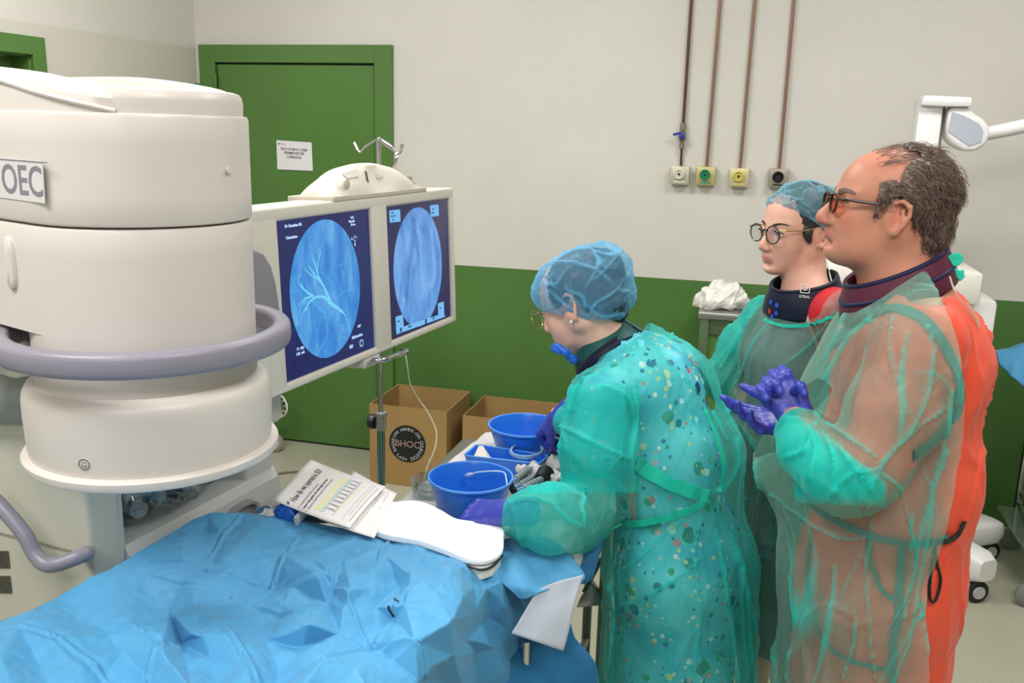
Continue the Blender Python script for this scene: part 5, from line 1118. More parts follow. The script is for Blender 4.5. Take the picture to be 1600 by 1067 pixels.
MB().tube([PX(912, 925), PX(930, 892), PX(940, 872)], .006, 10).build('brace', M_chrome, sb)
MB().lathe([(0, 0), (.02, 0), (.02, .03), (.013, .035), (.013, .06), (0, .06)], (xx, yy_, .30), 20).build('collar', M_dark, sb)
for a in (0, 2.1, 4.2): MB().tube([(xx, yy_, .08), (xx+.2*math.cos(a), yy_+.2*math.sin(a), .02)], .012, 10).build('foot', M_steel, sb)
# blue drape on the wire trolley
o = patch('folded_drape', [[(1553, 548, 3.72), (1575, 543, 3.72), (1605, 534, 3.72), (1660, 536, 3.7)], [(1556, 556, 3.66), (1576, 556, 3.66), (1605, 552, 3.64), (1660, 556, 3.6)], [(1562, 572, 3.62), (1578, 586, 3.62), (1603, 607, 3.6), (1660, 630, 3.58)]], M_blue, amp=.012, wl=.1, seed=15, th=.01); tag(o, 'light blue folded drape on the wire trolley, beyond the man', 'drape')
# ============================================================ figures
def skin_mat(name, col, spots=False, red=None):
    t = NT(name); b = t.b; f = t.noise(30, 5, .6); f2 = t.noise(9, 3, .5)
    a = tuple(c*.90 for c in col[:3])+(1,); c2 = tuple(min(1, c*1.06) for c in col[:3])+(1,)
    c_ = t.ramp(f, [(.3, a), (.7, c2)]); rd = red or (col[0]*1.02, col[1]*.70, col[2]*.66, 1)
    at = t.new('ShaderNodeAttribute', attribute_name='flush'); c_ = t.mix(t.math('MULTIPLY', at.outputs['Fac'], .75), c_, rd)
    at2_ = t.new('ShaderNodeAttribute', attribute_name='lips'); c_ = t.mix(t.math('MULTIPLY', at2_.outputs['Fac'], .8), c_, rgb(176, 96, 92))
    if spots:
        v = t.new('ShaderNodeTexVoronoi'); v.inputs['Scale'].default_value = 75; t.ln(t.coord(), v.inputs['Vector'])
        sp = t.math('LESS_THAN', v.outputs['Distance'], .10); c_ = t.mix(t.math('MULTIPLY', sp, .4), c_, (col[0]*.6, col[1]*.45, col[2]*.4, 1))
    t.ln(c_, b.inputs['Base Color']); b.inputs['Roughness'].default_value = .48; b.inputs['Specular IOR Level'].default_value = .4
    b.inputs['Subsurface Weight'].default_value = .12; b.inputs['Subsurface Radius'].default_value = (.008, .003, .002); b.inputs['Subsurface Scale'].default_value = 1
    t.bump(t.noise(220, 3, .6), .10, .001); return t.m
M_skin_m = skin_mat('skin_man', rgb(194, 134, 108), True, rgb(206, 110, 96)); M_skin_w = skin_mat('skin_pale', rgb(226, 178, 156)); M_skin_v = skin_mat('skin_light', rgb(222, 170, 148))
def gown_mat(name, col, base, dens, fres=.25, trl=.35, cs=1.0, pale=None):
    t = NT(name); b = t.b; at = t.new('ShaderNodeAttribute', attribute_name='fold'); dn_ = t.new('ShaderNodeAttribute', attribute_name='dense'); dn = t.new('ShaderNodeMapRange'); dn.inputs[1].default_value = .35; dn.inputs[2].default_value = .55; t.ln(dn_.outputs['Fac'], dn.inputs[0])
    n = t.noise(420, 2, .6); n2 = t.noise(7, 4, .6); lw = t.new('ShaderNodeLayerWeight'); lw.inputs[0].default_value = .35
    b.inputs['Base Color'].default_value = col; b.inputs['Roughness'].default_value = .55; b.inputs['Specular IOR Level'].default_value = .3; b.inputs['Sheen Weight'].default_value = .15
    c_ = t.mix(at.outputs['Fac'], col, tuple(min(1, x*1.35+.02) for x in col[:3])+(1,)); t.ln(c_, b.inputs['Base Color'])
    tr = t.new('ShaderNodeBsdfTranslucent'); t.ln(c_, tr.inputs[0]); m1 = t.new('ShaderNodeMixShader'); m1.inputs[0].default_value = trl; t.ln(b.outputs[0], m1.inputs[1]); t.ln(tr.outputs[0], m1.inputs[2])
    ridges = None
    for sc_, zs, wd, off in ((2.6, .22, .007, 0), (4.0, .30, .007, 3.1), (6.0, .40, .008, 7.7)):
        mp_ = t.new('ShaderNodeMapping'); mp_.inputs['Scale'].default_value = (1, 1, zs); mp_.inputs['Location'].default_value = (off, off*.7, off*.3); tc = t.new('ShaderNodeTexCoord'); t.ln(tc.outputs['Object'], mp_.inputs[0])
        nn_ = t.noise(sc_*cs, 0.0, .4, mp_.outputs[0], 0); r_ = t.math('SUBTRACT', 1.0, t.math('DIVIDE', t.math('ABSOLUTE', t.math('SUBTRACT', nn_, .5)), wd)); r_ = t.math('MAXIMUM', r_, 0)
        mk_ = t.math('MINIMUM', t.math('MAXIMUM', t.math('MULTIPLY', t.math('SUBTRACT', t.noise(sc_*cs*.8, 1, .5, mp_.outputs[0], .2), .46), 9.0), 0), 1.0); r_ = t.math('MULTIPLY', r_, mk_)
        ridges = r_ if ridges is None else t.math('MAXIMUM', ridges, r_)
    fo_ = t.math('MINIMUM', t.math('ADD', t.math('MULTIPLY', ridges, .8), at.outputs['Fac']), 1.0)
    c_ = t.mix(t.math('MAXIMUM', fo_, t.math('MULTIPLY', dn.outputs[0], t.math('MINIMUM', dn_.outputs['Fac'], 1.0))), pale or col, col); t.ln(c_, b.inputs['Base Color']); t.ln(c_, tr.inputs[0])
    fac = t.math('ADD', t.math('MULTIPLY', fo_, dens), t.math('MULTIPLY', lw.outputs['Fresnel'], fres))
    fac = t.math('ADD', fac, t.math('ADD', t.math('MULTIPLY', n, .14), t.math('MULTIPLY', n2, .06)))
    fac = t.math('ADD', fac, t.math('MULTIPLY', dn.outputs[0], t.math('MULTIPLY', dn_.outputs['Fac'], .5)))
    fac = t.math('MINIMUM', t.math('ADD', fac, base-.15), 1.0)
    tp = t.new('ShaderNodeBsdfTransparent'); m2 = t.new('ShaderNodeMixShader'); t.ln(fac, m2.inputs[0]); t.ln(tp.outputs[0], m2.inputs[1]); t.ln(m1.outputs[0], m2.inputs[2]); t.ln(m2.outputs[0], t.out.inputs[0])
    t.bump(t.math('ADD', t.math('MULTIPLY', ridges, 6.0), t.noise(900, 2)), .5, .0008); return t.m
M_glove = mat('nitrile_glove', rgb(58, 66, 168), .36, var=.06, vs=30, bump=.12, bs=90, spec=.5)
M_lens = None
def attr(me, name, vals):
    a = me.attributes.new(name, 'FLOAT', 'POINT'); a.data.foreach_set('value', np.asarray(vals, np.float32))
class Fig:
    def __init__(s, px, py, d, away):
        s.P0 = Pd(px, py, d); Rh = nrm(V(CR[0], CR[1], 0)); Fh = V(-Rh[1], Rh[0], 0); a = math.radians(away)
        s.f = -Rh*math.cos(a)+Fh*math.sin(a); s.l = np.cross(V(0, 0, 1), s.f); s.u = V(0, 0, 1)
        if s.l@(CAM-s.P0) < 0: s.l = -s.l
        s.l[2] = 0
    def S(s, x, y, side=0.0): return Pn(x, y, s.P0+s.l*side, s.l)
    def L(s, f, l, z): p = s.P0+s.f*f+s.l*l; return V(p[0], p[1], z)
def rot(v, ax, a):
    ax = nrm(ax); return v*math.cos(a)+np.cross(ax, v)*math.sin(a)+ax*(ax@v)*(1-math.cos(a))
class Head:
    """head frame: x forwards, y towards the figure's left, z up"""
    def __init__(s, c, f, l, yaw=0, pitch=0, roll=0, sc=1.0):
        u = V(0, 0, 1); f = rot(f, u, math.radians(yaw)); l = np.cross(u, f); f2 = rot(f, l, math.radians(pitch)); u2 = np.cross(f2, l)
        l3 = rot(l, f2, math.radians(roll)); u3 = np.cross(f2, l3); s.x, s.y, s.z = f2, l3, u3; s.c = np.asarray(c, float); s.sc = sc
        if s.z[2] < 0: s.z = -s.z
    def P(s, x, y, z): return s.c+(s.x*x+s.y*y+s.z*z)*s.sc
    def ax(s): return (s.x, s.y, s.z)
    def loc(s, Q): d = (Q-s.c)/s.sc; return np.stack([d@s.x, d@s.y, d@s.z], -1)
def build_head(F, H, male=True, neck=None, nose=1.0, jowl=0.0):
    k = H.sc; A = H.ax(); P = H.P
    e = lambda c, r, kk=.02, op='u', ax=None: F.ell(P(*c), V(*r)*k, ax or A, kk*k, op)
    c = lambda a, b, ra, rb=None, kk=.012, op='u', flat=None: F.cap(P(*a), P(*b), ra*k, (rb if rb is not None else ra)*k, kk*k, op, flat)
    e((-.014, 0, .032), (.096, .076, .083)); e((-.035, 0, .015), (.078, .072, .07)); e((.035, 0, .035), (.052, .060, .056))
    e((.040, 0, -.008), (.046, .056, .06), .03)
    for y in (1, -1):
        c((-.004, y*(.050 if male else .046), -.045 if male else -.040), (.062 if male else .060, y*(.016 if male else .009), -.096 if male else -.090), .020 if male else .0145, .016 if male else .0125, .03)
        c((-.004, y*.052, -.0), (-.006, y*.050, -.048), .018, .018, .03)
        e((.052, y*.034, -.034), (.026, .024, .026), .022)
        c((.086, y*.010, .017), (.066, y*.046, .019), .0075 if male else .0055, .007, .014)
        c((.070, y*.020, -.03), (.040, y*(.030 if male else .024), -.082 if male else -.074), .020 if male else .017, .018 if male else .015, .03)
    e((.050, 0, -.066), (.044, .038, .038), .03); e((.079, 0, -.099 if male else -.095), (.017, .020, .014), .018)
    if jowl:
        e((.030, 0, -.102), (.050, .042, .022*jowl), .03)
        for y in (1, -1): e((.038, y*.036, -.082), (.03, .018, .024*jowl), .025)
    for y in (1, -1): e((.094, y*.032, -.001), (.014, .017, .0115), .010, 's')
    # nose
    c((.083, 0, .012), (.098+.012*nose, 0, -.030), .0080, .0105*nose, .012); e((.104+.014*(nose-.6), 0, -.038), (.0120*nose, .0120*nose, .0105*nose), .008)
    for y in (1, -1):
        e((.097+.006*nose, y*.0125*nose, -.042), (.0105, .0075, .0075), .006); F.ell(P(.104, y*.007, -.0485), V(.0045, .003, .003)*k, A, .003*k, 's')
    c((.098, 0, -.052), (.096, 0, -.058), .006, .005, .008)
    # lips
    c((.0925, .018, -.0655), (.099, 0, -.0625), .0045, .0058, .004); c((.0925, -.018, -.0655), (.099, 0, -.0625), .0045, .0058, .004)
    c((.0915, .016, -.0700), (.0975, 0, -.0735), .0045, .0064, .004); c((.0915, -.016, -.0700), (.0975, 0, -.0735), .0045, .0064, .004)
    c((.090, .021, -.0680), (.1045, 0, -.0680), .0012, .0012, .0025, 's'); c((.090, -.021, -.0680), (.1045, 0, -.0680), .0012, .0012, .0025, 's')
    e((.094, 0, -.0845), (.010, .02, .006), .008, 's')
    # lids
    for y in (1, -1):
        e((.0755, y*.032, -.002), (.0135, .0150, .0125), .004)
        c((.0855, y*.018, -.002), (.083, y*.046, -.003), .0028, .0026, .002, 's')
    # ears
    for y in (1, -1):
        ex, ez, ey = (.001 if male else -.007), (-.014 if male else -.006), (.007 if male else .002)
        e((ex+.003, y*(.072+ey*.5), ez-.002), (.014, .007, .025), .008)
        pts = [(.010, .073, .008), (.006, .079, .024), (-.008, .083, .031), (-.022, .086, .022), (-.024, .086, .004), (-.016, .082, -.016), (-.006, .077, -.030), (.004, .073, -.028)]
        rs = [.0035, .0042, .0048, .005, .0045, .0045, .0065, .005]
        for i in range(len(pts)-1):
            a, b = pts[i], pts[i+1]; F.cap(P(ex+a[0], y*(a[1]+ey*min(1, max(0, (.010-a[0])/.02))), ez+a[2]), P(ex+b[0], y*(b[1]+ey*min(1, max(0, (.010-b[0])/.02))), ez+b[2]), rs[i]*k, rs[i+1]*k, .003*k)
        F.ell(P(ex-.003, y*(.086+ey), ez+.003), V(.0105, .010, .016)*k, A, .003*k, 's'); F.cap(P(ex-.012, y*(.082+ey), ez+.014), P(ex-.013, y*(.082+ey), ez-.008), .0035*k, .003*k, .003*k)
    # neck
    if neck is not None:
        nb, rr = neck; a_ = P(-.030, 0, -.045); m_ = P(-.006, 0, -.085)
        F.cap(a_, nb, rr*1.02, rr*1.04, .03); F.cap(m_, nb+(m_-a_)*.5, rr*.55, rr*.8, .04)
def face_attrs(me, H, Vt, flush=1.0):
    L = H.loc(Vt); lips = np.exp(-(((L[:, 2]+.068)/.0075)**2+(L[:, 1]/.019)**4))*(L[:, 0] > .085)
    fl = np.exp(-(((L-np.array([.110, 0, -.040]))/np.array([.02, .018, .014]))**2).sum(1))+.6*np.exp(-(((L-np.array([.07, .045, -.03]))/.022)**2).sum(1))+.6*np.exp(-(((L-np.array([.07, -.045, -.03]))/.022)**2).sum(1))
    fl += .6*np.exp(-((np.abs(L[:, 1])-.082)/.008)**2)*(np.abs(L[:, 2]) < .04)*(L[:, 0] < .01)+.35*np.exp(-(((L[:, 0]-.03)/.05)**2+((L[:, 2]-.09)/.03)**2))
    attr(me, 'lips', np.clip(lips, 0, 1)); attr(me, 'flush', np.clip(fl*flush, 0, 1))
M_lash = mat('lash_dark', rgb(34, 24, 22), .6, var=0)
M_eyew = mat('eye_white', rgb(226, 220, 214), .15, var=0); M_iris = mat('iris_brown', rgb(70, 48, 36), .12, var=0)
def surf_x(H, bv_, y, z):
    h = bv_.ray_cast(Vector(H.P(.2, y, z)), Vector(-H.x)); return (float((np.array(h[0])-H.c)@H.x)/H.sc if h[0] else .085)
def eyes(H, parent, look=(0, 0), skin=None, bv_=None, op=(17, -15), out=.0035):
    for y in (1, -1):
        sx = surf_x(H, bv_, y*.032, -.003); r = .0122*H.sc; c = H.P(sx-.0122+out, y*.0315, -.003)
        o = MB().lathe([(r*math.sin(a), -r*math.cos(a)) for a in np.linspace(0, math.pi, 25)], c, 32, ax=(H.y, H.z, H.x)).build('eye', M_eyew, parent)
        d = nrm(H.x+H.y*look[0]+H.z*look[1]); s_ = nrm(np.cross(d, H.z)); A_ = (s_, np.cross(s_, d), d)
        MB().lathe([(0, r*1.035), (.0058*H.sc, r*.905), (.0058*H.sc, r*.8)], c, 24, ax=A_).build('iris', M_iris, o); MB().lathe([(0, r*1.045), (.0024*H.sc, r*1.02), (.0024*H.sc, r*.9)], c, 16, ax=A_).build('pupil', mat('pupil', rgb(8, 8, 10), .1, var=0), o)
        for nm, sg, e0, e1 in (('upper_eyelid', 1, op[0], 88), ('lower_eyelid', -1, op[1], -88)):
            P = []
            for az in np.linspace(-78, 78, 25):
                row = []; k = math.cos(math.radians(az)*1.12); lo = e0*max(0, k)**.7+(-3*y*0)
                for j in range(9):
                    el = math.radians(lo+(e1-lo)*j/8); a_ = math.radians(az); rr = r*(1.075+.05*math.sin(math.pi*min(1, j/3)))*(1 if j < 7 else 1-.05*(j-6)); row.append(c+(H.x*math.cos(el)*math.cos(a_)+H.y*math.cos(el)*math.sin(a_)+H.z*math.sin(el))*rr)
                P.append(row)
            q = grid_obj(nm, np.array(P), skin, parent, .0008)
            if sg > 0:
                mb = MB()
                for i in range(2, 23): p_ = P[i][0]; mb.tube([p_, p_+nrm(p_-c)*.0035+H.z*.0015, p_+nrm(p_-c)*.006+H.z*.004], [.0005, .0004, .0002], 4)
                mb.tube([P[i][0] for i in range(1, 24)], .0007, 5); mb.build('eyelashes', M_lash, q)
def brows(H, parent, m_, w=.0016, seed=1, th=.0035, bv_=None, n=150, rad=.00075, dz=0):
    rs = random.Random(seed)
    for y in (1, -1):
        mb = MB()
        for i in range(n):
            t_ = rs.random(); yy = .012+.036*t_; z = .0175+dz+.0065*math.sin(t_*2.4)+rs.uniform(-1, 1)*th*(1.1-.8*t_); y2, z2 = yy+.0075, z+.001-.004*t_
            mb.tube([H.P(surf_x(H, bv_, y*yy, z)+.0002, y*yy, z), H.P(surf_x(H, bv_, y*(yy+y2)/2, (z+z2)/2)+.0016, y*(yy+y2)/2, (z+z2)/2), H.P(surf_x(H, bv_, y*y2, z2)+.0004, y*y2, z2)], [rad, rad, rad*.3], 4)
        mb.build('eyebrow', m_, parent)
def glasses(H, parent, m_fr, m_ln, rw=.024, rh=.020, th=.0014, cy=.032, x0=.105, square=1.0, tempm=None, drop=-.004):
    g = bpy.data.objects.new('glasses', None); COL.objects.link(g); g.parent = parent; g.matrix_parent_inverse = parent.matrix_world.inverted(); g.location = H.c
    bpy.context.view_layer.update()
    for y in (1, -1):
        loop = []
        for a in np.linspace(0, 2*math.pi, 41):
            cx, sx = math.cos(a), math.sin(a); loop.append((x0-.18*(abs(cy+cx*rw)**1.6), y*(cy+rw*math.copysign(abs(cx)**square, cx)), drop+rh*math.copysign(abs(sx)**square, sx)))
        MB().tube([H.P(*p) for p in loop], th, 8).build('rim', m_fr, g)
        mb = MB(); mb.add([H.P(*p) for p in loop[:-1]]+[H.P(p[0]-.0012, p[1], p[2]) for p in loop[:-1]], [tuple(range(40)), tuple(range(79, 39, -1))]); mb.build('lens', m_ln, g, smooth=False)
        hx = x0-.18*(abs(cy+rw)**1.6); MB().tube(smooth_path([H.P(hx, y*(cy+rw), drop+rh*.55), H.P(hx-.012, y*(cy+rw+.012), drop+rh*.6), H.P(.03, y*.0765, drop+rh*.5+.002), H.P(-.012, y*.078, .022), H.P(-.030, y*.080, .004)], 5), th*1.15, 8, ).build('temple', tempm or m_fr, g)
    MB().tube(smooth_path([H.P(x0-.006, cy-rw, drop+rh*.35), H.P(x0+.001, 0, drop+rh*.5), H.P(x0-.006, -(cy-rw), drop+rh*.35)], 5), th*1.1, 8).build('bridge', m_fr, g)
    for y in (1, -1): MB().lathe([(0, -.001), (.003, -.001), (.003, .001), (0, .001)], H.P(x0-.012, y*.009, drop-.003), 10, ax=(H.x, H.z, H.y)).build('nose_pad', m_ln, g)
    return g
def hand(F, W, X, Z, thumb, curls=((40, 50, 30),)*4, spread=(6, 2, -2, -7), th=((.55, .75, -.2), (.85, .4, -.35), (.95, .1, -.4)), sc=1.0, cuff=.07, cr=.027):
    """thumb: direction the thumb side faces; Z: back of the hand"""
    X = nrm(X); Z = nrm(Z-X*(Z@X)); Y = np.cross(Z, X); 
    if Y@thumb < 0: Y = -Y
    g = lambda x, y, z: W+(X*x+Y*y+Z*z)*sc
    ys = [.0295, .0100, -.0095, -.0275]; ml = [.088, .091, .086, .078]; fl = [.076, .084, .078, .062]
    F.cap(g(0, .010, 0), g(.05, .008, 0), .021*sc, .020*sc, .01, flat=(Z, .72)); F.cap(g(0, -.008, 0), g(.05, -.012, 0), .020*sc, .019*sc, .01, flat=(Z, .72))
    for i in range(4):
        F.cap(g(.02, ys[i]*.65, 0), g(ml[i], ys[i], .001), .0140*sc, .0112*sc, .008)
        F.ell(g(ml[i], ys[i], .004), V(.0105, .0105, .009)*sc, k=.005)
    F.cap(g(.008, .018, -.008), g(.050, .034, -.012), .017*sc, .0135*sc, .012)
    for i in range(4):
        c = curls[i] if len(curls) > i else curls[-1]; sp = math.radians(spread[i]); p = g(ml[i], ys[i], 0); a = 0; rr = [.0102, .0092, .0084, .0070]
        pts = [p]
        for s_ in range(3):
            a += math.radians(c[s_]); d = (X*math.cos(sp)+Y*math.sin(sp))*math.cos(a)-Z*math.sin(a); p = p+nrm(d)*fl[i]*sc*(.46, .30, .24)[s_]; pts.append(p)
        for s_ in range(3): F.cap(pts[s_], pts[s_+1], rr[s_]*sc, rr[s_+1]*sc, .0035 if s_ else .006)
    p = g(.034, .030, -.010)
    for s_ in range(3):
        d = nrm(X*th[s_][0]+Y*th[s_][1]+Z*th[s_][2]); q = p+d*(.036, .030, .024)[s_]*sc; F.cap(p, q, (.0135, .0115, .0102)[s_]*sc, (.0115, .0102, .0085)[s_]*sc, .006); p = q
    F.cap(W-X*cuff, W, cr*1.05, cr*.9, .02, flat=(Z, .85))
def glove_obj(fn, c, name='glove', parent=None, r=.15, h=.0021, label=None, m_=None, wr=.0012):
    F = SDF(c-r, c+r, h); fn(F); v, q = F.mesh(); v = relax(v, q, 1, .4); n_ = vnormals(v, q); v = v+n_*((folds(v, 77, .02, 2)-.4)*wr)[:, None]
    return link(name, np_mesh(v, q), m_ or M_glove, parent, label=label)
def in_poly_x(y, poly):
    """x of a picture polyline at height y"""
    ys = [p[1] for p in poly]; xs = [p[0] for p in poly]; return np.interp(y, ys, xs)
def projv(Vt):
    d = Vt-CAM; w_ = d@CF; return 800+FP*(d@CR)/w_, 533.5-FP*(d@CU)/w_
def lines(P, seed, wl, width=.10, n=5, aniso=(1, 1, .3), cover=.1):
    """thin crisp fold lines, 0..1"""
    rs = np.random.RandomState(seed); out = np.zeros(len(P)); P = P*np.array(aniso)
    for _ in range(n):
        d = rs.normal(size=3); d /= np.linalg.norm(d); ph = rs.uniform(0, 6.28); f = math.pi/wl*rs.uniform(.6, 1.4); g = P@d*f+ph+1.3*np.sin(P@np.roll(d, 1)*f*.45+ph*3)+.4*np.sin(P@np.roll(d, 2)*f*1.7+ph)
        x = np.sin(g); m_ = np.clip(np.sin(P@np.roll(d, 2)*f*.8+ph*5+.7*g)-cover, 0, 1)*1.6; out = np.maximum(out, np.exp(-(x/width)**2)*np.clip(m_, 0, 1))
    return out
def smooth_rim(v, q, it=10):
    e = np.concatenate([q[:, [0, 1]], q[:, [1, 2]], q[:, [2, 3]], q[:, [3, 0]]]); es = np.sort(e, 1); u, c = np.unique(es, axis=0, return_counts=True); b = u[c == 1]
    for _ in range(it):
        A_ = np.zeros_like(v); n = np.zeros(len(v)); np.add.at(A_, b[:, 0], v[b[:, 1]]); np.add.at(A_, b[:, 1], v[b[:, 0]]); np.add.at(n, b[:, 0], 1); np.add.at(n, b[:, 1], 1)
        k = n > 0; v = v.copy(); v[k] = v[k]*.4+A_[k]/n[k][:, None]*.6
    return v
def cloth_obj(F, name, m_, parent, seed, amp=.010, wl=.14, aniso=(1, 1, .28), cut=None, foldk=3.0, it=2, dense=None, fine=.0015, foldcut=.62, label=None, crease=0.0, ln=(.16, .10, .35, .006), lan=(1, 1, .3), pl=None):
    v, q = F.mesh(); v = relax(v, q, it, .5); n_ = vnormals(v, q)
    f1 = folds(v, seed, wl, 3, aniso); f2 = wav(v, seed+5, wl*1.6, 2, aniso); f3 = folds(v, seed+9, wl*.45, 2, (1, 1, .6))
    l1 = lines(v, seed+31, ln[0], ln[1], 6, lan); l2 = lines(v, seed+47, ln[0]*.5, ln[1]*1.3, 5, (1, 1, .7), .35)
    pv = np.zeros(len(v))
    if pl:
        x_, y_ = projv(v); fc = ((CAM-v)*n_).sum(1) > 0
        for pts_, w_, *s_ in pl:
            cp_ = smooth_path([V(a, b, 0) for a, b in pts_], 4); n_p = len(cp_); best = np.zeros(len(v))
            for i in range(n_p-1):
                p_, q_ = cp_[i][:2], cp_[i+1][:2]; L_ = q_-p_; t_ = np.clip(((x_-p_[0])*L_[0]+(y_-p_[1])*L_[1])/max(L_@L_, 1e-6), 0, 1); dd_ = np.hypot(x_-p_[0]-t_*L_[0], y_-p_[1]-t_*L_[1]); tp_ = (i+t_)/(n_p-1); ww_ = w_*.62*(.55+.9*np.sin(np.pi*np.clip(tp_, .04, .96)))
                best = np.maximum(best, np.exp(-(dd_/ww_)**2))
            pv = np.maximum(pv, best*fc*(s_[0] if s_ else 1))
    v = v+n_*((f1-.45)*amp*2+f2*amp*.6+(f3-.4)*fine*2+l1*ln[3]+l2*ln[3]*.5+pv*.008)[:, None]
    fo = np.clip((f1-foldcut)*foldk, 0, 1)+np.clip((f3-.72)*2.2, 0, .55)
    fo = fo*ln[2]*.35+l1*.15+pv*.85
    de = np.zeros(len(v)) if dense is None else dense(v)
    if cut is not None:
        keep = ~cut(v); mask = keep[q].all(1); q2 = q[mask]; used = np.unique(q2); mp_ = np.full(len(v), -1); mp_[used] = np.arange(len(used)); v, q, fo, de = v[used], mp_[q2], fo[used], de[used]; v = smooth_rim(v, q)
    me = np_mesh(v, q); attr(me, 'fold', np.clip(fo, 0, 1)); attr(me, 'dense', np.clip(de, 0, 1)); return link(name, me, m_, parent, label=label)
def cap_shell(H, parent, m_, r, c, seed, zcut, amp=.007, band=True, tilt=.0):
    """gathered disposable cap over the head; everything below the tilted rim plane is cut away"""
    R = max(r)+.03; F = SDF(H.c-R*1.2, H.c+R*1.2, .0035); F.ell(H.P(*c), V(*r)*H.sc, H.ax(), 0)
    v, q = F.mesh(); L = H.loc(v); cc = np.array(c); d = L-cc; lam = np.arctan2(d[:, 1], d[:, 0]); rim = zcut+tilt*L[:, 0]; hgt = L[:, 2]-rim
    near = np.exp(-np.clip(hgt, 0, 1)/.022); gath = np.abs(np.sin(lam*19+2*np.sin(lam*5+seed)))*near
    n_ = vnormals(v, q); f1 = folds(v, seed, .075, 3); f3 = folds(v, seed+4, .03, 2)
    v = v+n_*((f1-.45)*amp*2+(f3-.4)*amp*.5+gath*.005)[:, None]; v = v-(H.x*0)
    # draw the rim in
    L = H.loc(v); pull = np.exp(-np.clip(L[:, 2]-rim, 0, 1)/.010)*.10; ctr = H.P(*c); hd = (v-ctr)-np.outer((v-ctr)@H.z, H.z); v = v-hd*pull[:, None]
    bad = H.loc(v)[:, 2] < zcut+tilt*H.loc(v)[:, 0]
    fo = np.clip((f1-.55)*2.6, 0, 1)+np.clip((f3-.65)*2, 0, .5)+near*.35
    keep = ~bad; mask = keep[q].all(1); q2 = q[mask]; used = np.unique(q2); mp_ = np.full(len(v), -1); mp_[used] = np.arange(len(used))
    me = np_mesh(smooth_rim(v[used], mp_[q2]), mp_[q2]); attr(me, 'fold', np.clip(fo[used], 0, 1)); attr(me, 'dense', np.zeros(len(used))); return link('surgical_cap', me, m_, parent)
def hair_strands(bv, H, pts, n, m_, parent, seed, ln=.05, curl=.006, rad=.0011, dirf=None, name='hair_strands', stiff=.5):
    rs = random.Random(seed); mb = MB()
    for i in range(n):
        p, nn = pts[rs.randrange(len(pts))]; d = dirf(p, nn, rs) if dirf else nrm(V(0, 0, -1)); d = nrm(d-nn*(d@nn)*.8+nn*rs.uniform(.0, .25)); s_ = nrm(np.cross(d, nn)); P = []; ph = rs.uniform(0, 6.3); L_ = ln*rs.uniform(.6, 1.2); N = 9; cu = curl*rs.uniform(.4, 1.3); w_ = rs.uniform(.8, 1.6)
        for k in range(N):
            t_ = k/(N-1); P.append(p+d*L_*t_+s_*cu*math.sin(ph+t_*6.3*w_)*t_**.5+nn*(cu*.7*math.cos(ph+t_*6.3*w_)*t_+.003*math.sin(t_*3.1)-.008*t_*t_))
        mb.tube(P, [rad*(1-.6*(k/(N-1))**2) for k in range(N)], 4, cap=False)
    return mb.build(name, m_, parent)
def tring(c, ax, f, rx, ry, n=25, a0=-176, a1=176, tilt=0):
    ax = nrm(ax); f = nrm(f-ax*(f@ax)); l = np.cross(ax, f)
    return [c+f*rx*math.cos(a)+l*ry*math.sin(a)+ax*tilt*math.cos(a) for a in np.radians(np.linspace(a0, a1, n))]
def surf_samples(me, mw, n, seed, keep):
    rs = np.random.RandomState(seed); out = []; ps = me.polygons; idx = rs.randint(0, len(ps), n*4)
    for i in idx:
        p = np.array(ps[int(i)].center); 
        if keep(p): out.append((p, np.array(ps[int(i)].normal)))
        if len(out) >= n: break
    return out
# ============================================================ the man
mf = Fig(1400, 320, 1.70, 6); S_ = mf.S
HC = S_(1381, 322, 0)
man = thing('person', 'grey-haired man in profile wearing tortoiseshell glasses, orange lead apron, sheer green gown', 'person', (HC[0], HC[1], 0), 'clinicians')
HM = Head(HC, mf.f, mf.l, yaw=0, pitch=-5, sc=.945)
nb = S_(1412, 452, 0)
sh_n, el_n, wr_n = S_(1440, 530, .185), S_(1350, 752, .25), S_(1243, 656, .09)
sh_f, el_f, wr_f = S_(1408, 520, -.185), S_(1300, 740, -.24), S_(1222, 660, -.03)
hipz = .92; hc = S_(1372, 905, 0)
def man_body():
    lo = V(hc[0]-.62, hc[1]-.55, -.005); hi = V(hc[0]+.5, hc[1]+.5, HC[2]+.16); F = SDF(lo, hi, .0042)
    ch, be = S_(1428, 545, 0), S_(1395, 740, 0)
    F.cap(nb, ch, .064, .108, .04, flat=(mf.l, 1.25)); F.cap(sh_n, sh_f, .048, .048, .04); F.cap(ch, be, .118, .135, .06, flat=(mf.l, 1.28)); F.cap(be, hc, .138, .138, .05, flat=(mf.l, 1.25))
    for s, e, w_ in ((sh_n, el_n, wr_n), (sh_f, el_f, wr_f)): F.cap(s, e, .052, .043, .03); F.cap(e, w_, .042, .028, .02)
    for sg in (1, -1):
        h = hc+mf.l*sg*.09; kn = V(h[0], h[1], .50)+mf.f*.02; an = V(h[0], h[1], .09)-mf.f*.01
        F.cap(h, kn, .095, .06, .05); F.cap(kn, an, .058, .04, .02); F.cap(an-mf.f*.02-V(0, 0, .04), an+mf.f*.15-V(0, 0, .055), .038, .03, .02)
    build_head(F, HM, True, (nb, .064), 1.18, 1.0); v, q = F.mesh(); v = relax(v, q, 1, .35); me = np_mesh(v, q); o = link('body', me, M_skin_m, man); face_attrs(me, HM, v, 1.0); return o
mbody = man_body()
bpy.context.view_layer.update(); bvm = bvh_of(mbody); eyes(HM, man, (0, -.15), M_skin_m, bvm); M_brow = mat('brow_grey', rgb(112, 92, 80), .6); brows(HM, man, M_brow, th=.006, bv_=bvm, n=200)
M_tort = mat('tortoiseshell', rgb(48, 26, 18), .3, var=.3, vs=120)
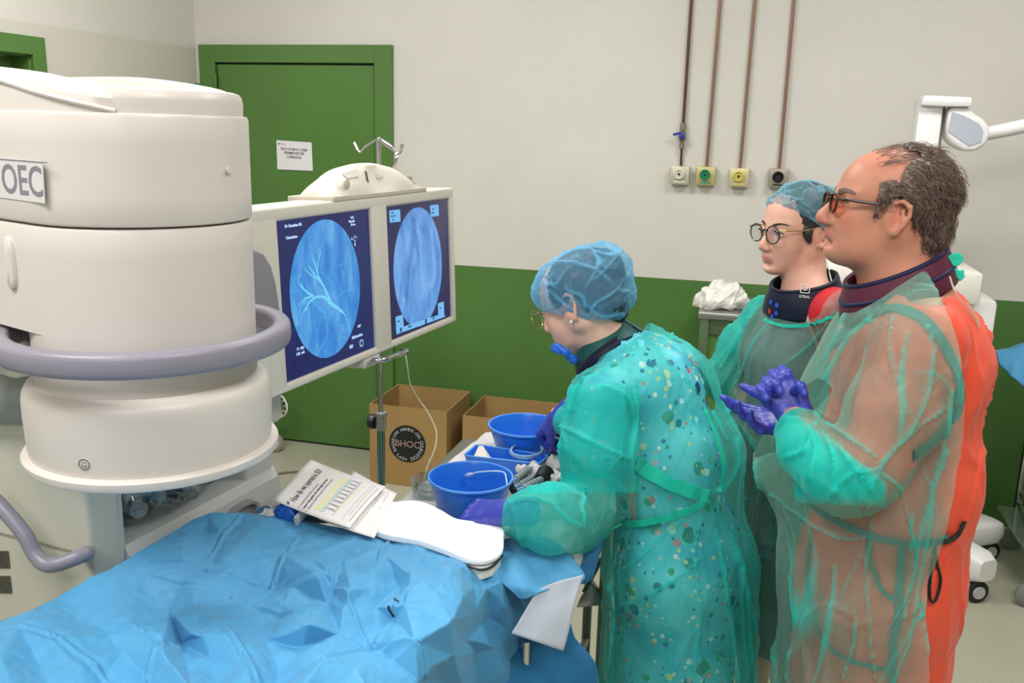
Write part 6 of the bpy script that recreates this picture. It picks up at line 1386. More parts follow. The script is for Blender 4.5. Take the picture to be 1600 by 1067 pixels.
t = NT('amber_lens'); tp = t.new('ShaderNodeBsdfTransparent'); tp.inputs[0].default_value = (.93, .62, .36, 1); gl = t.new('ShaderNodeBsdfGlossy'); gl.inputs['Roughness'].default_value = .03; mx = t.new('ShaderNodeMixShader'); mx.inputs[0].default_value = .07; t.ln(tp.outputs[0], mx.inputs[1]); t.ln(gl.outputs[0], mx.inputs[2]); t.ln(mx.outputs[0], t.out.inputs[0]); M_amber = t.m
t = NT('clear_lens'); tp = t.new('ShaderNodeBsdfTransparent'); tp.inputs[0].default_value = (.94, .95, .96, 1); gl = t.new('ShaderNodeBsdfGlossy'); gl.inputs['Roughness'].default_value = .03; mx = t.new('ShaderNodeMixShader'); mx.inputs[0].default_value = .04; t.ln(tp.outputs[0], mx.inputs[1]); t.ln(gl.outputs[0], mx.inputs[2]); t.ln(mx.outputs[0], t.out.inputs[0]); M_lens = t.m
glasses(HM, man, M_tort, M_amber, .021, .0175, .0024, x0=.106, square=.75)
# hair: thick curly back and sides, thin on the receding crown
def hair_base():
    F = SDF(HC-.17, HC+.17, .004); P = HM.P
    F.ell(P(-.030, 0, .030), V(.093, .083, .086)*1.03, HM.ax(), 0); F.ell(P(-.085, 0, -.025), V(.042, .066, .052), HM.ax(), .02); F.ell(P(-.066, .0, -.052), V(.036, .058, .03), HM.ax(), .02)
    F.ell(P(.012, .069, .010), V(.034, .012, .038), HM.ax(), .012); F.ell(P(.012, -.069, .010), V(.034, .012, .038), HM.ax(), .012)
    v, q = F.mesh(); n_ = vnormals(v, q); f_ = folds(v, 91, .018, 3); v = v+n_*((f_-.4)*.010)[:, None]; L = HM.loc(v)
    # hairline: bare forehead and temples, ear left free
    front = .024+.013*(L[:, 2] < .05)-.10*np.clip(L[:, 2]-.075, 0, 1)-.055*np.exp(-((np.abs(L[:, 1])-.050)/.020)**2)*(L[:, 2] > .06)
    bad = (L[:, 0] > front)
    bad |= (L[:, 2] > .055)&(L[:, 0] > -.012+.25*(.12-L[:, 2]))
    ear = (((L[:, 0]+.001)/.026)**2+((L[:, 2]+.016)/.040)**2 < 1)&(np.abs(L[:, 1]) > .05); bad |= ear
    bad |= (L[:, 2] < -.012)&(L[:, 0] > -.026)&(L[:, 0] < .024); bad |= (L[:, 2] < -.024)&(L[:, 0] > -.03); bad |= (L[:, 2] < -.078)
    v, q = drop_faces(v, q, bad); return link('hair', np_mesh(v, q), M_hair, man)
t = NT('hair_brown_grey'); f = t.noise(60, 5, .7, t.coord((1, 1, 3))); t.ln(t.ramp(f, [(.3, rgb(62, 47, 40)), (.55, rgb(108, 87, 74)), (.8, rgb(156, 138, 124))]), t.b.inputs['Base Color']); t.b.inputs['Roughness'].default_value = .5; M_hair = t.m
M_hair2 = mat('hair_light_strand', rgb(124, 106, 96), .4, var=.1); M_hair3 = mat('hair_dark_strand', rgb(76, 58, 48), .45, var=.1)
hb = hair_base(); ok = lambda p: True
ok = lambda p: (lambda L: ((L[0]-.002)/.034)**2+((L[2]+.018)/.048)**2 > 1 or abs(L[1]) < .05)(HM.loc(p))
pts = surf_samples(hb.data, None, 2500, 3, ok)
def hd(p, nn, rs):
    L = HM.loc(p); 
    return nrm(-HM.x*(.9 if L[2] > .03 else .35)-HM.z*(.5 if L[2] > .03 else 1.0)+HM.y*rs.uniform(-.3, .3)+V(rs.uniform(-.3, .3), rs.uniform(-.3, .3), rs.uniform(-.3, .3)))
lowp = [p for p in pts if HM.loc(p[0])[2] < .045]
hair_strands(None, HM, pts, 3600, M_hair, hb, 1, .034, .005, .00048, hd, 'hair_strands'); hair_strands(None, HM, pts, 2200, M_hair2, hb, 2, .032, .005, .00034, hd, 'hair_strands'); hair_strands(None, HM, lowp, 2000, M_hair, hb, 5, .024, .0065, .0006, hd, 'curls')
# thin wisps on the crown
sk = [(HM.P(x, y, z), nrm(HM.z*.9+HM.x*.1)) for x, y, z in [(random.uniform(-.06, .045), random.uniform(-.05, .055), 0) for _ in range(260)]]
sk2 = []
bpy.context.view_layer.update(); bvm = bvh_of(mbody)
for p, n_ in sk:
    h = bvm.ray_cast(Vector(p+HM.z*.3), Vector(-HM.z))
    if h[0]: sk2.append((np.array(h[0]), np.array(h[1])))
hair_strands(None, HM, sk2, 300, M_hair2, hb, 8, .045, .003, .00035, lambda p, nn, rs: nrm(-HM.x+HM.y*rs.uniform(-.35, .35)+HM.z*.25), 'crown_wisps')
hair_strands(None, HM, [s for s in sk2 if HM.loc(s[0])[0] < -.03], 420, M_hair3, hb, 9, .05, .004, .0006, lambda p, nn, rs: nrm(-HM.x+HM.y*rs.uniform(-.35, .35)+HM.z*.2), 'crown_wisps')
# thyroid collar: maroon with navy edge bands
def collar(parent, m1, m2, pts_top, pts_bot, name='thyroid_collar', th=.006, bands=(), open_gap=True):
    T_ = cr_interp(np.array(pts_top), 8); B_ = cr_interp(np.array(pts_bot), 8); n = 12; P = np.array([T_*(1-k/(n-1))+B_*(k/(n-1)) for k in range(n)]); 
    c0 = P.mean((0, 1)); 
    for k in range(n): P[k] += (P[k]-c0)*V(1, 1, 0)*.04*math.sin(math.pi*k/(n-1))
    P = np.swapaxes(P, 0, 1); o = grid_obj(name, P, m1, parent, th)
    for i, (a, b) in enumerate(bands):
        Q = P[:, [a, b]]+0; c1 = Q.mean((0, 1)); Q = Q+(Q-c0)*V(1, 1, 0)*.035; grid_obj('collar_band', Q, m2, o, .003)
    return o
M_maroon = cloth_mat('maroon_collar', rgb(84, 30, 52), .5, .1); M_navy = cloth_mat('navy_trim', rgb(24, 30, 66), .5, .1)
def ringpts(c, f, l, rx, ry, zs, a0, a1, n, tilt=0, r2=1):
    out = []
    for i in range(n):
        a = math.radians(a0+(a1-a0)*i/(n-1)); out.append(c+f*rx*math.cos(a)+l*ry*math.sin(a)+V(0, 0, zs+tilt*math.cos(a)))
    return out
cT = S_(1400, 418, 0); cB = S_(1398, 462, 0)
def ellring(F0, top_pts, y_tilt): pass
ct = ringpts(S_(1398, 412, 0), mf.f, mf.l, .084, .080, 0, -178, 178, 24, -.042); cb_ = ringpts(S_(1402, 468, 0), mf.f, mf.l, .098, .098, 0, -178, 178, 24, -.050)
mcol = collar(man, M_maroon, M_navy, ct, cb_, bands=((0, 1), (5, 6)))
bib = MB()  # lower flap of the collar over the chest
# apron
M_apron = cloth_mat('orange_apron', rgb(228, 84, 58), .48, .1, bs=60, var=.05); M_trim = mat('grey_green_trim', rgb(62, 108, 104), .6)
def apron():
    F = SDF(V(hc[0]-.42, hc[1]-.42, .34), V(hc[0]+.45, hc[1]+.45, nb[2]+.06), .007)
    a = S_(1420, 475, 0); ch, be = S_(1422, 560, 0), S_(1398, 740, 0); lo = V(hc[0], hc[1], .36)
    F.cap(a, ch, .082, .128, .05, flat=(mf.l, 1.25)); F.cap(S_(1438, 512, .12), S_(1410, 505, -.12), .060, .060, .05); F.cap(ch, be, .130, .145, .06, flat=(mf.l, 1.22)); F.cap(be, hc, .152, .150, .05, flat=(mf.l, 1.2)); F.cap(hc, lo, .150, .165, .05, flat=(mf.l, 1.2))
    F.chain([S_(1442, 528, .178), S_(1405, 635, .212), S_(1365, 715, .24)], [.074, .068, .058], .03)
    def cut(v): z = v[:, 2]; return (z > S_(1410, 462, 0)[2]+.02) | (z < .42)
    o = cloth_obj(F, 'lead_apron', M_apron, man, 61, .007, .16, (1, 1, .6), cut, fine=.002); md = o.modifiers.new('t', 'SOLIDIFY'); md.thickness = .004; return o
map_ = apron(); bpy.context.view_layer.update(); bva = bvh_of(map_)
for px_, w_ in (([(1283, 592), (1300, 545), (1335, 508), (1385, 484), (1430, 492), (1468, 530), (1495, 590), (1494, 640), (1462, 680), (1425, 710)], .017), ([(1255, 775), (1300, 808), (1370, 838), (1440, 848), (1480, 836)], .014), ([(1410, 845), (1405, 920), (1398, 1000), (1392, 1075)], .015),
                ([(1360, 838), (1362, 880), (1380, 920), (1408, 948)], .009), ([(1272, 830), (1264, 880), (1268, 940), (1290, 1000), (1330, 1030), (1395, 1046)], .009)):
    ribbon(bva, px_, w_, mb=None, lift=.004).build('trim', M_trim, map_)
# black waist strap on the bare back with its hanging loop
ribbon(bva, [(1450, 845), (1478, 842), (1493, 832), (1503, 812)], .012, .005).build('waist_strap', M_dark, map_); 
h1 = [onto(bva, x, y, .006)[0] for x, y in ((1458, 850), (1462, 880), (1466, 905), (1458, 936), (1449, 934), (1452, 905), (1455, 870)) if onto(bva, x, y, .006)]
if len(h1) > 4: MB().tube(smooth_path(h1, 5), .0028, 8).build('strap_loop', M_dark, map_)
# gown
TEAL = rgb(16, 208, 190)
M_gown_m = gown_mat('sheer_gown', TEAL, .42, .50, .30, .30, 1.0, rgb(140, 200, 178))
edge = [(1440, 395), (1452, 425), (1478, 470), (1500, 535), (1511, 620), (1506, 700), (1492, 780), (1476, 850), (1452, 910), (1448, 960), (1455, 1020), (1458, 1100)]
FM_ = [([(1417, 520), (1409, 594), (1411, 641), (1408, 690)], 6.5), ([(1446, 498), (1459, 544), (1450, 614), (1427, 668), (1376, 722)], 3.2), ([(1392, 490), (1390, 552), (1415, 629), (1430, 652)], 2.6, .8), ([(1490, 614), (1473, 699), (1457, 776), (1448, 850), (1430, 960)], 4.2),
       ([(1357, 498), (1318, 544), (1287, 594), (1264, 635)], 4.5), ([(1272, 646), (1326, 683), (1376, 718)], 3.2), ([(1477, 637), (1419, 683), (1376, 730), (1357, 780)], 3.5), ([(1260, 648), (1272, 699), (1260, 755)], 3), ([(1280, 668), (1326, 714), (1357, 760)], 3.2), ([(1272, 660), (1253, 699), (1222, 716)], 3), ([(1276, 660), (1303, 714), (1303, 770)], 3.2), ([(1345, 730), (1310, 760), (1290, 785)], 3),
       ([(1356, 783), (1363, 838), (1353, 879), (1360, 1010), (1367, 1065)], 2.6, .8), ([(1480, 700), (1453, 786), (1436, 851), (1425, 906), (1415, 968)], 4), ([(1425, 796), (1425, 879)], 2.4), ([(1303, 886), (1298, 955), (1288, 1010), (1270, 1067)], 5), ([(1346, 865), (1305, 948)], 2.2, .7), ([(1205, 769), (1270, 824), (1315, 841), (1363, 838)], 2.6, .8), ([(1184, 720), (1195, 803), (1202, 941), (1208, 1067)], 4), ([(1336, 954), (1334, 1003), (1315, 1065)], 2.6), ([(1436, 934), (1453, 1023), (1455, 1067)], 3), ([(1500, 560), (1497, 640), (1480, 720)], 2.6, .7), ([(1230, 900), (1240, 980), (1225, 1060)], 2.6, .6), ([(1322, 470), (1306, 520), (1280, 560)], 5, .7)]
def gown():
    F = SDF(V(hc[0]-.60, hc[1]-.55, .30), V(hc[0]+.55, hc[1]+.5, nb[2]+.10), .0058)
    a = S_(1415, 470, 0); ch, be = S_(1425, 570, 0), S_(1378, 750, 0); lo = V(hc[0], hc[1], .33)+mf.f*.0
    F.cap(a, ch, .095, .158, .05, flat=(mf.l, 1.22)); F.cap(S_(1445, 508, .13), S_(1410, 502, -.13), .075, .075, .05); F.cap(ch, be, .160, .192, .06, flat=(mf.l, 1.12)); F.cap(be, hc, .192, .188, .05, flat=(mf.l, 1.12)); F.cap(hc, lo, .188, .20, .05, flat=(mf.l, 1.12))
    F.cap(S_(1400, 560, .02), S_(1225, 720, .0), .10, .05, .10)   # cloth tented over the forearms
    F.chain([S_(1442, 520, .175), S_(1436, 545, .19), S_(1398, 640, .215), S_(1352, 730, .24), S_(1312, 735, .22), S_(1266, 698, .15), S_(1242, 657, .09)], [.086, .090, .084, .074, .072, .056, .030], .022)
    F.cap(S_(1335, 742, .235), S_(1285, 722, .19), .068, .058, .02)
    F.chain([sh_f, S_(1340, 640, -.24), el_f, S_(1262, 700, -.12), wr_f], [.085, .08, .078, .06, .032], .03)
    return F
WD = nrm(S_(1242, 657, .09)-S_(1266, 698, .15)); WD2 = nrm(wr_f-S_(1262, 700, -.12))
def man_cut(v):
    x, y = projv(v); side = (v-mf.P0)@mf.l
    back = (x > in_poly_x(y, edge))&(side > -.06)
    top = (y < np.interp(x, [1290, 1330, 1352, 1400, 1436, 1470, 1500, 1520], [478, 488, 478, 448, 424, 408, 398, 394]))&(np.abs(side) < .30)
    cuff = ((v-S_(1242, 657, .09))@WD > .006)&(np.linalg.norm(v-S_(1242, 657, .09), axis=1) < .09)
    cuff2 = ((v-wr_f)@WD2 > .006)&(np.linalg.norm(v-wr_f, axis=1) < .09)
    return back | top | cuff | cuff2 | (v[:, 2] < .42)
def man_dense(v):
    x, y = projv(v); side = (v-mf.P0)@mf.l
    # the lower sleeve is double: two layers bunch below the elbow
    a_ = 1/(1+np.exp(-((y-(650+(x-1245)*.72)))/3.5)); b_ = 1/(1+np.exp(-((790-(1350-x)*.05)-y)/4)); c_ = (side > .10)&(x < 1385)&(y > 600)
    far = (side < -.12)*.5; cf = np.exp(-(np.linalg.norm(v-S_(1242, 652, .09), axis=1)/.055)**2)
    return np.clip(a_*b_*c_+far+cf*.9, 0, 1)
mg = cloth_obj(gown(), 'gown', M_gown_m, man, 71, .010, .17, (1, 1, .25), man_cut, dense=man_dense, foldcut=.60, pl=FM_)
# neck ties: knot with loop at the nape
M_tie = cloth_mat('tie_tape', rgb(40, 196, 168), .6)
kn = S_(1484, 418, .03)
tie = thing_tie = MB(); 
for pts_ in ([(1466, 428), (1476, 412), (1490, 401), (1500, 402), (1496, 410), (1478, 414)], [(1478, 414), (1464, 404), (1470, 412), (1480, 416)], [(1476, 416), (1492, 424), (1504, 436)], [(1476, 416), (1462, 424), (1444, 426)], [(1480, 416), (1486, 430), (1484, 440)], [(1470, 420), (1490, 428), (1506, 426)]):
    tie.tube(smooth_path([S_(x, y, .05) for x, y in pts_], 5), 1, 8, sq=(.0016, .006, (0, 0, 1)))
tie.build('neck_tie', M_tie, mg)
MB().tube(smooth_path([S_(1484, 432, .10), S_(1492, 455, .12), S_(1508, 480, .12), S_(1524, 500, .11), S_(1530, 512, .11)], 5), .0016, 6).build('tie_cord', mat('cord_beige', rgb(190, 170, 150), .6), mg)
# gloves
Zc = -CF
def gm_left(F): hand(F, S_(1246, 656, .085), S_(1216, 608, .06)-S_(1246, 656, .085), Zc*.8+CU*.3-CR*.3, CR*1.0+CU*.2, ((62, 70, 40), (66, 75, 40), (66, 75, 40), (60, 70, 40)), (3, 1, -1, -4), ((.7, .1, -.5), (.8, -.3, -.5), (.6, -.6, -.4)), .95, .08, .029)
glove_obj(gm_left, S_(1225, 612, .06), 'glove', man)
def gm_right(F):
    W = S_(1238, 664, -.01); hand(F, W, S_(1150, 650, .01)-W, CF*.5-CU*.6, CU*1.0, ((8, 10, 8), (14, 18, 10), (22, 25, 15), (28, 30, 15)), (2, 0, -1, -3), ((.60, .80, -.05), (.78, .60, 0), (.85, .5, .05)), .92, .06, .027)
glove_obj(gm_right, S_(1180, 640, 0), 'glove', man)
# right-hand fingers coming up between those of the left
for i, (x, y, x2, y2) in enumerate(((1198, 630, 1191, 610), (1212, 616, 1213, 600), (1240, 612, 1251, 603))):
    def ff(F, a=(x, y, x2, y2)): F.cap(S_(a[0], a[1], .075), S_(a[2], a[3], .098), .0098, .0092, .0); F.cap(S_(a[2], a[3], .098), S_(a[2]+6, a[3]+12, .106), .0092, .0078, .004)
    glove_obj(ff, S_(x, y, .08), 'glove_finger', man, .05, .0016)
for sg in (1, -1):
    h = hc+mf.l*sg*.09; c_ = V(h[0], h[1], .045)+mf.f*.06
    F = SDF(c_-.22, c_+.22, .006); F.cap(c_-mf.f*.09, c_+mf.f*.10, .045, .042, .02, flat=(V(0, 0, 1), .9)); F.F = np.maximum(F.F, -(np.arange(F.n[2])*F.h+F.lo[2]-.002)[None, None, :].astype(np.float32)); v, q = F.mesh(); link('shoe', np_mesh(v, q), mat('shoe_white', rgb(210, 210, 206), .5), man)
# ============================================================ the bending woman
M_gown_1 = gown_mat('green_gown', rgb(12, 212, 200), .34, .50, .25, .35, 1.3, rgb(74, 206, 192)); M_gown_2 = gown_mat('green_gown_sheer', rgb(12, 202, 186), .38, .5, .3, .35, 1.2, rgb(110, 180, 165))
M_cap = gown_mat('blue_cap', rgb(96, 176, 214), .34, .65, .25, .4)
M_hair_d = mat('dark_hair', rgb(46, 40, 40), .5, var=.2, vs=60)
def print_mat():
    t = NT('printed_scrubs'); g = t.coord(); base = t.ramp(t.noise(9, 3, .5), [(.35, rgb(56, 170, 194)), (.6, rgb(110, 214, 224))]); c = base
    for sc_, th, pal, sd in ((20, .26, [(0, rgb(22, 70, 120)), (.3, rgb(34, 120, 90)), (.5, rgb(40, 90, 150)), (.75, rgb(60, 150, 110))], 0), (32, .24, [(0, rgb(214, 92, 90)), (.22, rgb(222, 220, 150)), (.45, rgb(24, 70, 120)), (.62, rgb(230, 240, 236)), (.82, rgb(40, 140, 90))], 3), (54, .22, [(0, rgb(236, 240, 230)), (.35, rgb(220, 212, 130)), (.55, rgb(30, 80, 130)), (.8, rgb(226, 130, 130))], 7)):
        mp_ = t.new('ShaderNodeMapping'); mp_.inputs['Location'].default_value = (sd*.31, sd*.17, sd*.53); t.ln(g, mp_.inputs[0]); v = t.new('ShaderNodeTexVoronoi'); v.inputs['Scale'].default_value = sc_; t.ln(mp_.outputs[0], v.inputs['Vector'])
        sp = t.new('ShaderNodeSeparateColor'); t.ln(v.outputs['Color'], sp.inputs[0]); col = t.ramp(sp.outputs[0], pal, 'CONSTANT'); on = t.math('MULTIPLY', t.math('LESS_THAN', v.outputs['Distance'], t.math('ADD', t.math('MULTIPLY', sp.outputs[1], th*1.1), .10)), t.math('GREATER_THAN', sp.outputs[2], .35))
        c = t.mix(on, c, col)
    t.ln(c, t.b.inputs['Base Color']); t.b.inputs['Roughness'].default_value = .7; return t.m
M_print_s = print_mat()
f1 = Fig(1000, 640, 2.15, 30); S1 = f1.S
h1c = Pd(906, 470, 2.13); H1 = Head(h1c, f1.f, f1.l, yaw=0, pitch=24, sc=.97)
nb1 = S1(968, 556, 0)
w1_ = thing('person', 'woman in a blue cap and printed scrubs bending over the instrument trolley', 'person', (S1(1065, 900, 0)[0], S1(1065, 900, 0)[1], 0), 'clinicians')
HN, KN = Pz(790, 802, 1.0), Pz(738, 794, .985); HF, KF = Pz(874, 648, 1.07), Pz(846, 657, 1.03); FM, FMF = Pz(858, 812, 1.0), Pz(925, 672, 1.09)
sh1n, el1n, wr1n = S1(945, 625, .17), S1(922, 782, .20), HN
sh1f, el1f, wr1f = S1(1052, 575, -.17), Pd(975, 700, 2.36), HF
hp1 = S1(1062, 880, 0)
def body1():
    F = SDF(V(min(hp1[0], wr1n[0])-.25, hp1[1]-.6, -.005), V(hp1[0]+.45, hp1[1]+.55, h1c[2]+.16), .0046)
    ch, be = S1(1008, 600, 0), S1(1045, 730, 0)
    F.cap(nb1, ch, .055, .095, .05, flat=(f1.l, 1.25)); F.cap(sh1n, sh1f, .052, .052, .06); F.cap(ch, be, .10, .105, .06, flat=(f1.l, 1.25)); F.cap(be, hp1, .11, .125, .05, flat=(f1.l, 1.3))
    for s, e, w_ in ((sh1n, el1n, wr1n), (sh1f, el1f, wr1f)): F.cap(s, e, .045, .036, .03); F.cap(e, w_, .036, .023, .02)
    for sg in (1, -1):
        h = hp1+f1.l*sg*.085; kn = V(h[0], h[1], .48); an = V(h[0], h[1], .08); F.cap(h, kn, .085, .055, .05); F.cap(kn, an, .052, .035, .02); F.cap(an-V(0, 0, .035), an+f1.f*.13-V(0, 0, .05), .033, .026, .02)
    build_head(F, H1, False, (nb1+f1.f*.02, .048), .85); v, q = F.mesh(); v = relax(v, q, 1, .35); me = np_mesh(v, q); o = link('body', me, M_skin_w, w1_); face_attrs(me, H1, v, .6)
    print('W1 eye z', h1c[2], 'hip', hp1, 'hand', wr1n); return o
b1_ = body1(); bpy.context.view_layer.update(); eyes(H1, w1_, (0, -.2), M_skin_w, bvh_of(b1_)); M_gold = mat('thin_gold_frame', rgb(196, 176, 130), .25, .9)
glasses(H1, w1_, M_gold, M_lens, .026, .023, .0011, x0=.112, drop=-.008)
MB().lathe([(0, -.004), (.003, -.003), (.004, 0), (.003, .003), (0, .004)], H1.P(-.002, .080, -.040), 12).build('earring', mat('pearl', rgb(230, 226, 220), .2), w1_)
F = SDF(h1c-.2, h1c+.2, .0045); F.ell(H1.P(-.025, 0, .028), V(.099, .082, .086), H1.ax(), 0); F.ell(H1.P(-.080, 0, .055), (.05, .05, .042), H1.ax(), .02); F.cap(H1.P(-.09, .02, -.03), H1.P(-.07, -.02, -.05), .03, .03, .03)
v, q = F.mesh(); n_ = vnormals(v, q); v = v+n_*(folds(v, 5, .02, 3)*.006)[:, None]; L = H1.loc(v); v, q = drop_faces(v, q, (L[:, 0] > .058) | ((L[:, 2] < .0)&(L[:, 0] > -.035)) | (L[:, 2] < -.085)); link('hair', np_mesh(v, q), M_hair_d, w1_)
M_cap1 = gown_mat('blue_cap_bright', rgb(124, 200, 240), .36, .60, .25, .4, 3.0)
def bigcap(H, parent, m_, ells, rimf, seed, amp=.008):
    F = SDF(H.c-.24, H.c+.24, .0036)
    for c, r in ells: F.ell(H.P(*c), V(*r)*H.sc, H.ax(), .03)
    v, q = F.mesh(); v = relax(v, q, 2); n_ = vnormals(v, q); L = H.loc(v); hgt = rimf(L); near = np.exp(-np.clip(hgt, 0, 1)/.028)
    f1_ = folds(v, seed, .07, 3); l1 = lines(v, seed+2, .07, .14, 7, (1, 1, 1), -.1); lam = np.arctan2(L[:, 1], L[:, 0]+.03); gath = np.abs(np.sin(lam*17+3*np.sin(lam*4+seed)))*near
    v = v+n_*((f1_-.5)*amp*1.6+l1*.005+gath*.006)[:, None]; L = H.loc(v); hgt = rimf(L); ctr = H.P(-.02, 0, 0); rad = (v-ctr)-np.outer((v-ctr)@H.z, H.z); v = v-rad*(np.exp(-np.clip(hgt, 0, 1)/.012)*.13)[:, None]
    fo = np.clip((f1_-.55)*2.2, 0, .6)+l1*.8+near*.35; keep = ~(hgt < 0); mask = keep[q].all(1); q2 = q[mask]; used = np.unique(q2); mp_ = np.full(len(v), -1); mp_[used] = np.arange(len(used)); q3 = mp_[q2]
    me = np_mesh(smooth_rim(v[used], q3), q3); attr(me, 'fold', np.clip(fo[used], 0, 1)); attr(me, 'dense', np.zeros(len(used))); return link('surgical_cap', me, m_, parent)
bigcap(H1, w1_, M_cap1, [((-.022, 0, .036), (.122, .104, .088)), ((-.085, 0, .055), (.068, .070, .058)), ((.035, 0, .025), (.072, .086, .07)), ((-.062, 0, -.015), (.075, .080, .062))], lambda L: L[:, 2]-(-.032+.45*L[:, 0]-.25*np.clip(-L[:, 0]-.03, 0, 1)*0), 13, .009)
# pulled-down mask corner under the chin
F = SDF(Pd(875, 548, 2.1)-.07, Pd(875, 548, 2.1)+.07, .0025); F.chain([Pd(866, 539, 2.10), Pd(874, 543, 2.09), Pd(885, 551, 2.08), Pd(896, 562, 2.09)], [.006, .0075, .009, .011], .004); F.cap(Pd(864, 545, 2.1), Pd(874, 549, 2.09), .007, .008, .003)
v, q = F.mesh(); n_ = vnormals(v, q); v = v+n_*((folds(v, 3, .018, 2)-.4)*.004)[:, None]; link('face_mask', np_mesh(v, q), mat('royal_blue_cap', rgb(24, 92, 190), .45), w1_, label='crumpled royal blue mask pulled down under the chin')
M_dgreen = cloth_mat('dark_green_collar', rgb(18, 74, 70), .45, .1); M_dnavy = cloth_mat('dark_navy_trim', rgb(14, 22, 44), .5, .1)
axn = nrm(S1(925, 520, 0)-S1(962, 566, 0))
collar(w1_, M_dgreen, M_dnavy, tring(S1(936, 528, 0), axn, f1.f, .072, .072), tring(S1(956, 558, 0), axn, f1.f, .095, .098), bands=((6, 11),))
# scrubs
def scrubs1():
    F = SDF(V(hp1[0]-.45, hp1[1]-.5, .30), V(hp1[0]+.45, hp1[1]+.5, nb1[2]+.1), .007); ch, be = S1(1010, 605, 0), S1(1045, 730, 0); lo = V(hp1[0], hp1[1], .3)
    F.cap(S1(975, 565, 0), ch, .07, .108, .05, flat=(f1.l, 1.2)); F.cap(sh1n, sh1f, .062, .062, .06); F.cap(ch, be, .112, .118, .06, flat=(f1.l, 1.25)); F.cap(be, hp1, .120, .145, .05, flat=(f1.l, 1.2)); F.cap(hp1, lo, .145, .150, .05, flat=(f1.l, 1.2))
    for s, e in ((sh1n, el1n), (sh1f, el1f)): F.cap(s, s+(e-s)*.55, .058, .058, .03)
    return cloth_obj(F, 'scrubs', M_print_s, w1_, 23, .006, .15, (1, 1, .5), lambda v: (v[:, 2] < .36), fine=.002)
scrubs1()
def gown1():
    F = SDF(V(min(hp1[0], wr1n[0])-.28, hp1[1]-.6, .28), V(hp1[0]+.5, hp1[1]+.55, nb1[2]+.12), .0060); ch, be = S1(1022, 612, 0), S1(1058, 720, 0); lo = V(hp1[0], hp1[1], .28)+(S1(1080, 880, 0)-hp1)*.6
    F.cap(S1(985, 560, 0), ch, .085, .128, .05, flat=(f1.l, 1.18)); F.cap(S1(950, 620, .165), S1(1052, 580, -.165), .072, .072, .05); F.cap(ch, be, .132, .148, .05, flat=(f1.l, 1.1)); F.cap(be, S1(1062, 790, 0), .148, .135, .04, flat=(f1.l, 1.15)); F.cap(S1(1062, 790, 0), hp1, .135, .178, .04, flat=(f1.l, 1.1)); F.cap(hp1, lo, .178, .195, .04, flat=(f1.l, 1.1))
    F.chain([sh1n, S1(935, 700, .20), S1(930, 770, .20), S1(905, 812, .19), FM, HN], [.080, .088, .084, .076, .070, .036], .02)
    F.chain([sh1f, Pd(975, 695, 2.36), FMF, HF+(FMF-HF)*.2], [.075, .07, .055, .040], .03); return F
D1 = nrm(HN-FM); D1f = nrm(HF-FMF); slit = [(1036, 536), (1056, 541), (1084, 562), (1104, 592), (1118, 632), (1112, 640), (1092, 610), (1068, 578), (1046, 556)]
def inpoly(x, y, poly):
    c = np.zeros(len(x), bool); n = len(poly)
    for i in range(n):
        (x1, y1), (x2, y2) = poly[i], poly[(i+1) % n]; k = ((y1 > y) != (y2 > y)); 
        if y1 != y2: c ^= k&(x < (x2-x1)*(y-y1)/(y2-y1)+x1)
    return c
def cut1(v):
    x, y = projv(v); side = (v-f1.P0)@f1.l
    near = (v-f1.P0)@CF < .08
    neck = np.linalg.norm(v-S1(940, 530, 0), axis=1) < .118
    c = ((v-HN)@D1 > .0)&(np.linalg.norm(v-HN, axis=1) < .10); CFp = HF+(FMF-HF)*.2; c2 = ((v-CFp)@D1f > .0)&(np.linalg.norm(v-CFp, axis=1) < .10)
    return neck | c | c2 | (inpoly(x, y, slit)&near) | (v[:, 2] < .34)
def dense1(v):
    x, y = projv(v); side = (v-f1.P0)@f1.l; arm = ((x < 1000)&(y > 600)&(y < 770)&(side > .08))*.75+((x < 960)&(y > 740)&(side > -.02))*.6
    g = 1/(1+np.exp(-(x-1150)/6))*(y > 780)*.6; far = (side < -.14)*.3
    return np.clip(arm+g+far, 0, 1)
g1 = cloth_obj(gown1(), 'gown', M_gown_1, w1_, 101, .010, .15, (1, 1, .3), cut1, dense=dense1, ln=(.14, .10, .35, .006), pl=[([(878, 666), (928, 691), (991, 720)], 3), ([(1004, 516), (1045, 570), (1108, 628), (1137, 687)], 2.6), ([(995, 595), (999, 653), (991, 712), (991, 770)], 3.4), ([(1149, 687), (1154, 724), (1137, 757), (1112, 774)], 4), ([(912, 762), (916, 822)], 3.2), ([(858, 782), (895, 816), (920, 824)], 3.2), ([(783, 795), (820, 778), (858, 782)], 3),
    ([(1110, 780), (1125, 850), (1140, 950), (1150, 1067)], 4), ([(1115, 780), (1150, 860), (1175, 960), (1190, 1067)], 4), ([(1105, 785), (1085, 860), (1095, 960), (1080, 1067)], 3), ([(1075, 800), (1000, 870), (950, 900)], 3.4), ([(1100, 870), (1030, 920), (945, 955)], 3.2), ([(1120, 800), (1165, 900), (1168, 1060)], 3), ([(890, 640), (905, 600), (950, 575)], 2.6), ([(945, 905), (960, 960), (950, 1040)], 3), ([(1050, 590), (1090, 660), (1120, 740)], 2.4, .8), ([(940, 600), (985, 620), (996, 660)], 3, .8), ([(1040, 960), (1050, 1020), (1040, 1067)], 2.4)])
bpy.context.view_layer.update(); bg1 = bvh_of(g1); M_belt = cloth_mat('green_belt', rgb(22, 178, 152), .55, .1)
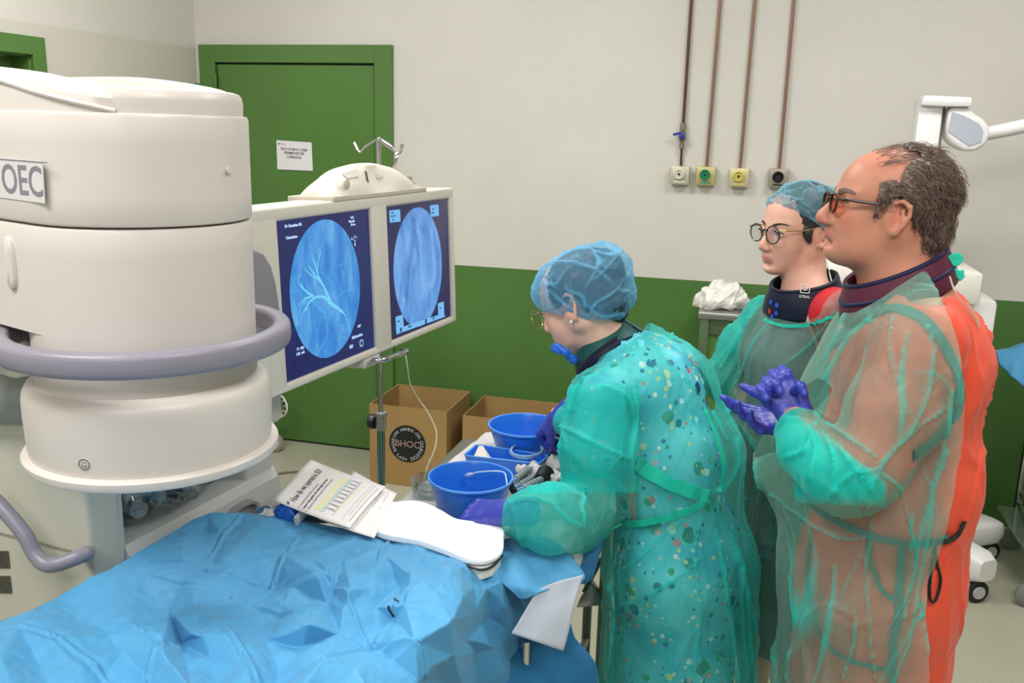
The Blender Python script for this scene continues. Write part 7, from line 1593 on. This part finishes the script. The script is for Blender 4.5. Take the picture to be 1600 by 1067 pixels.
for pl_, w_ in (([(992, 722), (1020, 740), (1055, 757), (1085, 768), (1106, 775)], .030), ([(1106, 778), (1080, 793), (1045, 806), (1005, 815), (960, 818)], .016), ([(1098, 640), (1118, 690), (1128, 730), (1122, 770)], .010)):
    ribbon(bg1, pl_, w_, .006, .002).build('belt', M_belt, g1)
kp = onto(bg1, 990, 508, .008) or onto(bg1, 1000, 515, .008)
if kp:
    kx_, ky_ = kp[0], kp[1]; mb = MB(); mb.tube(smooth_path([Pd(980, 512, Dep(kx_)-.01), Pd(988, 502, Dep(kx_)-.02), Pd(996, 505, Dep(kx_)-.02), Pd(990, 512, Dep(kx_)-.01), Pd(1004, 506, Dep(kx_)-.01), Pd(1000, 499, Dep(kx_)-.01)], 4), 1, 8, sq=(.003, .006, (0, 0, 1))); mb.build('neck_tie', M_tie, g1)
# gloves
def g1n(F): W = HN+(KN-HN)*.05; hand(F, W, nrm(KN-HN)-V(0, 0, .12), V(0, 0, 1)-CF*.35, CF*.9+CU*.3, ((58, 75, 45), (62, 80, 45), (64, 80, 45), (66, 80, 45)), (3, 1, -1, -3), ((.75, -.1, -.6), (.9, -.3, -.3), (.9, -.3, -.1)), 1.05, .06, .028)
glove_obj(g1n, (HN+KN)/2, 'glove', w1_, wr=.0026)
def g1f(F): W = HF; hand(F, W, nrm(KF-HF)-V(0, 0, .25), CU*.7-CR*.6-CF*.3, -CF, ((50, 55, 30), (58, 60, 35), (62, 64, 35), (66, 66, 35)), (3, 1, -1, -3), ((.7, .3, -.5), (.9, -.1, -.3), (.95, -.1, -.2)), .92, .06, .026)
glove_obj(g1f, (HF+KF)/2, 'glove', w1_, wr=.0022)
# dark blue crumpled glove beside the far basin
crumple('spare_glove', Pz(862, 700, T2+.03), (.05, .05, .024), mat('dark_blue_glove', rgb(22, 54, 120), .35), 66, 'crumpled dark blue glove on the trolley beside the far basin', 'glove', .45, base=T2+.008)
o = MB().tube([Pz(838, 694, T2+.055), Pz(852, 697, T2+.06), Pz(866, 700, T2+.06), Pz(872, 706, T2+.055)], .002, 8).build('forceps', M_steel); tag(o, 'small steel forceps lying on the dark blue glove', 'forceps')
def shoes(parent, hp, fg, w_, m_):
    for sg in (1, -1):
        h = hp+fg.l*sg*w_; c_ = V(h[0], h[1], .045)+fg.f*.05; F = SDF(c_-.2, c_+.2, .006); F.cap(c_-fg.f*.08, c_+fg.f*.09, .042, .038, .02); F.F = np.maximum(F.F, -(np.arange(F.n[2])*F.h+F.lo[2]-.002)[None, None, :].astype(np.float32)); v, q = F.mesh(); link('shoe', np_mesh(v, q), m_, parent)
shoes(w1_, hp1, f1, .085, mat('shoe_white', rgb(210, 210, 206)))
# ============================================================ the woman in glasses
f2 = Fig(1240, 560, 2.32, -24); S2_ = f2.S
h2c = Pd(1246, 359, 2.30); H2 = Head(h2c, f2.f, f2.l, yaw=0, pitch=2, sc=.965)
nb2 = S2_(1262, 468, 0); hp2 = S2_(1232, 850, 0)
w2_ = thing('person', 'woman in round dark glasses and a blue cap, standing between the other two', 'person', (hp2[0], hp2[1], 0), 'clinicians')
sh2r, el2r, wr2r = S2_(1194, 500, -.17), S2_(1132, 592, -.19), S2_(1188, 650, -.06); sh2l, el2l, wr2l = S2_(1318, 500, .17), S2_(1330, 640, .20), S2_(1240, 660, .04)
def body2():
    F = SDF(V(hp2[0]-.42, hp2[1]-.5, -.005), V(hp2[0]+.42, hp2[1]+.45, h2c[2]+.16), .0044); ch, be = S2_(1250, 560, 0), S2_(1240, 690, 0)
    F.cap(nb2, ch, .055, .095, .05, flat=(f2.l, 1.25)); F.cap(sh2r, sh2r+(sh2l-sh2r)*.86, .042, .036, .05); F.cap(ch, be, .10, .105, .06, flat=(f2.l, 1.25)); F.cap(be, hp2, .105, .125, .05, flat=(f2.l, 1.3))
    for s, e, w_ in ((sh2r, el2r, wr2r), (sh2r+(sh2l-sh2r)*.86, el2l, wr2l)): F.cap(s, e, .043, .035, .03); F.cap(e, w_, .035, .022, .02); F.ell(w_, (.03, .03, .03), k=.02)
    for sg in (1, -1):
        h = hp2+f2.l*sg*.085; kn = V(h[0], h[1], .48); an = V(h[0], h[1], .08); F.cap(h, kn, .085, .055, .05); F.cap(kn, an, .052, .035, .02); F.cap(an-V(0, 0, .035), an+f2.f*.13-V(0, 0, .05), .033, .026, .02)
    build_head(F, H2, False, (nb2, .047), .92); v, q = F.mesh(); v = relax(v, q, 1, .3); me = np_mesh(v, q); o = link('body', me, M_skin_v, w2_); face_attrs(me, H2, v, .7); print('W2 eye z', h2c[2], hp2); return o
b2_ = body2(); bpy.context.view_layer.update(); bv2 = bvh_of(b2_); eyes(H2, w2_, (.1, -.1), M_skin_v, bv2, out=.0042); brows(H2, w2_, M_hair_d, th=.0026, bv_=bv2, n=130, rad=.0006)
glasses(H2, w2_, mat('dark_frame', rgb(40, 28, 32), .25, coat=.3), M_lens, .0245, .0225, .0017, x0=.108, tempm=M_gold)
for z in (-.034, -.040): MB().lathe([(0, -.002), (.0018, -.0015), (.002, 0), (.0018, .0015), (0, .002)], H2.P(.002, .083, z), 10).build('earring', M_gold, w2_)
F = SDF(h2c-.19, h2c+.19, .0045); F.ell(H2.P(-.022, 0, .032), V(.099, .082, .088), H2.ax(), 0); F.ell(H2.P(-.09, 0, .0), (.04, .045, .04), H2.ax(), .02); F.cap(H2.P(.030, .070, .0), H2.P(.022, .072, -.022), .010, .005, .01)
v, q = F.mesh(); n_ = vnormals(v, q); v = v+n_*(folds(v, 8, .02, 3)*.005)[:, None]; L = H2.loc(v); rim2 = lambda L: L[:, 2]-(.030+.62*(L[:, 0]-.0)-.0*L[:, 0])
v, q = drop_faces(v, q, (L[:, 0] > .068) | ((L[:, 2] < .02)&(L[:, 0] > -.02)&(np.abs(L[:, 1]) < .066)) | ((L[:, 2] < .015)&(L[:, 0] > -.028)&(L[:, 0] < .014)) | (L[:, 2] < -.06)); link('hair', np_mesh(v, q), M_hair_d, w2_)
bigcap(H2, w2_, gown_mat('blue_cap_pale', rgb(128, 190, 208), .30, .5, .25, .4, 3.0), [((-.020, 0, .034), (.116, .095, .092)), ((-.085, 0, .0), (.058, .066, .07))], lambda L: L[:, 2]-np.maximum(.012+.62*L[:, 0], -.062), 17, .005)
axn2 = V(0, 0, 1)
col2 = collar(w2_, cloth_mat('navy_collar', rgb(22, 26, 48), .45, .1), M_dnavy, tring(S2_(1256, 436, 0), axn2, f2.f, .078, .076, tilt=-.022), tring(S2_(1258, 488, 0), axn2, f2.f, .098, .108, tilt=-.008), bands=((0, 1),))
bpy.context.view_layer.update(); bc_ = bvh_of(col2); M_dotb = mat('dot_blue', rgb(40, 80, 190), .5, var=0); M_dotr = mat('dot_red', rgb(206, 40, 54), .5, var=0); M_logo = mat('logo_white', rgb(200, 200, 206), .5, var=0)
for x, y, mm in ((1207, 472, M_dotb), (1216, 477, M_dotb), (1205, 486, M_dotr), (1215, 489, M_dotb), (1209, 494, M_dotb)):
    h = onto(bc_, x, y, .0052)
    if h: xa = nrm(np.cross(V(0, 0, 1), h[1])); MB().disc(h[0], .0062, 20, ax=(xa, np.cross(h[1], xa), h[1])).build('collar_dot', mm, col2, smooth=False)
h = onto(bc_, 1258, 452, .0060)
if h:
    xa = nrm(np.cross(V(0, 0, 1), h[1])); ya = np.cross(h[1], xa); mb = MB()
    for a, b in (((-1, -1), (1, -1)), ((1, -1), (1, 1)), ((1, 1), (-1, 1)), ((-1, 1), (-1, -1)), ((-.4, -.3), (.4, -.3)), ((.4, -.3), (.4, .4))): mb.tube([h[0]+(xa*a[0]+ya*a[1])*.0100, h[0]+(xa*b[0]+ya*b[1])*.0100], .0013, 6)
    mb.build('logo', M_logo, col2); text_mb('XTRAL', .0085, h[0]-ya*.022, xa, ya, .0003, 'CENTER', .0002).build('lettering', M_logo, col2, smooth=False)
M_apr2 = cloth_mat('grey_apron', rgb(128, 122, 122), .6, .1); M_redv = cloth_mat('red_shoulder', rgb(190, 22, 34), .4, .1)
def apron2():
    F = SDF(V(hp2[0]-.4, hp2[1]-.4, .34), V(hp2[0]+.4, hp2[1]+.4, nb2[2]+.05), .007); ch, be = S2_(1250, 560, 0), S2_(1240, 690, 0); lo = V(hp2[0], hp2[1], .36)
    F.cap(S2_(1260, 505, 0), ch, .075, .115, .05, flat=(f2.l, 1.2)); F.cap(S2_(1225, 500, -.10), S2_(1295, 500, .10), .055, .055, .05); F.cap(ch, be, .118, .122, .06, flat=(f2.l, 1.2)); F.cap(be, hp2, .124, .140, .05, flat=(f2.l, 1.25)); F.cap(hp2, lo, .140, .155, .05, flat=(f2.l, 1.2))
    return cloth_obj(F, 'lead_apron', M_apr2, w2_, 33, .005, .15, (1, 1, .5), lambda v: (v[:, 2] < .42) | (v[:, 2] > nb2[2]-.01), fine=.002)
apron2()
F = SDF(S2_(1300, 490, .10)-.18, S2_(1300, 490, .10)+.18, .005); F.cap(S2_(1290, 484, .055), S2_(1318, 500, .155), .062, .070, .02); F.cap(S2_(1318, 500, .155), S2_(1322, 530, .17), .066, .062, .02)
v, q = F.mesh(); link('red_sleeve', np_mesh(v, q), M_redv, w2_, label='glossy red shoulder piece')
def gown2():
    F = SDF(V(hp2[0]-.45, hp2[1]-.5, .28), V(hp2[0]+.45, hp2[1]+.5, nb2[2]+.1), .0064); ch, be = S2_(1250, 560, 0), S2_(1238, 690, 0); lo = V(hp2[0], hp2[1], .28)
    F.cap(S2_(1258, 500, 0), ch, .085, .130, .05, flat=(f2.l, 1.15)); F.cap(S2_(1205, 500, -.15), S2_(1310, 500, .15), .066, .066, .05); F.cap(ch, be, .135, .150, .06, flat=(f2.l, 1.15)); F.cap(be, hp2, .152, .175, .05, flat=(f2.l, 1.12)); F.cap(hp2, lo, .175, .195, .05, flat=(f2.l, 1.1))
    F.chain([sh2r, S2_(1158, 545, -.19), el2r, S2_(1160, 640, -.12), wr2r], [.058, .058, .055, .048, .035], .02); F.chain([sh2l, el2l, wr2l], [.07, .065, .036], .02); return F
def cut2(v):
    x, y = projv(v); side = (v-f2.P0)@f2.l
    neck = (y < np.interp(x, [1150, 1192, 1200, 1250, 1300, 1315, 1340], [440, 446, 494, 502, 486, 478, 440]))&(np.abs(side) < .16)&(x > 1197)
    return neck | (v[:, 2] < .34)
def dense2(v):
    x, y = projv(v); side = (v-f2.P0)@f2.l; return np.clip((side < -.125)*(y < 650)*.8+(y > 640)*.42, 0, 1)
g2 = cloth_obj(gown2(), 'gown', M_gown_2, w2_, 131, .009, .14, (1, 1, .3), cut2, dense=dense2, ln=(.14, .10, .35, .006), pl=[([(1199, 506), (1168, 556), (1145, 621)], 3), ([(1303, 490), (1272, 533), (1230, 567)], 2.6), ([(1187, 467), (1152, 529), (1125, 575)], 4), ([(1150, 680), (1165, 760), (1160, 900)], 3), ([(1180, 690), (1185, 800)], 2.4), ([(1176, 480), (1140, 540), (1112, 580)], 3), ([(1140, 650), (1175, 690), (1186, 760)], 3)])
bpy.context.view_layer.update(); bg2 = bvh_of(g2); ribbon(bg2, [(1196, 500), (1212, 507), (1235, 510), (1262, 508), (1290, 500), (1318, 488)], .008, .003).build('neck_band', M_belt, g2)
def g2h(F): W = S2_(1190, 652, -.05); hand(F, W, CR*.9-CF*.3, -CF, CU, ((30, 40, 20),)*4, sc=.9)
shoes(w2_, hp2, f2, .085, mat('shoe_white', rgb(210, 210, 206)))
